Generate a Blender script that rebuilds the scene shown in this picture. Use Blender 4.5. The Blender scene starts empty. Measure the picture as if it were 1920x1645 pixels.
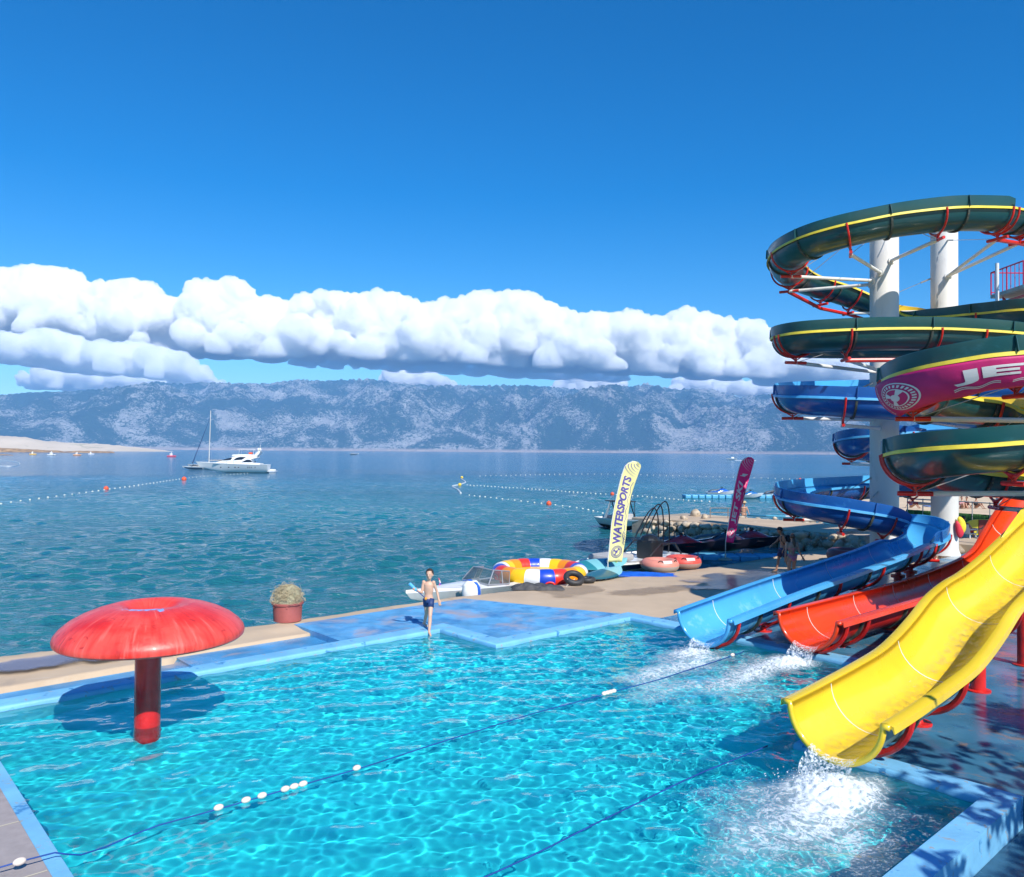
import bpy, bmesh, math, random
import numpy as np
from mathutils import Vector, Matrix, noise as mn
PI = math.pi
S = bpy.context.scene
C = S.collection
# ------------------------------------------------------------------ camera
F_PX = 1493.0          # focal length in photograph pixels (1920 wide)
H = 4.2                # camera height over the pool deck
PITCH, ROLL = math.radians(.94), math.radians(.42)
R_ = Vector((1, 0, 0)); F_ = Vector((0, math.cos(PITCH), math.sin(PITCH))); U_ = Vector((0, -math.sin(PITCH), math.cos(PITCH)))
RR = R_ * math.cos(ROLL) + U_ * math.sin(ROLL); UU = U_ * math.cos(ROLL) - R_ * math.sin(ROLL)
cam = bpy.data.cameras.new('camera'); cam_o = bpy.data.objects.new('camera', cam); C.objects.link(cam_o)
cam.sensor_width = 36; cam.lens = 36 * F_PX / 1920; cam.clip_start = .1; cam.clip_end = 60000
m = Matrix((RR, UU, -F_)).transposed().to_4x4(); m.translation = (0, 0, H); cam_o.matrix_world = m
S.camera = cam_o
# ------------------------------------------------------------------ sky and sun
SUN_EL, SUN_AZ = math.radians(43), math.radians(28)      # azimuth: east of straight behind the camera
SD = Vector((math.sin(SUN_AZ) * math.cos(SUN_EL), -math.cos(SUN_AZ) * math.cos(SUN_EL), math.sin(SUN_EL)))
w = bpy.data.worlds.new("World"); S.world = w; w.use_nodes = True
nt = w.node_tree; bg = nt.nodes['Background']
sk = nt.nodes.new('ShaderNodeTexSky'); sk.sky_type = 'NISHITA'; sk.sun_disc = False
sk.sun_elevation = SUN_EL; sk.sun_rotation = math.atan2(SD.x, SD.y)
sk.air_density = 1.0; sk.dust_density = .25; sk.ozone_density = 3.5; sk.altitude = 0
hs = nt.nodes.new('ShaderNodeHueSaturation'); hs.inputs['Saturation'].default_value = 1.50; hs.inputs['Value'].default_value = 1.0
tint = nt.nodes.new('ShaderNodeMix'); tint.data_type = 'RGBA'; tint.blend_type = 'MULTIPLY'; tint.inputs[0].default_value = 1; tint.inputs[7].default_value = (.70, .91, 1, 1)
nt.links.new(sk.outputs[0], hs.inputs['Color']); nt.links.new(hs.outputs[0], tint.inputs[6]); nt.links.new(tint.outputs[2], bg.inputs[0]); bg.inputs[1].default_value = .13
sl = bpy.data.lights.new('sun', 'SUN'); sl.energy = 4.9; sl.angle = math.radians(.5); sl.color = (1, .955, .88)
so = bpy.data.objects.new('sun', sl); C.objects.link(so); so.rotation_euler = SD.to_track_quat('Z', 'Y').to_euler()
sl.cycles.is_caustics_light = True                       # the water focuses the sun on the pool floor
S.view_settings.view_transform = 'Standard'; S.view_settings.look = 'None'; S.view_settings.exposure = .25; S.view_settings.gamma = 1
S.cycles.use_denoising = True
S.cycles.max_bounces = 34; S.cycles.diffuse_bounces = 4; S.cycles.glossy_bounces = 4; S.cycles.transmission_bounces = 8; S.cycles.transparent_max_bounces = 24; S.cycles.volume_bounces = 32
S.cycles.sample_clamp_indirect = 8
# ------------------------------------------------------------------ helpers
def P(u, v, z=0.):                                       # ground point under a photograph pixel
    d = F_ + RR * ((u - 960) / F_PX) - UU * ((v - 822.5) / F_PX)
    return d * ((z - H) / d.z) + Vector((0, 0, H))
def D(u, v, Y):                                          # point at world depth Y
    d = F_ + RR * ((u - 960) / F_PX) - UU * ((v - 822.5) / F_PX)
    return d * (Y / d.y) + Vector((0, 0, H))
dA = Vector((.7455, .6665, 0)); dB = Vector((-.6665, .7455, 0))   # along the shore / towards the sea
def W(a, b, z=0.): return dA * a + dB * b + Vector((0, 0, z))
def sst(x): x = min(1, max(0, x)); return x * x * (3 - 2 * x)
SEA = -.7
def gz(x, y):
    a = x * dA.x + y * dA.y; b = x * dB.x + y * dB.y
    return -.45 * sst((y - 23) / 13) * sst((b - 12.2) / .6)
def G(u, v):
    z = 0
    for _ in range(8):
        p = P(u, v, z); z = gz(p.x, p.y)
    return P(u, v, z)
rng = np.random.RandomState(7); random.seed(7)
_perm = np.random.RandomState(3).permutation(256).astype(np.int64); _perm = np.concatenate([_perm, _perm, _perm])
def perlin(x, y):
    xi = np.floor(x).astype(np.int64); yi = np.floor(y).astype(np.int64); xf = x - xi; yf = y - yi; xi &= 255; yi &= 255
    u = xf * xf * xf * (xf * (xf * 6 - 15) + 10); v = yf * yf * yf * (yf * (yf * 6 - 15) + 10)
    def g(h, dx, dy): a = h * (2 * PI / 256); return np.cos(a) * dx + np.sin(a) * dy
    a = g(_perm[_perm[xi] + yi], xf, yf); b = g(_perm[_perm[xi + 1] + yi], xf - 1, yf)
    c = g(_perm[_perm[xi] + yi + 1], xf, yf - 1); d = g(_perm[_perm[xi + 1] + yi + 1], xf - 1, yf - 1)
    return (a + (b - a) * u) * (1 - v) + (c + (d - c) * u) * v
def fbm(x, y, o=5, g=.5, l=2.03, ridged=False):
    s = 0; a = 1
    for k in range(o):
        n = perlin(x + 17.3 * k, y - 9.1 * k)
        s = s + a * ((1 - 2.2 * np.abs(n)) if ridged else n); x = x * l; y = y * l; a *= g
    return s
def np_mesh(name, V, Fc, smooth=True):
    V = np.asarray(V, dtype=np.float32); Fc = np.asarray(Fc, dtype=np.int32); k = Fc.shape[1]
    me = bpy.data.meshes.new(name); me.vertices.add(len(V)); me.vertices.foreach_set('co', V.ravel())
    me.loops.add(Fc.size); me.loops.foreach_set('vertex_index', Fc.ravel())
    me.polygons.add(len(Fc)); me.polygons.foreach_set('loop_start', np.arange(len(Fc), dtype=np.int32) * k)
    me.update(calc_edges=True)
    if smooth: me.shade_smooth()
    return me
def grid_faces(n, m):
    i = np.arange(n - 1)[None, :] + np.arange(m - 1)[:, None] * n
    return np.stack([i, i + 1, i + n + 1, i + n], -1).reshape(-1, 4)
# ---- materials
_M = {}
def mat(name, col=(.8, .8, .8), rough=.5, metal=0., var=0., scale=3., bump=0., bscale=30., dirt=None, dscale=2., dthr=.55, dsoft=.12, coat=0., trans=0., spec=.5, stretch=(1, 1, 1), rvar=0., gen=False):
    if name in _M: return _M[name]
    m = bpy.data.materials.new(name); m.use_nodes = True; nt = m.node_tree; b = nt.nodes['Principled BSDF']
    b.inputs['Roughness'].default_value = rough; b.inputs['Metallic'].default_value = metal; b.inputs['Coat Weight'].default_value = coat
    b.inputs['Coat Roughness'].default_value = .08; b.inputs['Transmission Weight'].default_value = trans; b.inputs['Specular IOR Level'].default_value = spec
    tc = nt.nodes.new('ShaderNodeTexCoord'); mp = nt.nodes.new('ShaderNodeMapping'); mp.inputs['Scale'].default_value = stretch
    nt.links.new(tc.outputs['Object'], mp.inputs['Vector'])
    def nz(sc, det=6, rg=.55):
        n = nt.nodes.new('ShaderNodeTexNoise'); n.inputs['Scale'].default_value = sc; n.inputs['Detail'].default_value = det; n.inputs['Roughness'].default_value = rg
        nt.links.new(mp.outputs[0], n.inputs['Vector']); return n
    def ramp(src, a, bb, c0, c1):
        r = nt.nodes.new('ShaderNodeValToRGB'); r.color_ramp.elements[0].position = a; r.color_ramp.elements[1].position = bb
        r.color_ramp.elements[0].color = (*c0, 1); r.color_ramp.elements[1].color = (*c1, 1); nt.links.new(src, r.inputs[0]); return r
    n1 = nz(scale)
    c0 = tuple(max(0, x * (1 - var)) for x in col); c1 = tuple(min(1, x * (1 + var)) for x in col)
    r1 = ramp(n1.outputs['Fac'], .32, .68, c0, c1); out = r1.outputs[0]
    if dirt:
        for k, dcol in enumerate(dirt if isinstance(dirt[0], (tuple, list)) else [dirt]):
            n2 = nz(dscale * (1 + .7 * k), 9, .62); r2 = ramp(n2.outputs['Fac'], dthr, dthr + dsoft, (0, 0, 0), (1, 1, 1))
            n2.inputs['Distortion'].default_value = .4 + k * .3
            mx = nt.nodes.new('ShaderNodeMix'); mx.data_type = 'RGBA'; nt.links.new(r2.outputs[0], mx.inputs[0]); nt.links.new(out, mx.inputs[6]); mx.inputs[7].default_value = (*dcol, 1)
            out = mx.outputs[2]
    nt.links.new(out, b.inputs['Base Color'])
    if rvar:
        n3 = nz(scale * .6); r3 = ramp(n3.outputs['Fac'], .4, .62, (max(.03, rough - rvar),) * 3, (min(1, rough + rvar),) * 3); nt.links.new(r3.outputs[0], b.inputs['Roughness'])
    if bump:
        n4 = nz(bscale, 8, .6); bp = nt.nodes.new('ShaderNodeBump'); bp.inputs['Strength'].default_value = bump; bp.inputs['Distance'].default_value = .02
        nt.links.new(n4.outputs['Fac'], bp.inputs['Height']); nt.links.new(bp.outputs[0], b.inputs['Normal'])
    _M[name] = m; return m
# ---- mesh builder
class MB:
    def __init__(s): s.v = []; s.f = []; s.mi = []; s.k = 0
    def add(s, V, Fc, mi=None):
        o = len(s.v); s.v += [Vector(p) for p in V]; s.f += [tuple(i + o for i in f) for f in Fc]; s.mi += [s.k if mi is None else mi] * len(Fc); return s
    def box(s, c, d, rz=0, M=None):
        c = Vector(c); x, y, z = d[0] / 2, d[1] / 2, d[2] / 2
        V = [Vector((i * x, j * y, k * z)) for k in (-1, 1) for j in (-1, 1) for i in (-1, 1)]
        Rm = M if M is not None else Matrix.Rotation(rz, 3, 'Z')
        return s.add([Rm @ p + c for p in V], [(0, 2, 3, 1), (4, 5, 7, 6), (0, 1, 5, 4), (2, 6, 7, 3), (0, 4, 6, 2), (1, 3, 7, 5)])
    def tube(s, pts, r, n=8, caps=True, closed=False, flat=None):
        pts = [Vector(p) for p in pts]; N = len(pts); rr = r if isinstance(r, (list, tuple)) else [r] * N
        V = []; up = None
        for i, p in enumerate(pts):
            if closed: t = pts[(i + 1) % N] - pts[i - 1]
            else: t = pts[min(i + 1, N - 1)] - pts[max(i - 1, 0)]
            t = t.normalized() if t.length > 1e-9 else Vector((0, 0, 1))
            if up is None: up = t.orthogonal().normalized()
            up = (up - t * up.dot(t)); up = up.normalized() if up.length > 1e-6 else t.orthogonal().normalized()
            sd = t.cross(up)
            for k in range(n):
                a = 2 * PI * k / n; V.append(p + (up * math.cos(a) + sd * math.sin(a)) * rr[i])
        Fc = [(i * n + k, i * n + (k + 1) % n, ((i + 1) % N) * n + (k + 1) % n, ((i + 1) % N) * n + k) for i in range(N if closed else N - 1) for k in range(n)]
        if caps and not closed: Fc += [tuple(range(n))[::-1], tuple((N - 1) * n + k for k in range(n))]
        return s.add(V, Fc)
    def lathe(s, prof, c=(0, 0, 0), n=24, M=None, sx=1, sy=1):
        c = Vector(c); V = []
        for r, z in prof:
            for k in range(n):
                a = 2 * PI * k / n; p = Vector((r * math.cos(a) * sx, r * math.sin(a) * sy, z)); V.append((M @ p if M is not None else p) + c)
        Fc = [(i * n + k, i * n + (k + 1) % n, (i + 1) * n + (k + 1) % n, (i + 1) * n + k) for i in range(len(prof) - 1) for k in range(n)]
        if prof[0][0] > 1e-4: Fc.append(tuple(range(n))[::-1])
        if prof[-1][0] > 1e-4: Fc.append(tuple((len(prof) - 1) * n + k for k in range(n)))
        return s.add(V, Fc)
    def ball(s, c, r, n=12, m=8, M=None):
        r = (r, r, r) if not isinstance(r, (tuple, list)) else r
        V = []; c = Vector(c)
        for j in range(m + 1):
            t = PI * j / m
            for k in range(n):
                a = 2 * PI * k / n; p = Vector((r[0] * math.sin(t) * math.cos(a), r[1] * math.sin(t) * math.sin(a), -r[2] * math.cos(t)))
                V.append((M @ p if M is not None else p) + c)
        return s.add(V, [(j * n + k, j * n + (k + 1) % n, (j + 1) * n + (k + 1) % n, (j + 1) * n + k) for j in range(m) for k in range(n)])
    def prism(s, poly, z0, z1):
        n = len(poly); V = [Vector((p[0], p[1], z0)) for p in poly] + [Vector((p[0], p[1], z1)) for p in poly]
        return s.add(V, [tuple(range(n))[::-1], tuple(range(n, 2 * n))] + [(i, (i + 1) % n, n + (i + 1) % n, n + i) for i in range(n)])
    def loft(s, rows, closed=False, caps=False):
        n = len(rows[0]); V = [p for r in rows for p in r]; K = n if closed else n - 1
        Fc = [(i * n + k, i * n + (k + 1) % n, (i + 1) * n + (k + 1) % n, (i + 1) * n + k) for i in range(len(rows) - 1) for k in range(K)]
        if caps: Fc += [tuple(range(n))[::-1], tuple((len(rows) - 1) * n + k for k in range(n))]
        return s.add(V, Fc)
def tag(o, label=None, cat=None, group=None, kind=None):
    if label: o['label'] = label
    if cat: o['category'] = cat
    if group: o['group'] = group
    if kind: o['kind'] = kind
    return o
def off_of(p):
    while p is not None:
        if 'off' in _OFF and p.name in _OFF['off']: return _OFF['off'][p.name]
        p = p.parent
    return Vector((0, 0, 0))
_OFF = {'off': {}}
def thing(name, label, cat, loc=(0, 0, 0), rz=0, group=None, world=False):
    o = bpy.data.objects.new(name, None); C.objects.link(o); o.location = loc; o.rotation_euler = (0, 0, rz); o.empty_display_size = .2
    tag(o, label, cat, group)
    if world: _OFF['off'][o.name] = Vector(loc)      # its meshes are given in world coordinates
    return o
def obj(name, mb, mats, parent=None, smooth=None, bevel=0, solid=0, label=None, sub=0, rcv=False):
    me = bpy.data.meshes.new(name); off = off_of(parent)
    bm = bmesh.new(); vs = [bm.verts.new(p - off) for p in mb.v]
    for f, mi in zip(mb.f, mb.mi):
        try: fc = bm.faces.new([vs[i] for i in f]); fc.material_index = mi
        except ValueError: pass
    bmesh.ops.remove_doubles(bm, verts=bm.verts, dist=1e-5)
    bmesh.ops.recalc_face_normals(bm, faces=bm.faces)
    bm.to_mesh(me); bm.free()
    for x in (mats if isinstance(mats, (list, tuple)) else [mats]): me.materials.append(x)
    o = bpy.data.objects.new(name, me); C.objects.link(o)
    if parent is not None: o.parent = parent
    if bevel:
        b = o.modifiers.new('bevel', 'BEVEL'); b.width = bevel; b.segments = 2; b.limit_method = 'ANGLE'; b.angle_limit = math.radians(40)
    if solid:
        b = o.modifiers.new('solid', 'SOLIDIFY'); b.thickness = solid; b.offset = 0
    if sub:
        b = o.modifiers.new('sub', 'SUBSURF'); b.levels = sub; b.render_levels = sub
    if smooth is None or smooth is True: me.shade_smooth() if smooth else me.shade_flat()
    else: me.shade_flat()
    if smooth == 'auto' or smooth is None:
        me.set_sharp_from_angle(angle=math.radians(35)) if False else None
    if smooth == 'auto':
        me.shade_smooth(); me.set_sharp_from_angle(angle=math.radians(38))
    if label: o['label'] = label
    if rcv: o.cycles.is_caustics_receiver = True
    return o
def copy_tree(o, parent=None):
    c = o.copy(); C.objects.link(c); c.parent = parent
    for ch in list(o.children): copy_tree(ch, c)
    return c
def text_geo(txt, bold=.02, shear=0., res=3, sub=0):
    cu = bpy.data.curves.new('t', 'FONT'); cu.body = txt; cu.size = 1; cu.offset = bold; cu.shear = shear; cu.resolution_u = res
    o = bpy.data.objects.new('t', cu); C.objects.link(o); bpy.context.view_layer.update()
    me = bpy.data.meshes.new_from_object(o.evaluated_get(bpy.context.evaluated_depsgraph_get()))
    C.objects.unlink(o); bpy.data.objects.remove(o)
    bm = bmesh.new(); bm.from_mesh(me); bmesh.ops.triangulate(bm, faces=bm.faces)
    for _ in range(sub): bmesh.ops.subdivide_edges(bm, edges=[e for e in bm.edges if e.calc_length() > .12], cuts=1, use_grid_fill=False); bmesh.ops.triangulate(bm, faces=bm.faces)
    V = [v.co.copy() for v in bm.verts]; Fc = [tuple(v.index for v in f.verts) for f in bm.faces]; bm.free()
    x0 = min(v.x for v in V); x1 = max(v.x for v in V); y0 = min(v.y for v in V); y1 = max(v.y for v in V)
    return [((v.x - x0) / (x1 - x0), (v.y - y0) / (y1 - y0)) for v in V], Fc
def spline(pts, n=8):
    out = []
    N = len(pts)
    for i in range(N - 1):
        p0 = pts[max(i - 1, 0)]; p1 = pts[i]; p2 = pts[i + 1]; p3 = pts[min(i + 2, N - 1)]
        for k in range(n):
            t = k / n; out.append(.5 * ((2 * p1) + (p2 - p0) * t + (2 * p0 - 5 * p1 + 4 * p2 - p3) * t * t + (3 * p1 - p0 - 3 * p2 + p3) * t ** 3))
    out.append(pts[-1]); return out
def resample(pts, step):
    L = [0]
    for i in range(1, len(pts)): L.append(L[-1] + (pts[i] - pts[i - 1]).length)
    n = max(2, int(L[-1] / step)); out = []; j = 0
    for k in range(n + 1):
        d = L[-1] * k / n
        while j < len(L) - 2 and L[j + 1] < d: j += 1
        t = (d - L[j]) / max(1e-9, L[j + 1] - L[j]); out.append(pts[j].lerp(pts[j + 1], t))
    return out
white = mat('white_gelcoat', (.78, .78, .76), .3, var=.05, scale=5, coat=.3, dirt=(.55, .53, .48), dthr=.66)
black = mat('black_rubber', (.02, .02, .022), .6, var=.2)
chrome = mat('stainless', (.6, .6, .6), .25, metal=1)
redpaint = mat('red_steel_paint', (.62, .018, .012), .38, var=.22, scale=6, dirt=(.30, .03, .015), dthr=.60, bump=.15, bscale=25, coat=.2)
#=====================================================================
# SETTING: pool, decks, quay, sea, hills, clouds
POOL = [(2.08, 3.5), (10.87, 3.5), (10.87, 5.95), (15.85, 5.95), (15.85, 13.15), (11.33, 13.15), (11.33, 15.18), (2.08, 15.18)]  # ccw
PW = [.36, .40, .40, .42, .42, .42, .42, .17]           # coping width of each edge
WL = -.08                                               # pool water level
FLOOR = -.74
def offset_poly(poly, ws, sgn=1):
    n = len(poly); out = []
    for i in range(n):
        p0 = Vector(poly[i - 1]); p1 = Vector(poly[i]); p2 = Vector(poly[(i + 1) % n])
        d1 = (p1 - p0).normalized(); d2 = (p2 - p1).normalized(); n1 = Vector((d1.y, -d1.x)); n2 = Vector((d2.y, -d2.x))
        w1 = ws[i - 1] * sgn; w2 = ws[i] * sgn
        out.append(p1 + n1 * w1 + n2 * w2)               # right angles only
    return out
def in_pool(a, b):
    r = (a > 2.08) & (a < 15.85) & (b > 3.5) & (b < 15.18)
    return r & ~((a > 10.87) & (b < 5.95)) & ~((a > 11.33) & (b > 13.15))
coping_m = mat('coping_paint', (.17, .45, .70), .5, var=.12, scale=1.5, dirt=[(.05, .22, .46), (.30, .34, .36)], dthr=.60, dscale=3.4, dsoft=.05, bump=.3, bscale=14)
coping_rust = mat('coping_paint_stained', (.15, .42, .62), .5, var=.12, scale=1.5, dirt=(.40, .27, .10), dthr=.55, dscale=3)
wall_m = mat('pool_wall_paint', (.10, .50, .58), .6, var=.15, scale=1.2, dirt=(.16, .38, .36), dthr=.58)
floor_m = mat('pool_floor_paint', (.014, .60, .66), .7, var=.13, scale=.8, dirt=(.005, .46, .58), dthr=.56, dscale=.7)
mb = MB(); n = len(POOL)
prof = [(1, .012), (.16, .012), (.07, .006), (.02, -.015), (-.005, -.045), (-.01, -.115)]
rows = []
for f_, z in prof:
    rows.append([W(q[0], q[1], z) for q in offset_poly(POOL, [x * f_ for x in PW])])
rows.insert(0, [W(q[0], q[1], -.4) for q in offset_poly(POOL, PW)])
mb.loft(rows, closed=True)
cop = obj('pool_coping', mb, coping_m, smooth='auto', rcv=True); tag(cop, kind='structure')
mb = MB(); inn = offset_poly(POOL, [-.0105] * n); mb.loft([[W(q[0], q[1], -.115) for q in inn], [W(q[0], q[1], FLOOR - .05) for q in inn]], closed=True)
o = obj('pool_wall', mb, wall_m, rcv=True); tag(o, kind='structure')
mb = MB(); mb.add([W(1.5, 3, FLOOR), W(16.5, 3, FLOOR), W(16.5, 15.7, FLOOR), W(1.5, 15.7, FLOOR)], [(0, 1, 2, 3)])
o = obj('pool_floor', mb, floor_m, rcv=True); tag(o, kind='structure')
# --- pool water: a real refracting surface, displaced by waves
st = .024
A = np.arange(2.05, 15.90, st); B = np.arange(3.47, 15.23, st); AA, BB = np.meshgrid(A, B)
def pool_z(a, b):
    r = np.random.RandomState(5); Z = np.zeros_like(a); chop = np.clip((a - 4) / 9, 0, 1) * .55 + .62
    calm = np.clip(1 - (a - 2) / 6, 0, 1)
    for k in range(64):
        ang = r.normal(1.25, .8); L = math.exp(r.uniform(math.log(.13), math.log(1.05))); kk = 2 * PI / L; ph = r.uniform(0, 2 * PI)
        amp = .0024 * L ** .95
        arg = kk * (a * math.cos(ang) + b * math.sin(ang)) + ph + .6 * np.sin(a * .9 + k) + .6 * np.sin(b * .8 + 2 * k)
        Z += amp * np.sin(arg) * (chop if L < .5 else 1)
    for (ca, cb, s) in ((14.4, 10.2, 1.), (15.3, 8.3, 1.), (10.1, 4.9, 1.5)):
        d = np.hypot(a - ca, b - cb); Z += s * np.exp(-d / 1.1) * (.035 * fbm(a * 3.1 + ca, b * 3.1, 5) + .006 * np.sin(16 * d))
    return Z + WL
ZZ = pool_z(AA, BB)
X = AA * dA.x + BB * dB.x; Y = AA * dA.y + BB * dB.y
me = np_mesh('pool_water', np.stack([X, Y, ZZ], -1).reshape(-1, 3), grid_faces(len(A), len(B)))
bm = bmesh.new(); bm.from_mesh(me); inside = in_pool(AA - .0, BB - .0).ravel()
kp = (in_pool(AA + .04, BB) | in_pool(AA - .04, BB) | in_pool(AA, BB + .04) | in_pool(AA, BB - .04)).ravel()
bm.verts.ensure_lookup_table(); bmesh.ops.delete(bm, geom=[v for v in bm.verts if not kp[v.index]], context='VERTS'); bm.to_mesh(me); bm.free(); me.shade_smooth()
wm = bpy.data.materials.new('pool_water'); wm.use_nodes = True; b_ = wm.node_tree.nodes['Principled BSDF']
b_.inputs['Base Color'].default_value = (.86, .99, 1, 1); b_.inputs['Roughness'].default_value = 0; b_.inputs['IOR'].default_value = 1.33; b_.inputs['Transmission Weight'].default_value = 1
me.materials.append(wm); pw = bpy.data.objects.new('pool_water', me); C.objects.link(pw); tag(pw, kind='structure'); pw.cycles.is_caustics_caster = True
# --- foam on the water (a lace of bubbles that follows the waves)
def foam_mat():
    m = bpy.data.materials.new('foam'); m.use_nodes = True; nt = m.node_tree; b = nt.nodes['Principled BSDF']
    b.inputs['Base Color'].default_value = (.82, .88, .9, 1); b.inputs['Roughness'].default_value = .6
    at = nt.nodes.new('ShaderNodeAttribute'); at.attribute_name = 'foam'
    tr = nt.nodes.new('ShaderNodeBsdfTransparent'); mx = nt.nodes.new('ShaderNodeMixShader')
    tc = nt.nodes.new('ShaderNodeTexCoord'); mp = nt.nodes.new('ShaderNodeMapping'); nt.links.new(tc.outputs['Object'], mp.inputs[0])
    def nz(s, d, dist):
        n_ = nt.nodes.new('ShaderNodeTexNoise'); n_.inputs['Scale'].default_value = s; n_.inputs['Detail'].default_value = d; n_.inputs['Distortion'].default_value = dist; n_.inputs['Roughness'].default_value = .62; nt.links.new(mp.outputs[0], n_.inputs['Vector']); return n_
    n1 = nz(2.9, 9, 1.9); n2 = nz(24, 8, .4)
    def mth(op, a, b_, clamp=False):
        k = nt.nodes.new('ShaderNodeMath'); k.operation = op; k.use_clamp = clamp
        for i, x in enumerate((a, b_)):
            if isinstance(x, (int, float)): k.inputs[i].default_value = x
            else: nt.links.new(x, k.inputs[i])
        return k.outputs[0]
    x = mth('SUBTRACT', n1.outputs['Fac'], .5); x = mth('ABSOLUTE', x, 0); x = mth('MULTIPLY', x, 5.5)       # 0 on the lace lines
    y = mth('SUBTRACT', mth('MULTIPLY', at.outputs['Fac'], .62), x); y = mth('ADD', y, mth('MULTIPLY', mth('SUBTRACT', n2.outputs['Fac'], .5), 1.15)); y = mth('MULTIPLY', y, 1.5, True); y = mth('MAXIMUM', y, mth('MULTIPLY', mth('SUBTRACT', at.outputs['Fac'], .12), mth('MULTIPLY', n2.outputs['Fac'], .75), True))
    y = mth('MULTIPLY', y, .85)
    nt.links.new(y, mx.inputs[0]); nt.links.new(tr.outputs[0], mx.inputs[1]); nt.links.new(b.outputs[0], mx.inputs[2])
    nt.links.new(mx.outputs[0], nt.nodes['Material Output'].inputs[0]); return m
fa = np.arange(6.2, 15.8, .03); fb = np.arange(3.55, 14.5, .03); FA, FB = np.meshgrid(fa, fb)
dens = np.full_like(FA, -1.)
def blob(ca, cb, la, lb, rot, s):
    c, s_ = math.cos(rot), math.sin(rot); u = ((FA - ca) * c + (FB - cb) * s_) / la; v = (-(FA - ca) * s_ + (FB - cb) * c) / lb
    return s * np.exp(-(u * u + v * v))
dd = (blob(9.9, 4.85, .55, .45, 0, 2.4) + blob(9.0, 4.7, 1.1, .8, 0, 1.05) + blob(8.1, 4.5, 1.6, 1.1, 0, .55)
      + blob(14.2, 10.2, .6, .38, 0, 1.9) + blob(13.2, 9.7, 1.5, .42, -.1, 1.15) + blob(11.9, 9.2, 1.3, .7, .1, .5)
      + blob(15.2, 8.35, .5, .38, 0, 2.0) + blob(14.2, 8.5, 1.4, .45, .05, 1.1) + blob(12.6, 8.3, 1.9, .9, .1, .55) + blob(12.2, 7.0, 1.6, .8, .2, .3))
dens = dd + .5 * fbm(FA * .9, FB * 1.3, 4) - .22
cell = (dens > 0) & in_pool(FA + .05, FB) & in_pool(FA - .05, FB)
fz = pool_z(FA, FB) + .006 + np.clip(dd - .9, 0, 2) * (.045 + .05 * np.clip(fbm(FA * 11, FB * 11, 4), -.3, 1))
me = np_mesh('foam', np.stack([FA * dA.x + FB * dB.x, FA * dA.y + FB * dB.y, fz], -1).reshape(-1, 3), grid_faces(len(fa), len(fb)))
at = me.attributes.new('foam', 'FLOAT', 'POINT'); at.data.foreach_set('value', np.clip(dens, 0, 2.5).astype(np.float32).ravel())
bm = bmesh.new(); bm.from_mesh(me); ce = cell.ravel(); bm.verts.ensure_lookup_table(); bmesh.ops.delete(bm, geom=[v for v in bm.verts if not ce[v.index]], context='VERTS'); bm.to_mesh(me); bm.free(); me.shade_smooth()
me.materials.append(foam_mat()); o = bpy.data.objects.new('foam', me); C.objects.link(o); tag(o, kind='stuff')
# --- decks
blue_deck = mat('worn_blue_deck', (.055, .25, .48), .42, var=.3, scale=1.1, dirt=[(.30, .27, .30), (.04, .17, .38)], dthr=.56, dscale=.9, dsoft=.16, bump=.2, bscale=20, stretch=(1, 1, 1), rvar=.18)
pale_deck = mat('worn_pale_blue_deck', (.10, .34, .60), .5, var=.25, scale=1.3, dirt=[(.36, .31, .33), (.04, .20, .44)], dthr=.49, dscale=.9, dsoft=.18, bump=.2, bscale=20, rvar=.15)
slide_deck = mat('wet_blue_grey_deck', (.045, .165, .27), .22, var=.3, scale=.8, dirt=[(.018, .085, .19), (.25, .17, .13)], dthr=.56, dscale=1.1, dsoft=.12, bump=.12, bscale=12, rvar=.2)
low_deck = mat('wet_dark_concrete', (.03, .10, .17), .25, var=.4, scale=1.5, dirt=[(.20, .15, .10), (.02, .05, .07)], dthr=.60, dscale=2.2, bump=.3, bscale=15, rvar=.15)
concrete = mat('sandy_concrete', (.50, .38, .26), .8, var=.10, scale=.7, dirt=[(.34, .27, .21), (.56, .46, .35)], dthr=.60, dscale=.45, dsoft=.1, bump=.35, bscale=18)
step_m = mat('step_face_blue', (.02, .16, .30), .5, var=.3, scale=5, dirt=(.2, .17, .13), dthr=.55, dscale=7)
grey_tile = mat('grey_concrete_paving', (.33, .29, .28), .65, var=.1, scale=6, dirt=(.24, .22, .20), dthr=.6, bump=.2, bscale=40)
def slab(name, poly, z0, z1, m, kind='structure'):
    mb = MB(); V = [W(a, b) for a, b in poly]; mb.prism([(p.x, p.y) for p in V], z0, z1); o = obj(name, mb, m); tag(o, kind=kind); return o
slab('deck', [(8.95, 15.60), (15.16, 15.60), (14.2, 17.88), (8.95, 17.84)], -1., 0, pale_deck)
slab('deck', [(11.752, 13.572), (16.01, 13.572), (15.16, 15.598), (11.752, 15.598)], -1., 0, pale_deck)
slab('deck', [(16.272, 12.6), (16.42, 12.6), (16.272, 12.95)], -1., -.002, pale_deck)
slab('deck', [(5.9, 15.60), (8.948, 15.60), (8.948, 17.1), (5.9, 17.15)], -1., -.13, blue_deck)
slab('deck', [(-30, 15.60), (5.898, 15.60), (5.898, 16.95), (-30, 16.2)], -1., -.17, blue_deck)
slab('deck', [(16.27, -30), (60, -30), (60, 12.3), (16.27, 12.598)], -1., 0, slide_deck)
slab('deck', [(11.28, -30), (16.268, -30), (16.268, 5.55), (11.28, 5.55)], -1., -.001, slide_deck)
slab('deck', [(-30, -30), (11.278, -30), (11.278, 3.13), (-30, 3.13)], -1., -.37, low_deck)
pv = slab('paving', [(-30, 3.14), (1.91, 3.14), (1.91, 15.59), (-30, 15.59)], -1., .004, grey_tile)
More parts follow.
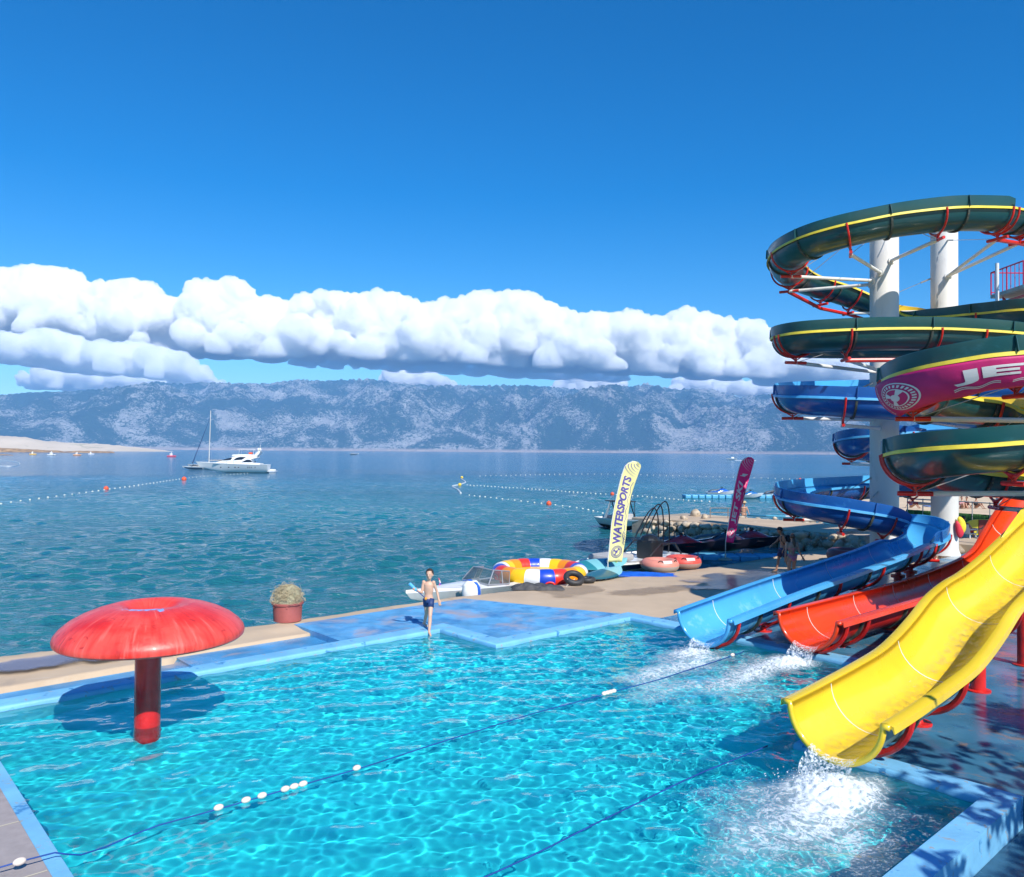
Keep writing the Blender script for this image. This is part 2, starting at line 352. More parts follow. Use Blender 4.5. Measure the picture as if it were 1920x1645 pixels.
mb = MB(); jm = mat('cream_joint', (.55, .50, .38), .8)
for k in range(-3, 4):
    bq = 10.38 - 1.385 * k; mb.add([W(-20, bq, .008), W(1.90, bq, .008), W(1.90, bq + .022, .008), W(-20, bq + .022, .008)], [(0, 1, 2, 3)])
o = obj('paving_joint', mb, jm); tag(o, kind='structure')
mb = MB(); sp = [W(1.55 + .22 * math.cos(t) - .15 + random.uniform(-.04, .04), 8.75 + .45 * math.sin(t) + random.uniform(-.05, .05), .011) for t in np.linspace(0, 2 * PI, 26)[:-1]]
mb.add(sp, [tuple(range(len(sp)))]); o = obj('paint_patch', mb, coping_m); tag(o, kind='structure')
# seaward concrete rim and the sloping concrete apron (one sheet with heights)
def quay(name, a0, a1, inner, outer, zf, st=.16, m=concrete, lip=.09):
    na = int((a1 - a0) / st) + 1; rows = []
    mb = MB(); N = 14
    for i in range(na + 1):
        a = a0 + (a1 - a0) * i / na; bi = inner(a); bo = outer(a) + .06 * mn.noise(Vector((a * 1.7, 3, 0))) + .03 * mn.noise(Vector((a * 7, 3, 0)))
        r = [W(a, bi, -1.)]
        for k in range(N + 1):
            b = bi + (bo - bi) * k / N; z = zf(a, b)
            if k == N: z -= .06 + .05 * mn.noise(Vector((a * 3, 9, 0)))
            elif k == N - 1: z -= .0
            r.append(W(a, b, z + .012 * mn.noise(Vector((a * 2, b * 2, 0)))))
        r.append(W(a, bo + .05, -.45)); r.append(W(a, bo + .02, -1.3)); rows.append(r)
    mb.loft(rows); o = obj(name, mb, m, smooth=True); tag(o, kind='structure'); return o
def outer(a): return 18.32 + (max(0, 9 - a) * .13 if a > 0 else 1.17)
quay('quay', -30, 14.2, lambda a: 16.2 + (a + 30) * .0209 - .25 if a < 5.9 else (17.0 if a < 8.95 else 17.7), outer, lambda a, b: -.075 + .02 * mn.noise(Vector((a * .8, b, 0))) + .06 * sst((b - outer(a) + 1.1) / .6))
def apz(a, b): p = W(a, b); return gz(p.x, p.y) - .012
quay('quay', 13.9, 38.2, lambda a: 17.3 - (a - 14.2) * 2.3 if a < 16.2 else 12.2, lambda a: 18.3 + (a - 14) * .03, apz)
# stain and puddles
def puddle(name, c, ra, rb, rot, z, col=(.25, .2, .2), thr=.5):
    m = bpy.data.materials.new(name); m.use_nodes = True; nt = m.node_tree; b = nt.nodes['Principled BSDF']; b.inputs['Base Color'].default_value = (*col, 1); b.inputs['Roughness'].default_value = .2 if name == 'puddle' else .8
    tr = nt.nodes.new('ShaderNodeBsdfTransparent'); mx = nt.nodes.new('ShaderNodeMixShader'); at = nt.nodes.new('ShaderNodeAttribute'); at.attribute_name = 'wet'
    nt.links.new(at.outputs['Fac'], mx.inputs[0]); nt.links.new(tr.outputs[0], mx.inputs[1]); nt.links.new(b.outputs[0], mx.inputs[2]); nt.links.new(mx.outputs[0], nt.nodes['Material Output'].inputs[0])
    u = np.linspace(-1, 1, 90); Uu, Vv = np.meshgrid(u, u); cr, sr = math.cos(rot), math.sin(rot)
    a = c[0] + Uu * ra * cr - Vv * rb * sr; b2 = c[1] + Uu * ra * sr + Vv * rb * cr
    q = 1 - (Uu ** 2 + Vv ** 2) + 1.1 * fbm(a * .8, b2 * .8, 5) - .15; q = np.clip(q * 2.2, 0, 1) * thr
    zz = np.array([[z(float(a[j, i]), float(b2[j, i])) if callable(z) else z for i in range(90)] for j in range(90)])
    me = np_mesh(name, np.stack([a * dA.x + b2 * dB.x, a * dA.y + b2 * dB.y, zz], -1).reshape(-1, 3), grid_faces(90, 90))
    t = me.attributes.new('wet', 'FLOAT', 'POINT'); t.data.foreach_set('value', q.astype(np.float32).ravel()); me.materials.append(m)
    o = bpy.data.objects.new(name, me); C.objects.link(o); tag(o, kind='stuff')
puddle('puddle', (24.5, 15.3), 4.6, 1.5, .15, lambda a, b: apz(a, b) + .022, (.055, .055, .075), .8)
puddle('stain', (20.2, 15.2), 2.6, .8, -.15, lambda a, b: apz(a, b) + .018, (.30, .23, .17), .5)
puddle('stain', (17.6, 16.9), 1.4, .9, .4, lambda a, b: apz(a, b) + .018, (.36, .28, .20), .45)
puddle('puddle', (4.2, 17.75), 1.9, .55, -.1, .012, (.16, .13, .16), .85)
# --- sea
def sea_mat():
    m = bpy.data.materials.new('sea_water'); m.use_nodes = True; nt = m.node_tree; b = nt.nodes['Principled BSDF']
    b.inputs['Roughness'].default_value = .07; b.inputs['IOR'].default_value = 1.333
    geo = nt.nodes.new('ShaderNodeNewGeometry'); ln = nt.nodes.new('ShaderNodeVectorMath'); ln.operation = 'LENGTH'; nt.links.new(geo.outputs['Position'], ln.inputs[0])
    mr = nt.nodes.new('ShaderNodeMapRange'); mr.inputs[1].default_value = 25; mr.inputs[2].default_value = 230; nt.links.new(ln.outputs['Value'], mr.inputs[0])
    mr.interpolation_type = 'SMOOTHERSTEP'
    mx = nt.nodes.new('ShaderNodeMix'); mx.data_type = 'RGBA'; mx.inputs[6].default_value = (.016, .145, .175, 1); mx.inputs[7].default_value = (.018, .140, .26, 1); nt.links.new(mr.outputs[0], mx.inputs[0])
    n0 = nt.nodes.new('ShaderNodeTexNoise'); mp0 = nt.nodes.new('ShaderNodeMapping'); nt.links.new(geo.outputs['Position'], mp0.inputs[0]); mp0.inputs['Scale'].default_value = (.006, .03, 1); nt.links.new(mp0.outputs[0], n0.inputs['Vector']); n0.inputs['Scale'].default_value = 1; n0.inputs['Detail'].default_value = 6
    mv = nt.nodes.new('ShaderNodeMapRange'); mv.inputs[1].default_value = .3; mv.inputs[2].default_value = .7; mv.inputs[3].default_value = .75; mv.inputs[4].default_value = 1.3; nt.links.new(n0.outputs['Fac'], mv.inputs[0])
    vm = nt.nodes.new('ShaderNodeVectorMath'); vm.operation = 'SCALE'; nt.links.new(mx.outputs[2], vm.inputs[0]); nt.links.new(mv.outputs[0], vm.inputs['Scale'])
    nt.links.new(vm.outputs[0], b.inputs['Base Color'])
    prev = None
    for sc, stv, dist, strg in ((.22, (.7, 1, 1), .9, .5), (.9, (.75, 1, 1), .42, .9), (2.4, (.8, 1, 1), .20, 1.), (6.5, (.9, 1, 1), .05, .9)):
        mp = nt.nodes.new('ShaderNodeMapping'); nt.links.new(geo.outputs['Position'], mp.inputs[0]); mp.inputs['Scale'].default_value = stv; mp.inputs['Rotation'].default_value = (0, 0, .35 + sc * .07)
        nz = nt.nodes.new('ShaderNodeTexNoise'); nz.inputs['Scale'].default_value = sc; nz.inputs['Detail'].default_value = 4; nz.inputs['Distortion'].default_value = .5; nt.links.new(mp.outputs[0], nz.inputs['Vector'])
        bp = nt.nodes.new('ShaderNodeBump'); bp.inputs['Strength'].default_value = strg; bp.inputs['Distance'].default_value = dist; nt.links.new(nz.outputs['Fac'], bp.inputs['Height'])
        if prev: nt.links.new(prev.outputs[0], bp.inputs['Normal'])
        prev = bp
    nt.links.new(prev.outputs[0], b.inputs['Normal']); return m
# near sea is a displaced mesh so the waves stand up; the far sea is flat
# near part: polar grid round the viewpoint's shore, real waves
azs = np.linspace(-.78, .80, 1150); rds = np.exp(np.linspace(math.log(18.), math.log(190.), 900)); AZ_, RD_ = np.meshgrid(azs, rds)
SX = RD_ * np.sin(AZ_); SY = RD_ * np.cos(AZ_); SB = SX * dB.x + SY * dB.y
rw = np.random.RandomState(11); SZ = np.zeros_like(SX)
for k in range(60):
    ang = rw.normal(2.2, .65); L = math.exp(rw.uniform(math.log(.30), math.log(2.4))); kk = 2 * PI / L; amp = .0060 * L ** .9 * np.clip((L * 75 - RD_) / 20, 0, 1)
    SZ += amp * np.sin(kk * (SX * math.cos(ang) + SY * math.sin(ang)) + rw.uniform(0, 6.28) + 1.1 * np.sin(SX * .31 + k) + 1.1 * np.sin(SY * .27 + 2 * k))
SZ *= .75 + .7 * fbm(SX * .05, SY * .05, 3); SZ *= np.clip((190 - RD_) / 30, 0, 1)
me = np_mesh('sea', np.stack([SX, SY, SEA + SZ], -1).reshape(-1, 3), grid_faces(len(azs), len(rds)))
bm = bmesh.new(); bm.from_mesh(me); kp = (SB > 17.9).ravel(); bm.verts.ensure_lookup_table(); bmesh.ops.delete(bm, geom=[v for v in bm.verts if not kp[v.index]], context='VERTS'); bm.to_mesh(me); bm.free(); me.shade_smooth()
sea_near = me
mb = MB(); R1 = 189.9; n_ = 48
ang_ = [-.78 + 1.58 * i / n_ for i in range(n_ + 1)]
inner_ = [Vector((R1 * math.sin(a), R1 * math.cos(a), SEA - .004)) for a in ang_]; outer_ = [Vector((11500 * math.sin(a), 11500 * math.cos(a), SEA - .004)) for a in ang_]
mb.loft([inner_, outer_])
def side_sea(a, sg):
    e = [Vector((r_ * math.sin(a), r_ * math.cos(a), SEA - .004)) for r_ in (26., 190., 11500.)]
    return e
l = side_sea(-.78, -1); mb.add([W(-6000, 17.95, SEA - .004), W(-6.5, 17.95, SEA - .004), l[0], l[1], l[2], Vector((-14000, 5500, SEA - .004))], [(0, 1, 2, 3, 4, 5)])
l = side_sea(.80, 1); mb.add([W(62, 17.95, SEA - .004), W(9500, 17.95, SEA - .004), l[2], l[1]], [(0, 1, 2, 3)])
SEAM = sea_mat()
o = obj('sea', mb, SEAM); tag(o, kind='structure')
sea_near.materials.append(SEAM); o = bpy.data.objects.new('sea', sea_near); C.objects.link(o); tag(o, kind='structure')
# --- far hills
def az_of(u): return math.atan2(u - 960, F_PX)
RIDGE = [(-700, 745), (-300, 744), (0, 740), (60, 735), (130, 733), (200, 728), (240, 722), (290, 715), (340, 720), (380, 716), (430, 718), (500, 719), (560, 711), (600, 714), (650, 712), (690, 710), (730, 716), (800, 722), (850, 722), (900, 723), (960, 722), (1020, 724), (1082, 730), (1148, 720), (1184, 725), (1210, 719), (1246, 726), (1272, 731), (1301, 728), (1337, 731), (1385, 744), (1428, 740), (1461, 740), (1600, 746), (1920, 752), (2300, 740), (2700, 750)]
na, nr = 1500, 190
az = np.linspace(az_of(-500), az_of(2400), na); r = np.linspace(6200, 9400, nr); AZ, RR2 = np.meshgrid(az, r)
HX = RR2 * np.sin(AZ); HY = RR2 * np.cos(AZ); t = (RR2 - r[0]) / (r[-1] - r[0])
uu = 960 + F_PX * np.tan(az); horiz = 840 + (uu) * 7.1 / 960
tgt = (horiz - np.interp(uu, [p[0] for p in RIDGE], [p[1] for p in RIDGE])) / F_PX * np.cos(az)      # tan(elevation) along each bearing
base = np.where(t < .80, (t / .80) ** .95, 1 - (t - .80) * 1.6)
low = np.clip(t / .18, 0, 1)
rg = fbm(HX / 620, HY / 900, 7, .55, ridged=True); rg2 = fbm(HX / 160, HY / 220, 5, .55, ridged=True); lg = fbm(HX / 2300 + 5, HY / 1500, 3)
big = fbm(HX / 1500 + 9, HY / 2600, 4, .5, ridged=True); Z = 600 * base * (1 + .25 * lg) + low * (250 * big * (1 - .45 * t) + 120 * rg + 34 * rg2 - 120)
Z = np.maximum(Z, -5); tan_el = (Z - H) / RR2; mx_ = tan_el.max(0)
k = np.ones(9) / 9; mxs = np.convolve(np.pad(mx_, 4, 'edge'), k, 'valid')
Z = Z * (tgt / mxs)[None, :]; Z[0] = -3
me = np_mesh('hills', np.stack([HX, HY, Z], -1).reshape(-1, 3), grid_faces(na, nr))
hm = bpy.data.materials.new('karst_hillside'); hm.use_nodes = True; nt = hm.node_tree; b = nt.nodes['Principled BSDF']; b.inputs['Roughness'].default_value = .95; b.inputs['Specular IOR Level'].default_value = .1
tc = nt.nodes.new('ShaderNodeTexCoord'); 
def hn(sc, det, dist=0, sv=(1, 1, 1)):
    mp = nt.nodes.new('ShaderNodeMapping'); mp.inputs['Scale'].default_value = sv; nt.links.new(tc.outputs['Object'], mp.inputs[0])
    x = nt.nodes.new('ShaderNodeTexNoise'); x.inputs['Scale'].default_value = sc; x.inputs['Detail'].default_value = det; x.inputs['Roughness'].default_value = .68; x.inputs['Distortion'].default_value = dist; nt.links.new(mp.outputs[0], x.inputs['Vector']); return x
def mth(nt, op, a, b_, clamp=False):
    k = nt.nodes.new('ShaderNodeMath'); k.operation = op; k.use_clamp = clamp
    for i, x in enumerate((a, b_)):
        if isinstance(x, (int, float)): k.inputs[i].default_value = x
        else: nt.links.new(x, k.inputs[i])
    return k.outputs[0]
n1 = hn(.014, 12, 2.2, (1, .45, 1.8)); n2 = hn(.0020, 8, 1.2); n3 = hn(.06, 8, .8)
sx = nt.nodes.new('ShaderNodeSeparateXYZ'); nt.links.new(tc.outputs['Object'], sx.inputs[0])
rock = mth(nt, 'ADD', mth(nt, 'ABSOLUTE', mth(nt, 'SUBTRACT', n1.outputs['Fac'], .5), 0), 0)
rock = mth(nt, 'SUBTRACT', .066, rock)                                    # thin pale ribs of limestone
rock = mth(nt, 'ADD', rock, mth(nt, 'MULTIPLY', mth(nt, 'SUBTRACT', n2.outputs['Fac'], .525), .85))
rock = mth(nt, 'ADD', rock, mth(nt, 'MULTIPLY', mth(nt, 'SUBTRACT', n3.outputs['Fac'], .5), .40))
rock = mth(nt, 'MULTIPLY', rock, 11, True)
shore = mth(nt, 'MULTIPLY', mth(nt, 'SUBTRACT', 26, sx.outputs['Z']), .06, True)
mx1 = nt.nodes.new('ShaderNodeMix'); mx1.data_type = 'RGBA'; nt.links.new(rock, mx1.inputs[0]); mx1.inputs[6].default_value = (.03, .07, .05, 1); mx1.inputs[7].default_value = (.46, .45, .42, 1)
mx2 = nt.nodes.new('ShaderNodeMix'); mx2.data_type = 'RGBA'; nt.links.new(shore, mx2.inputs[0]); nt.links.new(mx1.outputs[2], mx2.inputs[6]); mx2.inputs[7].default_value = (.55, .44, .36, 1)
nt.links.new(mx2.outputs[2], b.inputs['Base Color'])
bp = nt.nodes.new('ShaderNodeBump'); bp.inputs['Distance'].default_value = 60; bp.inputs['Strength'].default_value = 1; nt.links.new(n1.outputs['Fac'], bp.inputs['Height']); nt.links.new(bp.outputs[0], b.inputs['Normal'])
me.materials.append(hm); o = bpy.data.objects.new('hills', me); C.objects.link(o); tag(o, kind='structure')
# low pale headland on the left, with a brown rocky point before it
def headland(name, prof, y0, depth, m, seed, jag):
    us = np.linspace(prof[0][0], prof[-1][0], 260); hv = np.interp(us, [p[0] for p in prof], [p[1] for p in prof]); rows = []
    T = np.linspace(0, 1, 14); V = np.zeros((14, 260, 3))
    for j, t in enumerate(T):
        yy = y0 + depth * t; x = (us - 960) / F_PX * (y0 + depth * .5 + (yy - y0 - depth * .5) * 1.0)
        h = hv / F_PX * y0 * math.sin(min(1, t * 1.8) * PI / 2) * (1 if t < .6 else max(0, 1 - (t - .6) / .4))
        V[j, :, 0] = x; V[j, :, 1] = yy; V[j, :, 2] = SEA - .4 + h + (h > .2) * jag * (fbm(x / (14 * jag) + seed, np.full_like(x, yy / 20), 5))
    me = np_mesh(name, V.reshape(-1, 3), grid_faces(260, 14)); me.materials.append(m); o = bpy.data.objects.new(name, me); C.objects.link(o); tag(o, kind='structure')
sandhill = mat('pale_sand_hill', (.62, .52, .40), .9, var=.08, scale=.01, dirt=(.30, .30, .20), dthr=.58, dscale=.03, bump=0)
brownrock = mat('brown_shore_rock', (.42, .26, .12), .9, var=.4, scale=.15, dirt=(.14, .09, .06), dthr=.5, dscale=.2)
headland('headland', [(-500, 36), (-250, 34), (-120, 31), (0, 30.5), (45, 28), (80, 21), (130, 17), (190, 15), (240, 10), (280, 6), (310, 2), (330, 0)], 1500, 300, sandhill, 3, 1.6)
headland('shore_rocks', [(-400, 8), (-200, 9), (0, 9), (25, 8), (60, 6), (110, 4), (120, 2.2), (150, 4.5), (190, 4), (212, 3), (218, 0)], 900, 60, brownrock, 9, .7)
headland('shore_rocks', [(-120, 2.5), (0, 3), (20, 2.5), (34, 0)], 520, 20, brownrock, 5, .2)
# --- cumulus bank behind the hills
def cloud_mat():
    m = bpy.data.materials.new('cumulus'); m.use_nodes = True; nt = m.node_tree; nt.nodes.remove(nt.nodes['Principled BSDF'])
    v = nt.nodes.new('ShaderNodeVolumeScatter'); v.inputs['Color'].default_value = (.982, .984, .99, 1); v.inputs['Density'].default_value = .015; v.inputs['Anisotropy'].default_value = .0
    nt.links.new(v.outputs[0], nt.nodes['Material Output'].inputs['Volume']); return m
CM = cloud_mat()
def ico(sub):
    bm = bmesh.new(); bmesh.ops.create_icosphere(bm, subdivisions=sub, radius=1); V = np.array([v.co[:] for v in bm.verts]); Fc = np.array([[v.index for v in f.verts] for f in bm.faces]); bm.free(); return V, Fc
I2 = ico(2)
def perlin3(x, y, z):
    xi = np.floor(x).astype(np.int64); yi = np.floor(y).astype(np.int64); zi = np.floor(z).astype(np.int64); xf = x - xi; yf = y - yi; zf = z - zi; xi &= 255; yi &= 255; zi &= 255
    f = lambda t: t * t * t * (t * (t * 6 - 15) + 10)
    u, v, w_ = f(xf), f(yf), f(zf)
    def g(i, j, k): 
        h = _perm[_perm[_perm[xi + i] + yi + j] + zi + k]; a = h * (2 * PI / 256); c = ((h * 37) % 256) / 128. - 1; s = np.sqrt(1 - c * c)
        return np.cos(a) * s * (xf - i) + np.sin(a) * s * (yf - j) + c * (zf - k)
    l = lambda a, b, t: a + (b - a) * t
    return l(l(l(g(0, 0, 0), g(1, 0, 0), u), l(g(0, 1, 0), g(1, 1, 0), u), v), l(l(g(0, 0, 1), g(1, 0, 1), u), l(g(0, 1, 1), g(1, 1, 1), u), v), w_)
def cloud(name, tops, bots, dist, seed, step=46, thin=0., vox=19):
    """tops/bots: (u, v) outlines in photograph pixels, read at `dist` metres: puffs fused into one billowing surface"""
    r = np.random.RandomState(seed); Vs, Fs, off = [], [], 0
    s = dist / F_PX; u = tops[0][0]; tu = [p[0] for p in tops]; tv = [p[1] for p in tops]; bu = [p[0] for p in bots]; bv = [p[1] for p in bots]
    balls = []
    while u < tops[-1][0]:
        t = np.interp(u, tu, tv); b = np.interp(u, bu, bv); hgt = b - t
        if hgt > 6:
            v = b - 4
            while v > t:
                room = v - t; rad = min(r.uniform(14, 36), max(7, hgt * .42)); vv = max(v, t + rad * 1.0)
                balls.append((u + r.uniform(-.4, .4) * step, vv, rad * (1.0 if vv < b - 20 else .8), r.uniform(-1, 1) - (b - vv) / 130 * -.6)); v -= rad * r.uniform(.5, .8)
        u += step * r.uniform(.3, .5)
    # a crest of small puffs right along the outline
    u = tops[0][0]
    while u < tops[-1][0]:
        t = np.interp(u, tu, tv); b = np.interp(u, bu, bv)
        if b - t > 8: rad = r.uniform(7, 15); balls.append((u, t + rad, rad, r.uniform(-.5, .8)))
        u += r.uniform(5, 11)
    IV, IF = I2
    for (cu, cv, rad, dz) in balls:
        R = rad * s; V = np.array([(cu - 960) * s, dist + dz * 700, (846 - cv) * s + H]) + IV * np.array([1.1, 1, .95]) * R
        Vs.append(V); Fs.append(IF + off); off += len(V)
    me = np_mesh('tmp', np.concatenate(Vs), np.concatenate(Fs)); o = bpy.data.objects.new('tmp', me); C.objects.link(o)
    q = o.modifiers.new('r', 'REMESH'); q.mode = 'VOXEL'; q.voxel_size = vox * 2.2; q = o.modifiers.new('s', 'SMOOTH'); q.iterations = 3
    q = o.modifiers.new('u', 'SUBSURF'); q.levels = 1; q.render_levels = 1
    bpy.context.view_layer.update(); me2 = bpy.data.meshes.new_from_object(o.evaluated_get(bpy.context.evaluated_depsgraph_get())); bpy.data.objects.remove(o)
    n = len(me2.vertices); V = np.empty(n * 3); me2.vertices.foreach_get('co', V); V = V.reshape(-1, 3)
    def nrm():
        N = np.empty(n * 3); me2.vertices.foreach_get('normal', N); return N.reshape(-1, 3)
    for L, amp in ((520., 95.), (260., 90.), (125., 70.), (64., 46.), (36., 28.)):
        N = nrm(); x, y, z = (V / L).T
        bil = .55 - 2.1 * np.abs(perlin3(x + seed, y, z * 1.1)) * (1.0)
        zb = (846 - np.interp(V[:, 0] / s + 960, bu, bv)) * s + H
        k = np.clip((V[:, 2] - zb) / (30 * s), .18, 1)
        V = V + N * (bil * amp * k * (dist / 14500))[:, None]
        me2.vertices.foreach_set('co', V.astype(np.float32).ravel()); me2.update()
    zb = (846 - np.interp(V[:, 0] / s + 960, bu, bv)) * s + H; V[:, 2] = np.where(V[:, 2] < zb, zb - (zb - V[:, 2]) * .25, V[:, 2])
    me2.vertices.foreach_set('co', V.astype(np.float32).ravel()); me2.update()
    o = bpy.data.objects.new('tmp', me2); C.objects.link(o); q = o.modifiers.new('r', 'REMESH'); q.mode = 'VOXEL'; q.voxel_size = 18; q = o.modifiers.new('s', 'SMOOTH'); q.iterations = 1
    bpy.context.view_layer.update(); me3 = bpy.data.meshes.new_from_object(o.evaluated_get(bpy.context.evaluated_depsgraph_get())); bpy.data.objects.remove(o); me2 = me3; me2.name = name; me2.shade_smooth()
    me2.materials.clear()
    me2.materials.append(CM); o = bpy.data.objects.new(name, me2); C.objects.link(o); tag(o, kind='stuff'); return o
TOPS = [(-420, 560), (-200, 530), (-60, 520), (0, 518), (30, 522), (60, 510), (100, 511), (112, 535), (130, 548), (150, 534), (165, 540), (190, 540), (210, 545), (240, 536), (270, 538), (285, 565), (300, 572), (315, 562), (335, 575), (355, 578), (365, 560), (385, 538), (410, 532), (435, 535), (455, 558), (470, 575), (500, 568), (530, 564), (570, 562), (610, 556), (660, 556), (720, 556), (760, 560), (790, 576), (815, 570), (860, 570), (900, 560), (930, 555), (975, 556), (1010, 568), (1060, 588), (1095, 602), (1120, 595), (1150, 591), (1190, 594), (1215, 603), (1250, 595), (1275, 584), (1310, 588), (1360, 597), (1420, 610), (1470, 628), (1530, 640), (1600, 650), (1700, 668), (1800, 690), (1900, 700)]
BOTS = [(-420, 640), (0, 632), (100, 640), (200, 650), (300, 662), (400, 668), (500, 675), (600, 676), (700, 678), (900, 684), (1000, 690), (1200, 696), (1400, 706), (1500, 712), (1600, 716), (1700, 720), (1900, 722)]
cloud('cloud_bank', TOPS, BOTS, 14500, 4)
cloud('cloud_bank', [(-300, 640), (0, 640), (60, 638), (110, 636), (140, 646), (160, 668), (200, 660), (260, 655), (300, 664), (340, 672), (360, 690), (385, 706), (400, 716)], [(-300, 690), (0, 686), (80, 694), (140, 702), (200, 704), (260, 712), (320, 718), (400, 722)], 12200, 9, 40)
cloud('cloud_bank', [(60, 720), (90, 700), (130, 694), (200, 706), (290, 712), (380, 716)], [(60, 736), (200, 736), (380, 736)], 18500, 12, 36, .2)
cloud('cloud_bank', [(722, 716), (735, 700), (755, 692), (775, 694), (800, 706), (830, 712), (850, 720)], [(722, 735), (850, 737)], 18500, 15, 26)
cloud('cloud_bank', [(1040, 722), (1060, 708), (1090, 694), (1110, 690), (1145, 704), (1165, 722)], [(1040, 736), (1165, 736)], 18500, 16, 26)
cloud('cloud_bank', [(560, 676), (640, 672), (760, 676), (900, 684), (1040, 690), (1170, 697)], [(560, 686), (700, 692), (900, 702), (1170, 708)], 15800, 17, 40)
cloud('cloud_bank', [(1262, 722), (1275, 706), (1300, 708), (1340, 710), (1400, 716), (1500, 716), (1600, 716), (1750, 715)], [(1262, 736), (1400, 738), (1750, 736)], 18500, 18, 34, .25)
# --- haze: even air round the camera and everything up to the hills
HZ = True
if HZ:
    mb = MB(); x0, x1, y0, y1, z0, z1 = -10500, 10500, -60, 9600, -4, 800
    mb.box(((x0 + x1) / 2, (y0 + y1) / 2, (z0 + z1) / 2), (x1 - x0, y1 - y0, z1 - z0))
    hzm = bpy.data.materials.new('haze'); hzm.use_nodes = True; nt = hzm.node_tree; nt.nodes.remove(nt.nodes['Principled BSDF'])
    pv_ = nt.nodes.new('ShaderNodeVolumePrincipled'); pv_.inputs['Color'].default_value = (.26, .57, 1, 1); pv_.inputs['Density'].default_value = .000075; pv_.inputs['Anisotropy'].default_value = -.3
    nt.links.new(pv_.outputs[0], nt.nodes['Material Output'].inputs['Volume'])
    o = obj('haze', mb, hzm); tag(o, kind='stuff')
#=====================================================================
# WATER SLIDES
def fib(name, col, rough=.28, fade=None, **k): return mat(name, col, rough, var=.10, scale=.8, dirt=fade, dthr=.60, dscale=1.6, dsoft=.18, bump=.06, bscale=6, coat=.35, rvar=.1, **k)
G_out = fib('dark_green_fibreglass', (.006, .065, .068), .38, (.03, .13, .15)); Y_in = fib('yellow_fibreglass', (.80, .56, .03), .25, (.74, .54, .05)); Y_fl = mat('yellow_flange', (.80, .62, .05), .45, var=.15)
B_out = fib('deep_blue_fibreglass', (.012, .10, .36), .3, (.04, .22, .55)); B_in = fib('light_blue_fibreglass', (.07, .38, .72), .3, (.30, .60, .78)); B_fl = mat('blue_flange', (.07, .36, .66), .45, var=.15)
R_out = fib('red_fibreglass', (.80, .055, .008), .3, (.66, .03, .01)); Ro2 = mat('red_fibreglass_outside', (.60, .02, .008), .35, var=.2)
grey_out = mat('grey_green_gelcoat', (.14, .26, .24), .5, var=.3, scale=3, dirt=(.30, .36, .33), dthr=.55, dscale=3)
bolt_m = mat('bolted_joint', (.05, .06, .05), .7, var=.5, scale=12, dirt=(.35, .28, .16), dthr=.58, dscale=9)
seam_m = mat('white_seam', (.78, .80, .78), .5)
RAD = .62
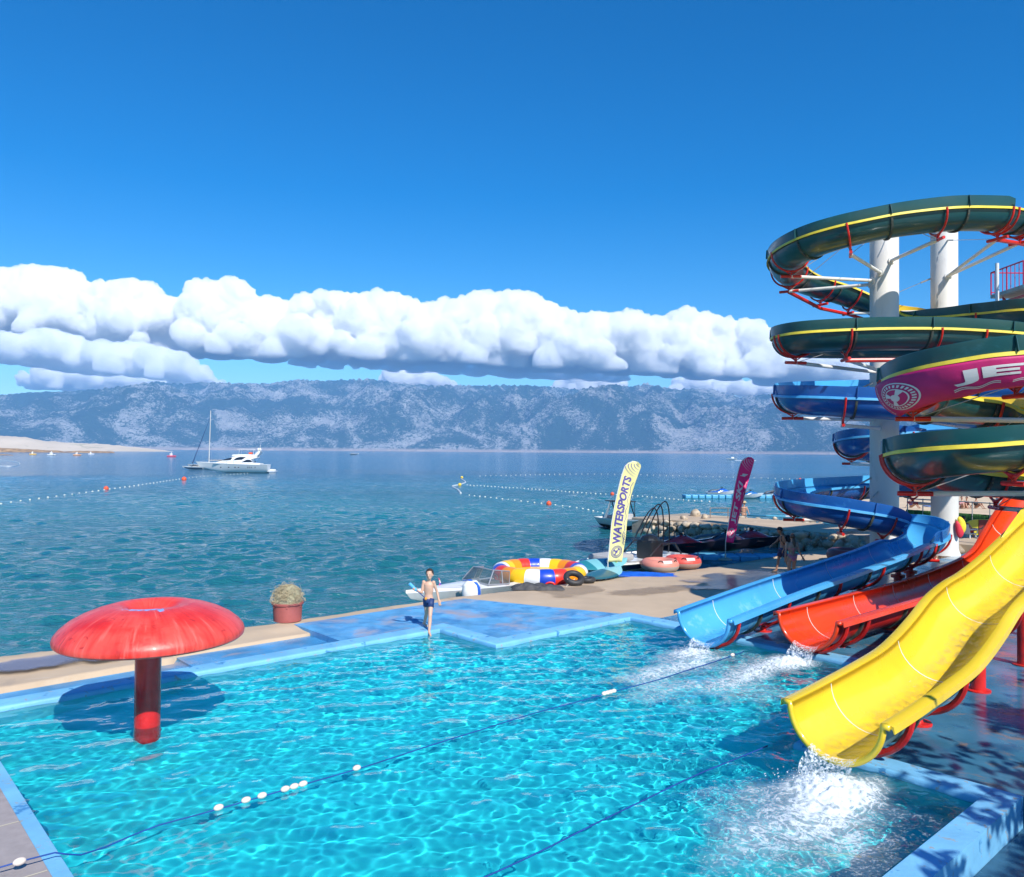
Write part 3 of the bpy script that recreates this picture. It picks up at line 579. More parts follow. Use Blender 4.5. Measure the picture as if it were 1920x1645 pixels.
class Flume:
    def __init__(s, pts, step=.14):                     # pts: (Vector, guard_left, guard_right, lip)
        P3 = [p[0] for p in pts]; n = 10; raw = []; att = []
        sp = spline(P3, n)
        for i in range(len(pts) - 1):
            for k in range(n): t = k / n; att.append([pts[i][j] * (1 - t) + pts[i + 1][j] * t for j in (1, 2, 3)])
        att.append(list(pts[-1][1:4])); raw = sp
        L = [0]
        for i in range(1, len(raw)): L.append(L[-1] + (raw[i] - raw[i - 1]).length)
        N = int(L[-1] / step); s.p = []; s.a = []
        for k in range(N + 1):
            d = L[-1] * k / N; j = min(max(0, int(np.searchsorted(L, d)) - 1), len(L) - 2); t = (d - L[j]) / max(1e-9, L[j + 1] - L[j])
            s.p.append(raw[j].lerp(raw[j + 1], t)); s.a.append([x * (1 - t) + y * t for x, y in zip(att[j], att[j + 1])])
        s.N = N; s.L = L[-1]; s.fr = []
        for i in range(N + 1):
            t = (s.p[min(i + 1, N)] - s.p[max(i - 1, 0)]).normalized(); sd = t.cross(Vector((0, 0, 1))).normalized(); s.fr.append((t, sd, sd.cross(t)))
    def at(s, i, x, n): t, sd, up = s.fr[i]; return s.p[i] + sd * x + up * n
    def near(s, q): return min(range(s.N + 1), key=lambda i: (s.p[i] - q).length)
    def arc(s, i, ang, r): return s.at(i, r * math.cos(ang), r * math.sin(ang))
    def build(s, root, mats, i0=0, i1=None, joints=2.45, name='chute', gthk=.03):
        i1 = s.N if i1 is None else i1; mb = MB(); idx = list(range(i0, i1 + 1)); K = 18; ro, ri = RAD + .015, RAD - .015
        mb.k = 0; mb.loft([[s.arc(i, PI + PI * k / K, ro) for k in range(K + 1)] for i in idx])
        mb.k = 1; mb.loft([[s.arc(i, PI + PI * k / K, ri) for k in range(K + 1)] for i in idx])
        for i in (i0, i1): mb.loft([[s.arc(i, PI + PI * k / K, ro) for k in range(K + 1)], [s.arc(i, PI + PI * k / K, ri) for k in range(K + 1)]])
        for sg, gi in ((-1, 0), (1, 1)):
            # flange: flat where a guard stands on it, a rounded lip on open runs
            mb.k = 2
            rows = []
            for i in idx:
                lip = s.a[i][2]; wd = .10 + .07 * lip; dr = .055 + .0 * lip
                pr = [(ri, 0), (ri + .005, .018 + .02 * lip), (ri + wd * .5, .022 + .03 * lip), (ri + wd, .012 + .01 * lip), (ri + wd + .012, -.012 - dr), (ri + wd, -.016 - dr), (ri + wd - .02, -.012), (ro, -.02)]
                rows.append([s.at(i, sg * x, z) for x, z in pr])
            mb.loft(rows, closed=True, caps=True)
            run = [i for i in idx if s.a[i][gi] > .04]
            segs = []
            for i in run:
                if segs and i == segs[-1][-1] + 1: segs[-1].append(i)
                else: segs.append([i])
            for sg_ in segs:
                if len(sg_) < 3: continue
                for kk, pr in ((0, lambda g: [(ri + .02 + gthk, .015), (ri + .05 + gthk, g * .5), (ri + .06 + gthk, g), (ri + .06 + gthk / 2, g + .012)]), (1, lambda g: [(ri + .06 + gthk / 2, g + .012), (ri + .06, g), (ri + .05, g * .5), (ri + .02, .015)])):
                    mb.k = kk; mb.loft([[s.at(i, sg * x, z) for x, z in pr(s.a[i][gi])] for i in sg_])
                for i in (sg_[0], sg_[-1]):
                    mb.k = 0; g = s.a[i][gi]; mb.add([s.at(i, sg * (ri + .02), .015), s.at(i, sg * (ri + .06), g), s.at(i, sg * (ri + .06 + gthk), g), s.at(i, sg * (ri + .02 + gthk), .015)], [(0, 1, 2, 3)])
        # bolted joints: a raised collar outside, a fine seam inside
        nj = int((i1 - i0) * s.L / s.N / joints); js = [i0 + int((i1 - i0) * (j + .55) / nj) for j in range(nj)] if nj else []
        for j in js:
            if j + 1 > i1: continue
            mb.k = 3; t = s.fr[j][0] * .035; KA = lambda k: PI * 1.05 + PI * .90 * k / K
            rows = [[s.arc(j, KA(k), ro - .01) + t * a for k in range(K + 1)] for a in (-1,)] + [[s.arc(j, KA(k), ro + .055) + t * a for k in range(K + 1)] for a in (-1, 1)] + [[s.arc(j, KA(k), ro - .01) + t for k in range(K + 1)]]
            mb.loft(rows)
            mb.k = 4; t = s.fr[j][0] * .009; mb.loft([[s.arc(j, PI + PI * k / K, ri - .004) + t * a for k in range(K + 1)] for a in (-1, 1)])
            for sg, gi in ((-1, 0), (1, 1)):
                g = s.a[j][gi]
                if g > .08:
                    mb.k = 0; mb.add([s.at(j, sg * (ri + .05 + gthk), .0) - t, s.at(j, sg * (ri + .13 + gthk), 0.0) - t, s.at(j, sg * (ri + .11 + gthk), g) - t, s.at(j, sg * (ri + .06 + gthk), g + .01) - t, s.at(j, sg * (ri + .05 + gthk), .0) + t, s.at(j, sg * (ri + .13 + gthk), 0.0) + t, s.at(j, sg * (ri + .11 + gthk), g) + t, s.at(j, sg * (ri + .06 + gthk), g + .01) + t], [(0, 1, 2, 3), (7, 6, 5, 4), (1, 5, 6, 2), (2, 6, 7, 3)])
        o = obj(name, mb, list(mats) + [bolt_m, seam_m], root, smooth='auto', rcv=True); s.js = js; return o
    def saddle(s, root, i, label=None, beam=True, two=False, post=None, r=.036):
        mb = MB(); t, sd, up = s.fr[i]; R = RAD + .10
        for dt in ((-.14, .14) if two else (0,)):
            mb.tube([s.p[i] + t * dt + sd * (R * math.cos(a)) + up * (R * math.sin(a)) for a in np.linspace(PI, 2 * PI, 21)], r, 8)
        c = s.p[i] - up * (R + .02)
        zc = c - Vector((0, 0, .17))
        mb.box(c - Vector((0, 0, .06)), (.09, .05, .16), math.atan2(t.y, t.x))
        # short web plates tying the hoop to the bracket
        for a in (1.28 * PI, 1.72 * PI):
            q = s.p[i] + sd * (R * math.cos(a)) + up * (R * math.sin(a)); mb.tube([q, c - Vector((0, 0, .10))], .022, 6)
        if beam: mb.tube([zc - sd * .38, zc + sd * .38], .055, 10)
        if post is not None:
            zt = zc.z; mb.lathe([(.20, zt - .02), (.20, zt + .03), (.09, zt + .035), (.07, zt + .13)], (c.x, c.y, 0), 14)
            mb.lathe([(.125, post), (.125, zt - .06), (.20, zt - .055), (.20, zt - .02)], (c.x, c.y, 0), 16); mb.lathe([(.21, post), (.21, post + .02), (.13, post + .03)], (c.x, c.y, 0), 14)
        return obj('saddle', mb, redpaint, root, smooth='auto', rcv=True), zc
def gq(u, v, Y, gl=.34, gr=0., lip=0.): return (D(u, v, Y), gl, gr, lip)
GREEN = [gq(2240, 470, 36, 0), gq(2100, 452, 33, 0), gq(2000, 430, 30, 0), gq(1925, 410, 28.2, 0), gq(1872, 400, 27.4, .02), gq(1864, 399, 27.3, .36), gq(1800, 398, 27, .36), gq(1750, 401, 26.9, .36), gq(1665, 412, 27, .34), gq(1580, 431, 27.3, .34), gq(1520, 452, 28.1, .34), gq(1480, 476, 29.8, .34), gq(1476, 500, 31.6, .34), gq(1508, 522, 33.2, .3), gq(1570, 541, 34.2, .26), gq(1632, 562, 34.4, .26), gq(1700, 585, 33.8, .26), gq(1762, 596, 32, .02, .3), gq(1850, 590, 30.2, 0, .36), gq(1925, 584, 28.8, 0, .36), gq(2010, 588, 28.2, .05, .3), gq(2090, 602, 27.4, .3), gq(2080, 622, 26.4, .3), gq(1990, 631, 26.1, .3), gq(1920, 631, 26.1, .3), gq(1850, 626, 26.1, .34), gq(1750, 621, 26.1, .34), gq(1640, 621, 26.2, .34), gq(1560, 624, 26.3, .34), gq(1506, 628, 26.7, .34), gq(1484, 634, 27.6, .34), gq(1510, 638, 28.3, .3), gq(1580, 639, 28.2, .1), gq(1660, 639, 28.0, .1), gq(1760, 640, 27.6, .1), gq(1880, 645, 26.3, .1), gq(1990, 652, 24, .3), gq(2060, 655, 21.4, .3), gq(2040, 650, 18.8, .3), gq(1960, 655, 17.4, .3), gq(1891, 665, 17.1, .34), gq(1830, 674, 17.2, .34), gq(1765, 690, 17.6, .34), gq(1722, 707, 18.3, .34), gq(1706, 722, 19.5, .34), gq(1730, 738, 20.9, .3), gq(1790, 750, 21.7, .22), gq(1860, 757, 21.9, .22), gq(1940, 768, 21.3, .3), gq(2010, 786, 20, .3), gq(2040, 806, 18.5, .3), gq(1990, 822, 17.4, .3), gq(1920, 826, 17.1, .34), gq(1860, 831, 17.1, .34), gq(1790, 838, 17.3, .34), gq(1735, 847, 18.0, .34), gq(1710, 858, 19.3, .34), gq(1735, 872, 20.8, .3), gq(1800, 884, 21.6, .2), gq(1870, 890, 21.7, .2), gq(1950, 898, 21.3, .3), gq(2030, 908, 20.6, .3)]
yz = [(26.5, 3.35), (24.5, 3.25), (22.5, 3.05), (20.7, 2.72), (19, 2.30), (18, 2.06), (17, 1.87), (16.2, 1.77), (15.4, 1.6), (14.6, 1.30), (13.9, 1.08), (13.3, .95), (12.4, .86), (11.6, .80), (11, .76), (10.35, .73)]
def wq(a, b, z, gl=0., gr=0., lip=1.): return (W(a, b, z), gl, gr, lip)
GREEN += [wq(28.2, 3.9, 3.45, .3, .0, 0)] + [wq(a, 5.08 if a < 24.6 else 4.8, z, 0, .26 if a > 19.0 else 0, 1) for a, z in yz]
BLUE = [gq(2250, 700, 36, 0, .3), gq(2100, 712, 35, 0, .3), gq(1900, 718, 34.6, 0, .34), gq(1760, 720, 34.4, 0, .34), gq(1660, 724, 34.2, 0, .34), gq(1560, 728, 33.4, 0, .34), gq(1505, 732, 31.6, 0, .34), gq(1486, 738, 29.5, 0, .34), gq(1510, 744, 27.9, 0, .36), gq(1580, 748, 27.2, 0, .36), gq(1660, 752, 27.0, 0, .36), gq(1740, 760, 27.2, 0, .36), gq(1830, 775, 28.5, 0, .36), gq(1870, 790, 30.4, 0, .36), gq(1820, 803, 32.0, 0, .36), gq(1740, 808, 32.6, 0, .34), gq(1670, 813, 32.8, .34, .0), gq(1620, 820, 33.2, .34, 0), gq(1596, 829, 34.4, .34, 0), gq(1620, 838, 35.8, .34, 0), gq(1690, 846, 36.4, .3, 0), gq(1800, 858, 36.8, .3, 0), gq(1880, 872, 37.2, 0.1, .3), gq(1940, 884, 36.6, 0, .3), gq(1900, 892, 35.8, 0, .34), gq(1800, 899, 35.4, 0, .34), gq(1700, 905, 35.3, 0, .34), gq(1620, 909, 35, 0, .34), gq(1540, 914, 33.9, 0, .34), gq(1494, 921, 31.9, 0, .36), gq(1490, 931, 29.9, 0, .36), gq(1530, 943, 28.6, 0, .36), gq(1600, 956, 28.2, 0.02, .36), gq(1670, 970, 28.3, .1, .34), gq(1716, 984, 28.1, .32, .1), gq(1737, 998, 27.2, .34, 0.02), gq(1732, 1008, 26.1, .34, 0), gq(1712, 1016, 25.2, .34, 0)] + [wq(a, 10.14, z, 0, 0, 1) for a, z in [(25.0, 1.50), (23.5, 1.34), (21.8, 1.21), (20, 1.08), (18.4, .98), (17, .87), (16, .78), (15.3, .72), (14.66, .66)]]
RED = [gq(2180, 820, 27, 0, 0), gq(2060, 845, 26.4, 0, 0, .5), gq(1990, 872, 26, 0, 0, 1), gq(1948, 915, 25.4, 0, 0, 1), gq(1916, 960, 24.8, 0, 0, 1), gq(1888, 1008, 24.2, 0, 0, 1), gq(1858, 1048, 23.6, 0, 0, 1)] + [wq(a, 8.30, z, 0, 0, 1) for a, z in [(23.2, .82), (21, .77), (19.5, .77), (18, .77), (16.6, .77), (15.72, .77)]]
gr_root = thing('water_slide', 'tall dark green spiral water slide that ends in the broad yellow chute over the pool', 'water slide', W(10.4, 5.08, 0), world=True)
bl_root = thing('water_slide', 'blue spiral water slide with a light blue straight run, leftmost chute at the pool', 'water slide', W(14.7, 10.14, 0), world=True)
rd_root = thing('water_slide', 'red water slide with its mouth between the blue and the yellow chutes', 'water slide', W(15.8, 8.3, 0), world=True)
FG = Flume(GREEN); FB = Flume(BLUE); FR = Flume(RED)
iy = FG.near(W(26.5, 4.8, 3.35))
FG.build(gr_root, (G_out, Y_in, Y_fl), 0, iy); FG.build(gr_root, (grey_out, Y_in, Y_in), iy, FG.N, 2.3)
ib = FB.near(W(25.4, 10.14, 1.52))
FB.build(bl_root, (B_out, B_in, B_fl), 0, ib); FB.build(bl_root, (B_in, B_in, B_in), ib, FB.N, 2.3); FR.build(rd_root, (Ro2, R_out, R_out), joints=2.2)
# lips of the mouths: a thick rolled edge round each open end
for FL, root, m_ in ((FG, gr_root, Y_in), (FB, bl_root, B_in), (FR, rd_root, R_out)):
    mb = MB(); i = FL.N; t = FL.fr[i][0]; rows = [FL.arc(i, PI + PI * k / 24, RAD + .02) - t * .0 for k in range(25)]
    mb.tube([FL.at(i, -(RAD + .11), .0)] + rows + [FL.at(i, RAD + .11, .0)], .045, 8); obj('mouth_rim', mb, m_, root, smooth=True, rcv=True)
# saddles
zG = {}
for k, (u, v, Y, two) in enumerate([(2020, 435, 30, 0), (1912, 410, 28, 1), (1866, 399, 27.3, 1), (1750, 401, 26.9, 0), (1585, 430, 27.3, 0), (1484, 474, 29.6, 0), (1478, 505, 32, 0), (1540, 532, 33.8, 0), (1598, 552, 34.3, 0), (1858, 590, 30.2, 0), (1824, 625, 26.1, 0), (1748, 621, 26.1, 0), (1583, 623, 26.2, 0), (1492, 630, 27.0, 1), (1900, 664, 17.1, 0), (1712, 714, 18.8, 1), (1872, 757, 21.9, 0), (1892, 828, 17.1, 0), (1716, 853, 18.7, 1), (1872, 890, 21.7, 0)]):
    i = FG.near(D(u, v, Y)); zG[k] = (FG.saddle(gr_root, i, two=bool(two))[1], i)
for a, po in ((11.05, None), (13.0, 0.), (15.6, 0.), (18.2, 0.), (21.0, 0.), (24.0, 0.)): FG.saddle(gr_root, FG.near(W(a, 5.08, float(np.interp(a, [p[0] for p in yz[::-1]], [p[1] for p in yz[::-1]])))), beam=False, post=po, r=.05)
zB = {}
for k, (u, v, Y, two) in enumerate([(1488, 740, 29.3, 1), (1580, 748, 27.2, 0), (1600, 830, 34.6, 1), (1700, 811, 32.6, 0), (1490, 930, 30, 1), (1600, 911, 34.8, 0), (1580, 952, 28.3, 0), (1664, 969, 28.3, 0), (1738, 1000, 27, 0), (1710, 905, 35.3, 0)]):
    i = FB.near(D(u, v, Y)); zB[k] = (FB.saddle(bl_root, i, two=bool(two))[1], i)
for a, po in ((14.95, None), (17.0, 0.), (19.6, None), (22.0, 0.), (24.6, 0.)): FB.saddle(bl_root, FB.near(W(a, 10.14, float(np.interp(a, [14.66, 16, 18.4, 21.8, 25], [.66, .78, .98, 1.21, 1.5])))), beam=False, post=po, r=.04)
i = FB.near(D(1700, 1019, 25)); FB.saddle(bl_root, i, beam=False, post=0., r=.04)
for a, po in ((15.95, None), (17.0, 0.), (19.6, 0.), (22.0, 0.)): FR.saddle(rd_root, FR.near(W(a, 8.3, .77)), beam=False, post=po, r=.05)
FR.saddle(rd_root, FR.near(D(1905, 975, 24.6)), beam=False, post=0., r=.05)
# concrete columns with arms and stays
col_m = mat('painted_concrete_column', (.66, .64, .60), .7, var=.05, scale=1.2, dirt=(.50, .48, .44), dthr=.60, dscale=1.6, bump=.12, bscale=10, stretch=(1, 1, .35))
arm_m = mat('white_arm_paint', (.70, .69, .66), .45, var=.08, dirt=(.45, .42, .36), dthr=.64)
cable_m = mat('steel_cable', (.45, .45, .45), .4, metal=.6)
def column(x, y, top, r, label, arms, stays, z0=0.):
    root = thing('support_column', label, 'column', (x, y, z0), group='columns that carry the slides', world=True)
    mb = MB(); mb.lathe([(r * 1.16, z0), (r * 1.02, z0 + .22), (r, z0 + .3), (r, 7.2), (r * 1.012, 7.21), (r * 1.012, 7.26), (r, 7.27), (r, top - .08), (r * .95, top), (0, top + .05)], (x, y, 0), 40); obj('shaft', mb, col_m, root, smooth='auto')
    c = Vector((x, y, 0))
    for q in arms:
        d = Vector((q.x - x, q.y - y, 0)).normalized(); s_ = Vector((x, y, q.z)) + d * (r - .05); mb = MB(); mb.tube([s_, q - d * .0], .065, 10); mb.tube([s_, s_ + d * .09], .13, 12); obj('arm', mb, arm_m, root, smooth='auto')
    for q, dz in stays:
        d = Vector((q.x - x, q.y - y, 0)).normalized(); s_ = Vector((x, y, q.z + dz)) + d * r; mb = MB(); mb.tube([s_, q], .013, 5); mb.tube([s_, s_.lerp(q, .12)], .035, 6); obj('stay_rod', mb, cable_m, root, smooth='auto')
    return root
ZA = lambda d, k: d[k][0]
C1 = D(1658, 900, 30.3); C2 = D(1771, 900, 33.6); C3 = Vector((13.9, 19.4, 0))
column(C1.x, C1.y, D(1658, 397, 30).z, .51, 'tall off-white round column, the left one of the pair inside the spirals', [ZA(zG, 4), ZA(zG, 5), ZA(zG, 6), ZA(zG, 3), ZA(zG, 13), ZA(zG, 12), ZA(zB, 0), ZA(zB, 1), ZA(zB, 2), ZA(zB, 4), ZA(zB, 6)], [(ZA(zG, 4), 1.6), (ZA(zG, 5), 2.2), (ZA(zG, 6), 2.3), (ZA(zG, 3), 1.5), (ZA(zG, 13), 1.3), (ZA(zB, 0), 1.4), (ZA(zB, 1), 1.4), (ZA(zB, 4), 1.6), (ZA(zB, 5), 1.3), (ZA(zB, 6), 1.4)])
column(C2.x, C2.y, D(1771, 430, 33.6).z, .52, 'tall off-white round column, the right one of the pair inside the spirals', [ZA(zG, 2), ZA(zG, 1), ZA(zG, 8), ZA(zG, 9), ZA(zG, 10), ZA(zB, 3), ZA(zB, 9)], [(ZA(zG, 2), 1.5), (ZA(zG, 9), 1.5), (ZA(zG, 8), 1.4)])
column(C3.x, C3.y, 9.2, .42, 'near round column at the right edge carrying the lower green loops', [ZA(zG, 15), ZA(zG, 14), ZA(zG, 16), ZA(zG, 18), ZA(zG, 17), ZA(zG, 19)], [(ZA(zG, 15), 1.3), (ZA(zG, 16), 1.3), (ZA(zG, 18), 1.3), (ZA(zG, 14), 1.2), (ZA(zG, 19), 1.2)])
# red tie beams under the upper loops
for root, pts in ((gr_root, [ZA(zG, 6), ZA(zG, 7) - Vector((0, 0, .12)), ZA(zG, 8), ZA(zG, 8) + (ZA(zG, 8) - ZA(zG, 7)) * .6]), (gr_root, [ZA(zG, 12), ZA(zG, 12) + (ZA(zG, 11) - ZA(zG, 12)) * .45, ZA(zG, 11) - Vector((0, 0, .02))]), (gr_root, [ZA(zG, 2), ZA(zG, 1), ZA(zG, 0)])):
    mb = MB(); mb.tube([p + Vector((0, 0, -.03)) for p in pts], .075, 8); obj('tie_beam', mb, redpaint, root, smooth='auto')
#=====================================================================
# PROPS
def lay(root, u, v, z=None, rz=0):
    p = G(u, v) if z is None else P(u, v, z); root.location = p; root.rotation_euler = (0, 0, rz); return root
SH = math.atan2(dA.y, dA.x)                              # heading along the shore
# --- mushroom fountain
mx_, my_ = P(276, 1360, WL).x, P(276, 1360, WL).y
mush = thing('mushroom_fountain', 'big red mushroom fountain with a peeling blue patch on top, standing in the pool', 'fountain', (mx_, my_, 0))
capm = bpy.data.materials.new('weathered_red_cap'); capm.use_nodes = True; nt = capm.node_tree; b = nt.nodes['Principled BSDF']; b.inputs['Roughness'].default_value = .42; b.inputs['Coat Weight'].default_value = .15
tc = nt.nodes.new('ShaderNodeTexCoord')
def nz_(nt, tc, sc, det=6, st=(1, 1, 1), dist=0.):
    mp = nt.nodes.new('ShaderNodeMapping'); mp.inputs['Scale'].default_value = st; nt.links.new(tc.outputs['Object'], mp.inputs[0]); x = nt.nodes.new('ShaderNodeTexNoise'); x.inputs['Scale'].default_value = sc; x.inputs['Detail'].default_value = det; x.inputs['Distortion'].default_value = dist; nt.links.new(mp.outputs[0], x.inputs['Vector']); return x.outputs['Fac']
def mixc(nt, f, a, b_):
    m = nt.nodes.new('ShaderNodeMix'); m.data_type = 'RGBA'
    for i, x in ((6, a), (7, b_)):
        if isinstance(x, tuple): m.inputs[i].default_value = (*x, 1)
        else: nt.links.new(x, m.inputs[i])
    if isinstance(f, float): m.inputs[0].default_value = f
    else: nt.links.new(f, m.inputs[0])
    return m.outputs[2]
f1 = mth(nt, 'MULTIPLY', mth(nt, 'SUBTRACT', nz_(nt, tc, 1.3, 8, dist=.8), .42), 4, True)
c1 = mixc(nt, f1, (.78, .075, .055), (.66, .020, .012))
f2 = mth(nt, 'MULTIPLY', mth(nt, 'SUBTRACT', nz_(nt, tc, 5, 9, (1, 1, .3), 2.2), .60), 9, True)
c2 = mixc(nt, mth(nt, 'MULTIPLY', f2, .75), c1, (.30, .012, .012))
f3 = mth(nt, 'MULTIPLY', mth(nt, 'SUBTRACT', nz_(nt, tc, 2.1, 9, dist=.5), .665), 14, True); c3 = mixc(nt, mth(nt, 'MULTIPLY', f3, .8), c2, (.80, .32, .32))
sx = nt.nodes.new('ShaderNodeSeparateXYZ'); nt.links.new(tc.outputs['Object'], sx.inputs[0])
dd_ = mth(nt, 'ADD', mth(nt, 'POWER', mth(nt, 'MULTIPLY', mth(nt, 'SUBTRACT', sx.outputs['X'], .10), 2.2), 2), mth(nt, 'POWER', mth(nt, 'MULTIPLY', mth(nt, 'ADD', sx.outputs['Y'], .40), 4.2), 2))
f4 = mth(nt, 'MULTIPLY', mth(nt, 'SUBTRACT', mth(nt, 'ADD', mth(nt, 'MULTIPLY', nz_(nt, tc, 7, 9), 2.6), -.9), dd_), 9, True)
vn = nt.nodes.new('ShaderNodeVectorMath'); vn.operation = 'MULTIPLY'; vn.inputs[1].default_value = (1, 1, 0); nt.links.new(tc.outputs['Object'], vn.inputs[0]); vz = nt.nodes.new('ShaderNodeVectorMath'); vz.operation = 'NORMALIZE'; nt.links.new(vn.outputs[0], vz.inputs[0])
va = nt.nodes.new('ShaderNodeVectorMath'); va.operation = 'MULTIPLY_ADD'; nt.links.new(tc.outputs['Object'], va.inputs[0]); va.inputs[1].default_value = (.10, .10, .10); nt.links.new(vz.outputs[0], va.inputs[2]); ns = nt.nodes.new('ShaderNodeTexNoise'); ns.inputs['Scale'].default_value = 17; ns.inputs['Detail'].default_value = 7; nt.links.new(va.outputs[0], ns.inputs['Vector'])
c3 = mixc(nt, mth(nt, 'MULTIPLY', mth(nt, 'MULTIPLY', mth(nt, 'SUBTRACT', ns.outputs['Fac'], .50), 5, True), .60), c3, (.52, .02, .015)); c3 = mixc(nt, mth(nt, 'MULTIPLY', mth(nt, 'MULTIPLY', mth(nt, 'SUBTRACT', .42, ns.outputs['Fac']), 5, True), .55), c3, (.84, .22, .18))
c4 = mixc(nt, f4, c3, (.20, .42, .80)); nt.links.new(c4, b.inputs['Base Color'])
bp = nt.nodes.new('ShaderNodeBump'); bp.inputs['Strength'].default_value = .35; bp.inputs['Distance'].default_value = .02; nt.links.new(nz_(nt, tc, 9, 8), bp.inputs['Height']); nt.links.new(bp.outputs[0], b.inputs['Normal'])
mb = MB(); pr = [(0, 1.66), (.22, 1.67), (.34, 1.70), (.42, 1.765), (.52, 1.80), (.68, 1.79), (.9, 1.735), (1.1, 1.665), (1.28, 1.575), (1.41, 1.475), (1.475, 1.40), (1.495, 1.34), (1.485, 1.29), (1.45, 1.262), (1.40, 1.27), (1.30, 1.32), (.9, 1.42), (.25, 1.5), (0, 1.5)]
mb.lathe([(q * .915, z_) for q, z_ in pr], (.05, 0, 0), 96); o = obj('cap', mb, capm, mush, smooth='auto', rcv=True); 
mb = MB(); mb.lathe([(.19, FLOOR), (.19, 1.55)], (0, 0, 0), 32); obj('stem', mb, mat('red_stem_paint', (.55, .012, .012), .25, var=.3, scale=3, dirt=(.75, .10, .06), dthr=.64, dscale=4, coat=.3), mush, smooth='auto', rcv=True)
# --- ropes with floats across the pool
rope_m = mat('blue_rope', (.008, .055, .26), .6, var=.2); bead_m = mat('cream_float', (.72, .60, .52), .45, var=.1)
def rope(label, a0, a1, b, beads, sag=.0, pre=()):
    pts = [W(a_, b_, z_) for a_, b_, z_ in pre] + [W(a, b + .05 * math.sin(a * .9), WL + .022 + .004 * math.sin(a * 3)) for a in np.arange(a0, a1, .18)] 
    root = thing('float_rope', label, 'rope', pts[0], world=True)
    mb = MB(); mb.tube(pts, .009, 6); obj('cord', mb, rope_m, root, smooth=True)
    for a in beads:
        mb = MB(); bb = b + .05 * math.sin(a * .9); z = WL + .035
        if a < 2: z, bb = .10, 9.17
        M = Matrix.Rotation(SH, 3, 'Z'); mb.ball(W(a, bb, z), (.062, .038, .038), 12, 8, M); obj('float', mb, bead_m, root, smooth=True)
    return root
rope('blue rope crossing the pool from the paved edge, strung with cream floats', 3.1, 15.2, 9.40, [1.69, 3.77, 4.10, 4.30, 4.60, 4.72, 4.84, 5.62, 10.62, 10.70, 10.78, 10.86, 14.7], pre=[(1.2, 9.2, .05), (1.45, 9.19, .09), (1.69, 9.17, .10), (2.0, 9.16, .09), (2.12, 9.17, .03), (2.25, 9.20, -.03), (2.5, 9.27, -.058), (2.8, 9.36, -.058)])
mb = MB()
rope('blue rope without floats, nearer the camera, running to the inner pool corner', 5.0, 10.7, 6.2, [])
mb = MB(); t_ = np.linspace(0, 1, 60)
mb.tube([W(1.28 + .035 * math.cos(7 * x * PI) - .05 * x, 9.2 + .045 * math.sin(5 * x * PI), .05 + .03 * math.sin(9 * x * PI)) for x in t_], .014, 6); k = obj('rope_knot', mb, rope_m, smooth=True); tag(k, 'blue knot at the end of the float rope on the grey paving', 'knot')
# --- tub with a heap of net
tub = lay(thing('net_tub', 'round dark red tub on the quay edge', 'tub', (0, 0, 0)), 539, 1163, -.0)
tubm = mat('faded_red_plastic', (.36, .095, .085), .6, var=.12, scale=4, dirt=(.28, .06, .05), dthr=.6, bump=.1)
mb = MB(); mb.lathe([(.325, 0), (.335, .0), (.355, .40), (.385, .405), (.39, .45), (.355, .455), (.345, .42), (.31, .06), (0, .06)], (0, 0, 0), 36); tw_ = obj('wall', mb, tubm, tub, smooth='auto')
for k in range(6):
    mb = MB(); a = k * PI / 3 - .3; mb.box((.36 * math.cos(a), .36 * math.sin(a), .37), (.03, .03, .05), a); obj('lug', mb, tubm, tw_)
net = lay(thing('fishing_net', 'tangled beige fishing net heaped in the red tub', 'net', (0, 0, 0)), 539, 1163, -.0)
netm = mat('beige_net', (.46, .38, .24), .9, var=.25, scale=6); r = np.random.RandomState(2)
mb = MB(); mb.ball((0, 0, .47), (.32, .32, .38), 24, 16)
for v in mb.v: v *= 1 + .12 * mn.noise(v * 6); 
obj('heap', mb, mat('net_mesh_green', (.36, .34, .22), .95, var=.3, scale=22, bump=1., bscale=40), net, smooth=True)
mb = MB()
for k in range(700):
    c = Vector((r.normal(), r.normal(), abs(r.normal()) + .1)).normalized(); c = Vector((c.x * .33, c.y * .33, .47 + c.z * .38)); p = [c.copy()]
    d = Vector(r.normal(size=3)).normalized()
    for j in range(6): d = (d + Vector(r.normal(size=3)) * .5).normalized(); q = p[-1] + d * .045; q2 = Vector((q.x, q.y, q.z - .45)); L = q2.length; q2 = q2 * (min(max(L, .33), .43 if k % 5 else .50) / L); p.append(Vector((q2.x, q2.y, max(q2.z, 0) + .45)))
    mb.tube(p, .0035, 3)
obj('twine', mb, netm, net)
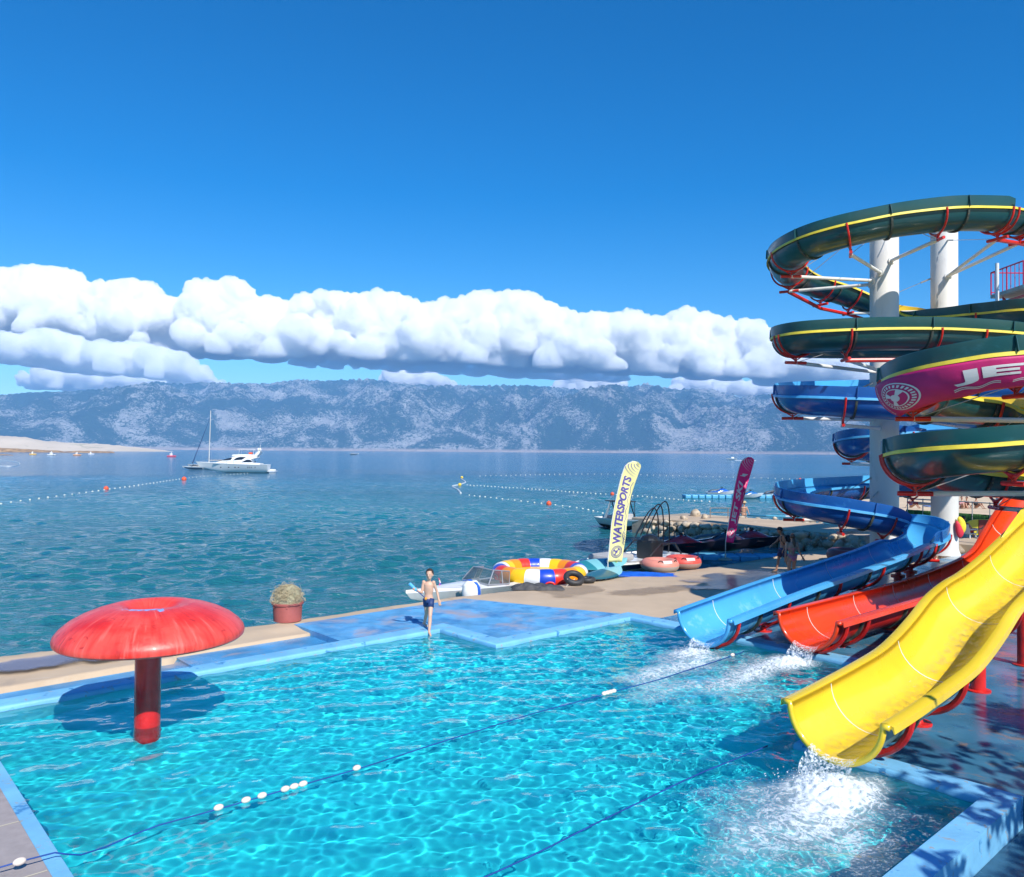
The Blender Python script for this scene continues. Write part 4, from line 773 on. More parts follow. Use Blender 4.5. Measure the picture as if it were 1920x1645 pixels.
# --- people
def capsule(mb, a, b, ra, rb, n=12, fl=1.):
    a, b = Vector(a), Vector(b); d = (b - a); L = d.length
    if L < 1e-6: mb.ball(a, ra, n, 8); return
    rows_r = []; pts = []
    for k in range(5): t = -math.cos(k * PI / 8); pts.append(a + d / L * (ra * t)); rows_r.append(max(.001, ra * math.sqrt(max(0, 1 - t * t))))
    for k in range(5): t = math.sin(k * PI / 8); pts.append(b + d / L * (rb * t)); rows_r.append(max(.001, rb * math.sqrt(max(0, 1 - t * t))))
    mb.tube(pts, rows_r, n)
def fused(name, mb, m, parent, vox=.011, it=4, label=None):
    me = bpy.data.meshes.new(name); bm = bmesh.new(); off = off_of(parent); vs = [bm.verts.new(p - off) for p in mb.v]
    for f in mb.f:
        try: bm.faces.new([vs[i] for i in f])
        except ValueError: pass
    bmesh.ops.recalc_face_normals(bm, faces=bm.faces); bm.to_mesh(me); bm.free()
    o = bpy.data.objects.new(name, me); C.objects.link(o); q = o.modifiers.new('r', 'REMESH'); q.mode = 'VOXEL'; q.voxel_size = vox; q.use_smooth_shade = True; q = o.modifiers.new('s', 'SMOOTH'); q.iterations = it; q.factor = .5
    bpy.context.view_layer.update(); m2 = bpy.data.meshes.new_from_object(o.evaluated_get(bpy.context.evaluated_depsgraph_get())); bpy.data.objects.remove(o)
    m2.materials.clear(); m2.materials.append(m); m2.shade_smooth(); m2.name = name; o = bpy.data.objects.new(name, m2); C.objects.link(o)
    if parent is not None: o.parent = parent
    o.cycles.is_caustics_receiver = True
    if label: o['label'] = label
    return o
def hand(mb, w, d, s, side, curl=.5, nrm=None):
    """palm from wrist w along d; four fingers and a thumb"""
    w = Vector(w); d = Vector(d).normalized(); sd = d.orthogonal().normalized() if nrm is None else d.cross(Vector(nrm)).normalized(); nn = sd.cross(d)
    for k in (-1, 0, 1): capsule(mb, w + sd * k * .018 * s, w + d * .07 * s + sd * k * .024 * s, .014 * s, .013 * s, 8)
    for k, L in zip((-1.5, -.5, .5, 1.5), (.055, .068, .072, .062)):
        b0 = w + d * .075 * s + sd * k * .017 * s; b1 = b0 + d * L * .5 * s + sd * k * .003 - nn * curl * .012 * s; b2 = b1 + (d * .6 - nn * curl).normalized() * L * .5 * s; capsule(mb, b0, b1, .0085 * s, .0078 * s, 6); capsule(mb, b1, b2, .0078 * s, .0065 * s, 6)
    b0 = w + d * .02 * s + sd * side * .028 * s; b1 = b0 + (d * .7 + sd * side * .8).normalized() * .035 * s; capsule(mb, b0, b1, .011 * s, .010 * s, 6); capsule(mb, b1, b1 + (d * .9 + sd * side * .15 - nn * .3).normalized() * .028 * s, .009 * s, .007 * s, 6)
def person(label, loc, J, skin, s=1., face=(0, -1), hair=None, hairlen=0, fem=False, build=1., group=None, vox=.011, hs=1.):
    """J: joints in metres from loc; face: horizontal facing of the torso"""
    root = thing('person', label, 'person', loc, group=group); f = Vector((face[0], face[1], 0)).normalized(); rt = Vector((-f.y, f.x, 0)) * -1
    J = {k: Vector(v) for k, v in J.items()}; mb = MB(); B = build
    # torso from stacked ellipses
    pel = (J['hipL'] + J['hipR']) / 2; ch = (J['shL'] + J['shR']) / 2; ax = (ch - pel); sw = (J['shL'] - J['shR']).length / 2; hw = (J['hipL'] - J['hipR']).length / 2
    sdv = (J['shR'] - J['shL']).normalized(); up = ax.normalized(); fv = up.cross(sdv).normalized()
    if fv.dot(f) < 0: fv = -fv
    prof = [(-.16, hw * .9 + .045 * s, .075), (-.06, hw + .075 * s * (1.12 if fem else 1), .10 * (1.15 if fem else 1)), (.10, hw + .062 * s, .095), (.32, (hw + .045 * s) * (.80 if fem else .95), .080), (.52, (hw + .06 * s) * (.92 if fem else 1.08), .088), (.72, sw * .92, .102), (.88, sw * .98, .098), (.97, sw * .86, .075), (1.05, sw * .45, .055), (1.10, .05 * s, .045)]
    rows = []
    for t, wx, dy in prof: c = pel + ax * t; kB = B if t < .6 else min(1.06, max(B, 1.04)); rows.append([c + sdv * (wx * kB * math.cos(a)) + fv * (dy * s * B * math.sin(a)) for a in np.linspace(0, 2 * PI, 21)[:-1]])
    mb.loft(rows, closed=True, caps=True)
    capsule(mb, ch + up * .0, J['head'] - Vector((0, 0, .07 * s)), .052 * s * B, .048 * s)
    for S_ in 'LR':
        capsule(mb, J['sh' + S_], J['el' + S_], .046 * s * B, .036 * s * B); capsule(mb, J['el' + S_], J['ha' + S_], .036 * s * B, .024 * s); mb.ball(J['sh' + S_], .052 * s * B, 12, 8)
        d = (J['ha' + S_] - J['el' + S_]).normalized(); hand(mb, J['ha' + S_], d, s, 1 if S_ == 'L' else -1, nrm=f)
        capsule(mb, J['hip' + S_], J['kn' + S_], .082 * s * B, .052 * s * B); mid = J['kn' + S_].lerp(J['an' + S_], .32) - f * .012 * s
        capsule(mb, J['kn' + S_], mid, .048 * s * B, .052 * s * B); capsule(mb, mid, J['an' + S_], .052 * s * B, .030 * s); capsule(mb, J['an' + S_] - (J['to' + S_] - J['an' + S_]).normalized() * .02 * s, J['to' + S_], .034 * s, .024 * s)
        tv = (J['to' + S_] - J['an' + S_]); tv.z = 0; tv = tv.normalized() if tv.length > 1e-4 else f; sv = tv.cross(Vector((0, 0, 1)))
        for k in (-2, -1, 0, 1, 2): mb.ball(J['to' + S_] + tv * .014 * s + sv * k * .013 * s - Vector((0, 0, .008 * s)), .010 * s, 6, 4)
        if fem: mb.ball(pel + sdv * (hw * .62) * (1 if S_ == 'R' else -1) - fv * .055 * s - up * .03, (.085 * s, .085 * s, .09 * s), 12, 8)
    s0 = s; s = s * hs
    h = J['head']; mb.ball(h + Vector((0, 0, .012 * s)), (.073 * s, .088 * s, .105 * s), 18, 12, Matrix.Rotation(math.atan2(f.x, -f.y), 3, 'Z'))
    mb.ball(h + f * .030 * s - Vector((0, 0, .055 * s)), (.050 * s, .050 * s, .052 * s), 12, 8)
    capsule(mb, h + f * .086 * s + Vector((0, 0, .012 * s)), h + f * .097 * s - Vector((0, 0, .020 * s)), .008 * s, .013 * s, 8)
    mb.ball(h + f * .078 * s - Vector((0, 0, .052 * s)), .012 * s, 8, 6)
    for q in (-1, 1): mb.ball(h + rt * q * .076 * s - Vector((0, 0, .005 * s)), (.012 * s, .02 * s, .026 * s), 8, 6)
    body = fused('body', mb, skin, root, vox)
    em = mat('eye_dark', (.03, .02, .015), .3); 
    for q in (-1, 1): e = MB(); e.ball(h + f * .0825 * s + rt * q * .028 * s + Vector((0, 0, .014 * s)), (.011 * s, .011 * s, .006 * s), 8, 6); obj('eye', e, em, root, smooth=True)
    e = MB(); e.ball(h + f * .086 * s - Vector((0, 0, .050 * s)), (.018 * s, .008 * s, .005 * s), 8, 6, Matrix.Rotation(math.atan2(f.x, -f.y), 3, 'Z')); obj('mouth', e, mat('lip', (.36, .10, .08), .5), root, smooth=True)
    if hair:
        e = MB(); c = h + Vector((0, 0, .030 * s)) - f * .014 * s; e.ball(c, (.084 * s, .098 * s, .100 * s), 20, 14, Matrix.Rotation(math.atan2(f.x, -f.y), 3, 'Z'))
        keep = []; 
        V = e.v; F2 = [fc for fc in e.f if all(((V[i] - c).dot(f) < .045 * s + (V[i].z - c.z) * .55) and (V[i].z > c.z - (.062 + hairlen) * s or False) for i in fc)]
        for v in V: v += (v - c).normalized() * .008 * s * mn.noise(v * 60)
        e.f = F2; e.mi = [0] * len(F2); obj('hair', e, hair, root, smooth=True, solid=.008 * s)
    return root, J, (pel, ax, sdv, fv, hw, sw, up)
def shorts(root, J, T, m, s, z_in=.0, leg=.42, B=1., name='shorts', top=.08):
    pel, ax, sdv, fv, hw, sw, up = T; mb = MB(); rows = []
    for t, k in ((top, 1.0), (.0, 1.05), (-.10, 1.08), (-.17, .98)): rows.append([pel + ax * t + sdv * ((hw + .085 * s) * B * k * math.cos(a)) + fv * (.115 * s * B * k * math.sin(a)) for a in np.linspace(0, 2 * PI, 25)[:-1]])
    mb.loft(rows, closed=True)
    for S_ in 'LR':
        a_, k_ = J['hip' + S_], J['kn' + S_]; mb.tube([a_ + (a_ - k_) * .05, a_.lerp(k_, leg * .5), a_.lerp(k_, leg)], [.098 * s * B, .092 * s * B, .090 * s * B], 18, caps=False)
    return obj(name, mb, m, root, smooth=True, solid=.006)
sk_boy = mat('fair_skin', (.62, .36, .25), .5, var=.06, scale=5); sk_tan = mat('tanned_skin', (.36, .17, .10), .5, var=.08, scale=5); sk_mid = mat('light_tan_skin', (.50, .26, .17), .5, var=.07, scale=5)
hair_d = mat('dark_brown_hair', (.035, .018, .012), .55, var=.4, scale=30, bump=.4, bscale=60); hair_b = mat('brown_hair', (.11, .055, .03), .55, var=.4, scale=30, bump=.4, bscale=60)
# the boy, one foot on the coping, the other in the water
bp_ = P(803, 1177, .012); fb_ = bp_.copy()
JB = dict(head=(.022, -.03, 1.255), shL=(-.118, .01, 1.075), shR=(.118, -.01, 1.07), elL=(-.165, -.02, .83), haL=(-.255, -.10, .885), elR=(.20, .03, .84), haR=(.25, -.03, .65), hipL=(-.060, .03, .66), hipR=(.062, -.01, .655), knL=(-.055, .09, .32), anL=(-.115, .17, .055), toL=(-.045, .10, .02), knR=(.062, -.20, .31), anR=(.050, -.30, -.04), toR=(.10, -.42, -.10))
boy, JB, TB = person('slim dark-haired boy in navy swim shorts stepping off the coping into the water', bp_, JB, sk_boy, .98, face=(-.15, -1), hair=hair_d, build=.90, vox=.008, hs=1.12)
shorts(boy, JB, TB, mat('navy_swim_cloth', (.012, .035, .13), .6, var=.25, scale=8, bump=.3, bscale=25), .98, leg=.46, B=.80)
ln = thing('toy_launcher', 'light blue foam launcher with an orange ball, held by the boy', 'toy', bp_)
mb = MB(); a_, b_2 = Vector((-.44, -.13, 1.06)), Vector((-.275, -.125, .90)); mb.tube([a_ + (a_ - b_2) * .04, a_, b_2], [.012, .038, .034], 14); obj('foam_tube', mb, mat('light_blue_foam', (.09, .42, .72), .6), ln, smooth='auto')
mb = MB(); mb.tube([b_2, (-.06, -.15, .725)], .011, 8); obj('rod', mb, mat('dark_blue_plastic', (.03, .05, .18), .4), ln, smooth='auto')
mb = MB(); mb.ball((-.05, -.15, .71), (.032, .032, .038), 12, 8); obj('ball', mb, mat('orange_plastic', (.80, .30, .02), .5), ln, smooth=True)
rk = thing('toy_rocket', 'small red, white and blue foam rocket flying beside the boy', 'toy', bp_ + Vector((.265, -.02, 1.10))); ax_ = Vector((-.30, 0, .95)).normalized()
for nm_, t0, t1, r0, r1, cc in (('nose', .03, .085, .016, .004, (.75, .03, .04)), ('tube', -.04, .03, .017, .016, (.80, .62, .60)), ('tail', -.085, -.04, .015, .017, (.03, .08, .45))):
    mb = MB(); mb.tube([ax_ * t0, ax_ * t1], [r0, r1], 12); obj(nm_, mb, mat('rocket_' + nm_, cc, .5), rk, smooth='auto')
for k in range(3):
    mb = MB(); a = k * 2.1; sv = ax_.cross(Vector((math.cos(a), 1, math.sin(a)))).normalized(); mb.add([ax_ * -.085, ax_ * -.035, ax_ * -.06 + sv * .04, ax_ * -.09 + sv * .04], [(0, 1, 2, 3)]); obj('fin', mb, mat('rocket_fin', (.75, .05, .25), .5), rk, solid=.004)
# man in cap with a backpack
mp_ = G(1467, 1074)
JM = dict(head=(-.10, 0, 1.57), shL=(-.03, -.17, 1.38), shR=(.03, .17, 1.38), elL=(.06, -.22, 1.10), haL=(-.05, -.24, .88), elR=(-.14, .23, 1.14), haR=(-.32, .22, 1.0), hipL=(.0, -.09, .90), hipR=(.0, .09, .90), knL=(.10, -.10, .48), anL=(.24, -.10, .09), toL=(.13, -.10, .02), knR=(-.12, .10, .47), anR=(-.20, .10, .08), toR=(-.34, .10, .02))
man, JM, TM = person('shirtless man in a dark cap and dark shorts walking left along the quay', mp_, JM, sk_tan, 1., face=(-1, -.1), hair=hair_d)
shorts(man, JM, TM, mat('dark_patterned_shorts', (.02, .025, .09), .7, var=.6, scale=25, dirt=(.10, .10, .16), dthr=.58, dscale=20), 1., leg=.72)
cap = MB(); h = JM['head']; cap.lathe([(.093, .02), (.095, .06), (.08, .11), (.04, .135), (0, .14)], h, 20); cap.ball(h + Vector((-.11, 0, .035)), (.085, .07, .010), 14, 6); obj('cap', cap, mat('black_cloth', (.015, .015, .02), .8, var=.3), man, smooth='auto')
for q in (-1, 1): mb = MB(); c = JM['anL'] if q < 0 else JM['anR']; t_ = JM['toL'] if q < 0 else JM['toR']; mb.tube([c - Vector((-.03, 0, .065)), t_ - Vector((.02, 0, .0))], [.042, .045], 10); obj('shoe', mb, black, man, smooth='auto')
bk = thing('backpack', 'black backpack on the back of the man in the cap', 'bag', mp_); mb = MB(); mb.ball((.20, .0, 1.18), (.12, .155, .23), 14, 10); obj('bag', mb, mat('black_nylon', (.012, .012, .014), .6, var=.3, bump=.4), bk, smooth=True)
for q in (-1, 1): mb = MB(); mb.tube([(.12, q * .11, 1.38), (.0, q * .12, 1.43), (-.10, q * .12, 1.34), (-.09, q * .13, 1.2), (.05, q * .15, 1.05)], .016, 6); obj('strap', mb, black, bk, smooth=True)
mb = MB(); c = G(1490, 1078); bx = thing('cool_bag', 'dark green cool box on the quay between the man and the woman', 'box', G(1489, 1083)); mb.box((0, 0, .15), (.36, .26, .30)); obj('box', mb, mat('dark_teal_plastic', (.02, .07, .07), .5), bx, bevel=.02); mb = MB(); mb.box((0, 0, .32), (.38, .28, .04)); obj('lid', mb, mat('dark_teal_lid', (.03, .09, .09), .5), bx, bevel=.01)
# woman in a pink bikini, seen from behind
wp = D(1485, 1100, 26.4); wp.z = gz(wp.x, wp.y)
JW = dict(head=(.03, .05, 1.50), shL=(-.165, .0, 1.31), shR=(.165, .0, 1.31), elL=(-.215, -.02, 1.03), haL=(-.22, .02, .80), elR=(.235, -.02, 1.04), haR=(.36, .0, .83), hipL=(-.085, 0, .86), hipR=(.085, 0, .86), knL=(-.085, .05, .46), anL=(-.08, -.02, .08), toL=(-.09, .12, .02), knR=(.09, .10, .47), anR=(.10, .14, .08), toR=(.11, .28, .02))
wom, JW, TW = person('woman in a pink string bikini seen from behind beyond the blue slide', wp, JW, sk_mid, .98, face=(.1, 1), hair=hair_b, fem=True, build=1.02)
pink = mat('pink_cloth', (.78, .16, .22), .6, var=.1)
mb = MB(); pel = TW[0]
mb.add([pel + Vector((-.155, -.075, .07)), pel + Vector((0, -.150, .035)), pel + Vector((.155, -.075, .07)), pel + Vector((.09, -.165, -.03)), pel + Vector((.02, -.150, -.12)), pel + Vector((-.02, -.150, -.12)), pel + Vector((-.09, -.165, -.03))], [(0, 1, 6), (1, 2, 3), (1, 3, 4, 5, 6)]); obj('bikini_bottom', mb, pink, wom, solid=.02)
mb = MB(); mb.tube([pel + Vector((.185 * math.cos(a), .125 * math.sin(a), .075)) for a in np.linspace(0, 2 * PI, 30)], .010, 5); mb.tube([Vector((0, -.02, 0)) + JW['shL'] * .5 + JW['shR'] * .5 + Vector((.16 * math.cos(a), .115 * math.sin(a), -.17)) for a in np.linspace(0, 2 * PI, 30)], .008, 5); mb.tube([(0, -.125, 1.16), (.02, -.13, 1.05), (-.01, -.13, .98)], .007, 5); mb.tube([(0, -.125, 1.16), (-.02, -.13, 1.02)], .007, 5); obj('bikini_tie', mb, pink, wom, smooth=True)
mb = MB(); h = JW['head']; mb.ball(h + Vector((.0, -.085, .05)), (.055, .05, .06), 14, 10); mb.tube([h + Vector((0, -.09, -.02)), h + Vector((.01, -.11, -.12)), h + Vector((.02, -.12, -.26)), h + Vector((.03, -.12, -.34))], [.05, .06, .045, .01], 10); obj('ponytail', mb, hair_b, wom, smooth=True)
#=====================================================================
# BOATS AND BEACH GEAR
def hull(L, Wd, Hh, bow=1., stern=.92, flare=.7, n=26, sheer=.15, rake=.25):
    """rows of a boat hull, bow towards +x, keel at z=0; returns rows (open deck)"""
    rows = []
    for i in range(n + 1):
        t = i / n; x = L * (t - .5); w = Wd / 2 * (stern if t < .3 else 1) * (1 if t < .45 else max(.01, 1 - ((t - .45) / .55) ** 2.3)); w = w if t > .3 else Wd / 2 * (stern + (1 - stern) * t / .3)
        top = Hh * (1 + sheer * t * t); kz = 0 if t < .6 else Hh * .75 * ((t - .6) / .4) ** 2.4; r = []
        for k in range(13):
            a = -1 + 2 * k / 12; yy = abs(a) ** .8 * (1 if a > 0 else -1); zz = kz + (top - kz) * (abs(a) ** (1.9 * flare + .2)); r.append(Vector((x + rake * L * .12 * max(0, t - .7) / .3 * (zz / Hh), w * yy * (.86 + .14 * zz / top), zz)))
        rows.append(r)
    return rows
glass = mat('smoked_glass', (.015, .02, .03), .08, coat=.5); navy = mat('navy_gelcoat', (.015, .03, .12), .3, coat=.4); greyv = mat('grey_vinyl', (.40, .39, .38), .6, var=.1)
def deck_from(rows, drop=.0, inset=.0): return [[r[0] + Vector((0, 0, -drop)), r[-1] + Vector((0, 0, -drop))] for r in rows]
def clear_glass():
    m = bpy.data.materials.new('windscreen_glass'); m.use_nodes = True; nt = m.node_tree; b = nt.nodes['Principled BSDF']; b.inputs['Base Color'].default_value = (.08, .12, .13, 1); b.inputs['Roughness'].default_value = .05
    tr = nt.nodes.new('ShaderNodeBsdfTransparent'); mx = nt.nodes.new('ShaderNodeMixShader'); mx.inputs[0].default_value = .35; nt.links.new(tr.outputs[0], mx.inputs[1]); nt.links.new(b.outputs[0], mx.inputs[2]); nt.links.new(mx.outputs[0], nt.nodes['Material Output'].inputs[0]); return m
cg = clear_glass()
# motor yacht (bow to the left)
yt = thing('motor_yacht', 'large white motor yacht with dark windows anchored on the bay', 'yacht', P(444, 887, SEA), PI + .06); yt.scale = (1, 1, 1.15)
rows = hull(13.2, 3.6, 1.55, sheer=.30, rake=.9); mb = MB(); mb.loft(rows); mb.loft(deck_from(rows, .02)); mb.add([v for v in rows[0]], [tuple(range(13))]); obj('hull', mb, white, yt, smooth='auto')
mb = MB(); mb.loft([[v + Vector((0, (.015 if v.y > 0 else -.015), 0)) for v in (r[0] + (r[1] - r[0]) * f_ for f_ in (.0,))] + [(r[0] + (r[1] - r[0]) * .2) + Vector((0, -.03, 0))] for r in rows]); obj('rubbing_strake', mb, navy, yt)
def side_solid(prof, w0, w1): # profile polygon (x,z) extruded across, narrower on top
    zs = [p[1] for p in prof]; z0, z1 = min(zs), max(zs); V = []
    for sg in (-1, 1):
        for x, z in prof: t = (z - z0) / (z1 - z0); V.append(Vector((x, sg * (w0 + (w1 - w0) * t) / 2, z)))
    n = len(prof); mb = MB(); mb.add(V, [tuple(range(n))[::-1], tuple(range(n, 2 * n))] + [(i, (i + 1) % n, n + (i + 1) % n, n + i) for i in range(n)]); return mb
cabin_ = obj('cabin', side_solid([(-5.0, 1.45), (4.6, 1.75), (3.0, 2.15), (1.6, 2.55), (.6, 2.95), (-1.0, 3.2), (-4.3, 3.05), (-4.6, 2.9), (-3.2, 2.5), (-3.4, 1.9), (-5.2, 1.75)], 3.1, 2.3), white, yt, smooth='auto', bevel=.05)
for poly in ([(2.9, 2.28), (1.7, 2.62), (.55, 2.85), (.9, 2.35)], [(.45, 2.30), (-.2, 2.75), (-1.0, 2.95), (-2.2, 2.90), (-1.4, 2.42)], [(-1.2, 1.95), (-2.4, 2.45), (-3.1, 2.42), (-3.6, 1.98)]):
    for sg in (-1, 1):
        mb = MB(); mb.add([Vector((x, sg * ((3.1 + (2.3 - 3.1) * (z - 1.45) / 1.75) / 2 + .012), z)) for x, z in poly], [tuple(range(len(poly)))]); obj('window', mb, glass, cabin_, solid=.02)
fb_y = obj('flybridge', side_solid([(.8, 3.1), (.6, 3.35), (-1.8, 3.42), (-3.9, 3.35), (-4.5, 3.95), (-5.0, 4.05), (-4.9, 3.6), (-4.4, 3.1)], 2.4, 2.0), white, yt, smooth='auto', bevel=.04)
mb = MB(); mb.box((-2.1, 0, 4.35), (3.6, 2.0, .07)); 
for x in (-.6, -3.6):
    for sg in (-1, 1): mb.tube([(x, sg * .9, 3.35), (x - .15, sg * .9, 4.35)], .03, 5)
obj('hardtop', mb, white, yt)
mb = MB(); mb.ball((-4.55, .5, 4.3), .28); mb.ball((-4.65, -.5, 4.3), .26); mb.tube([(-4.7, 0, 4.0), (-4.8, 0, 5.2)], .03, 5); obj('radome', mb, white, fb_y, smooth=True)
mb = MB(); mb.box((-2.9, .3, 3.6), (.7, .7, .35)); obj('seat', mb, mat('orange_cushion', (.75, .10, .03), .7), yt, bevel=.05)
for x in (2.8, 1.2, -.1, -.8, -2.7, -3.0, -3.4, -4.2):
    mb = MB(); 
    mb.ball((x, 1.72, 1.05), (.16 if x > -1 else .06, .05, .09 if x > -1 else .16), 8, 6)
    obj('porthole', mb, glass, yt, smooth=True)
mb = MB(); mb.box((-7.4, 0, .35), (1.6, 3.0, .12)); obj('swim_platform', mb, white, yt, bevel=.04)
mb = MB()
for sg in (-1, 1):
    mb.tube([(6.6, 0, 2.6), (4.6, sg * 1.1, 2.45), (2.5, sg * 1.6, 2.3), (-.5, sg * 1.75, 2.1)], .022, 5)
    for x, y, z in ((4.6, 1.1, 2.45), (3.2, 1.45, 2.35), (1.6, 1.66, 2.25), (.2, 1.73, 2.15)): mb.tube([(x, sg * y, z), (x, sg * y, z - .55)], .018, 4)
obj('rail', mb, chrome, yt)
jt = thing('inflatable_tender', 'white inflatable tender trailing off the yacht stern', 'boat', P(505, 884, SEA), PI + .1)
mb = MB(); mb.tube([(-1.3, .6, .25), (.7, .62, .28), (1.3, .3, .38), (1.3, -.3, .38), (.7, -.62, .28), (-1.3, -.6, .25)], .22, 10); obj('tube', mb, white, jt, smooth=True); mb = MB(); mb.box((-.3, 0, .12), (2.2, 1.1, .1)); mb.box((-.5, 0, .35), (.5, .7, .35)); obj('floor', mb, greyv, jt)
# sailing boat behind it
sb = thing('sailing_boat', 'white sailing boat with furled navy jib behind the motor yacht', 'boat', P(397, 880.5, SEA), PI)
rows = hull(9.5, 3.0, 1.05, sheer=.2, rake=1.); mb = MB(); mb.loft(rows); mb.loft(deck_from(rows, .02)); mb.add(rows[0], [tuple(range(13))]); obj('hull', mb, white, sb, smooth='auto')
obj('coachroof', side_solid([(-1.8, 1.0), (2.6, 1.15), (1.9, 1.45), (-1.6, 1.55)], 1.9, 1.5), white, sb, bevel=.05)
mb = MB(); mb.tube([(.7, 0, 1.2), (.7 - .25, 0, 14.4)], [.10, .07], 8); obj('mast', mb, mat('pale_alloy', (.70, .66, .60), .4), sb, smooth='auto')
mb = MB(); mb.tube([(.7, 0, 2.2), (-3.2, 0, 2.3)], .12, 8); obj('boom', mb, greyv, sb, smooth='auto')
mb = MB(); mb.tube([(.55, 0, 12.6), (4.7, 0, 1.5)], [.03, .11], 6); obj('furled_jib', mb, navy, sb, smooth='auto')
mb = MB(); mb.tube([(.45, 0, 14.2), (-4.6, 0, 1.3)], .012, 4)
for sg in (-1, 1): mb.tube([(.5, 0, 12.0), (.5, sg * 1.4, 1.2)], .012, 4)
obj('stay', mb, cable_m, sb)
mb = MB(); mb.box((-2.6, 0, 2.1), (1.7, 1.8, .08)); mb.tube([(-1.8, .8, 1.1), (-1.9, .8, 2.1)], .03, 4); mb.tube([(-3.4, .8, 1.1), (-3.3, .8, 2.1)], .03, 4); obj('bimini', mb, mat('tan_canvas', (.35, .28, .18), .8), sb)
def runabout(label, loc, rz, L=5.2, top='bimini', hullm=None, s=1.):
    t = thing('runabout', label, 'boat', loc, rz); rows = hull(L, L * .38, L * .15, sheer=.25, rake=.8); mb = MB(); mb.loft(rows); mb.loft(deck_from(rows, L * .02)); mb.add(rows[0], [tuple(range(13))]); obj('hull', mb, hullm or white, t, smooth='auto')
    mb = MB(); mb.loft([[v * 1.006 + Vector((0, 0, .0)) for v in (r[2], r[3], r[4])] for r in rows[:-2]]); mb.loft([[v * 1.006 for v in (r[8], r[9], r[10])] for r in rows[:-2]]); obj('stripe', mb, navy, t)
    mb = MB(); mb.box((-L * .12, 0, L * .165), (L * .4, L * .26, L * .06)); obj('seating', mb, greyv, t, bevel=.03)
    mb = MB(); mb.add([Vector((L * .10, -L * .15, L * .17)), Vector((L * .10, L * .15, L * .17)), Vector((L * .02, L * .13, L * .27)), Vector((L * .02, -L * .13, L * .27))], [(0, 1, 2, 3)]); obj('windscreen', mb, glass, t, solid=.02)
    if top:
        mb = MB(); mb.box((-L * .10, 0, L * .42), (L * .38, L * .32, .07)); obj('bimini', mb, navy, t, bevel=.02)
        mb = MB()
        for x in (.05, -.25):
            for sg in (-1, 1): mb = MB(); mb.tube([(L * (x - .02), sg * L * .15, L * .15), (L * x, sg * L * .15, L * .42)], .03, 5); obj('bimini_post', mb, chrome, t)
    return t
runabout('small white runabout with a navy bimini at the sailing boat bow', P(363, 880.5, SEA), PI + .15, 4.3)
# white speedboat moored along the quay
sp_ = thing('speedboat', 'white speedboat with an open framed windscreen moored along the quay', 'boat', W(16.95, 20.0, SEA - .10), SH + PI); sp_.scale = (.80, .82, .86)
rows = hull(6.6, 2.15, .80, sheer=.05, rake=1.0, flare=.8); mb = MB(); mb.loft(rows); mb.add(rows[0], [tuple(range(13))])
mb.loft([[rows[i][0], rows[i][0] * .80 + rows[i][-1] * .2 + Vector((0, 0, .03)), rows[i][0] * .80 + rows[i][-1] * .2 - Vector((0, 0, .38)), rows[i][0] * .2 + rows[i][-1] * .8 - Vector((0, 0, .38)), rows[i][0] * .2 + rows[i][-1] * .8 + Vector((0, 0, .03)), rows[i][-1]] for i in range(2, 14)]); mb.loft([[rows[i][0] * (1 - f_) + rows[i][-1] * f_ + Vector((0, 0, .10 * math.sin(f_ * PI))) for f_ in np.linspace(0, 1, 9)] for i in range(13, 27)])
mb.loft([[r[0], r[-1]] for r in rows[:3]]); obj('hull', mb, white, sp_, smooth='auto')
mb = MB(); mb.box((-1.2, .42, .72), (.5, .5, .45)); mb.box((-1.2, -.42, .72), (.5, .5, .45)); mb.box((-2.3, 0, .66), (.7, 1.4, .3)); obj('seat', mb, mat('white_vinyl', (.68, .68, .66), .5), sp_, bevel=.06)
mb = MB(); mb.box((.35, .42, .85), (.5, .6, .28)); mb.tube([(.08 + .16 * 0, .42 + .17 * math.cos(a), 1.0 + .17 * math.sin(a)) for a in np.linspace(0, 2 * PI, 17)], .014, 5); obj('console', mb, greyv, sp_, bevel=.03)
fr = [(-.2, .95, .86), (.75, .82, .88), (.35, .62, 1.36), (-.35, .80, 1.30)]
for sg in (-1, 1):
    mb = MB(); mb.add([Vector((x, sg * y, z)) for x, y, z in fr], [(0, 1, 2, 3)]); obj('side_pane', mb, cg, sp_, solid=.012)
mb = MB(); mb.add([Vector((.80, -.80, .90)), Vector((1.0, 0, .96)), Vector((.50, 0, 1.42)), Vector((.35, -.62, 1.38))], [(0, 1, 2, 3)]); mb.add([Vector((.80, .80, .90)), Vector((1.0, 0, .96)), Vector((.50, 0, 1.42)), Vector((.35, .62, 1.38))], [(0, 1, 2, 3)]); obj('windscreen', mb, cg, sp_, solid=.012)
mb = MB()
for sg in (-1, 1): mb.tube([(1.0, 0, .96), (.78, sg * .82, .9), (-.2, sg * .95, .86), (-.35, sg * .80, 1.30), (.35, sg * .62, 1.38), (.50, 0, 1.42)], .026, 6); mb.tube([(.78, sg * .82, .9), (.35, sg * .62, 1.38)], .026, 6); mb.tube([(.1, sg * .9, .86), (.0, sg * .72, 1.33)], .02, 6)
obj('windscreen_frame', mb, mat('grey_alloy', (.42, .42, .44), .35, metal=.5), sp_, smooth='auto')
mb = MB(); mb.tube([(2.9, .1, .98), (2.2, .5, .96), (1.9, .55, .95), (1.5, .3, 1.0)], .012, 5); obj('mooring_line', mb, greyv, sp_)
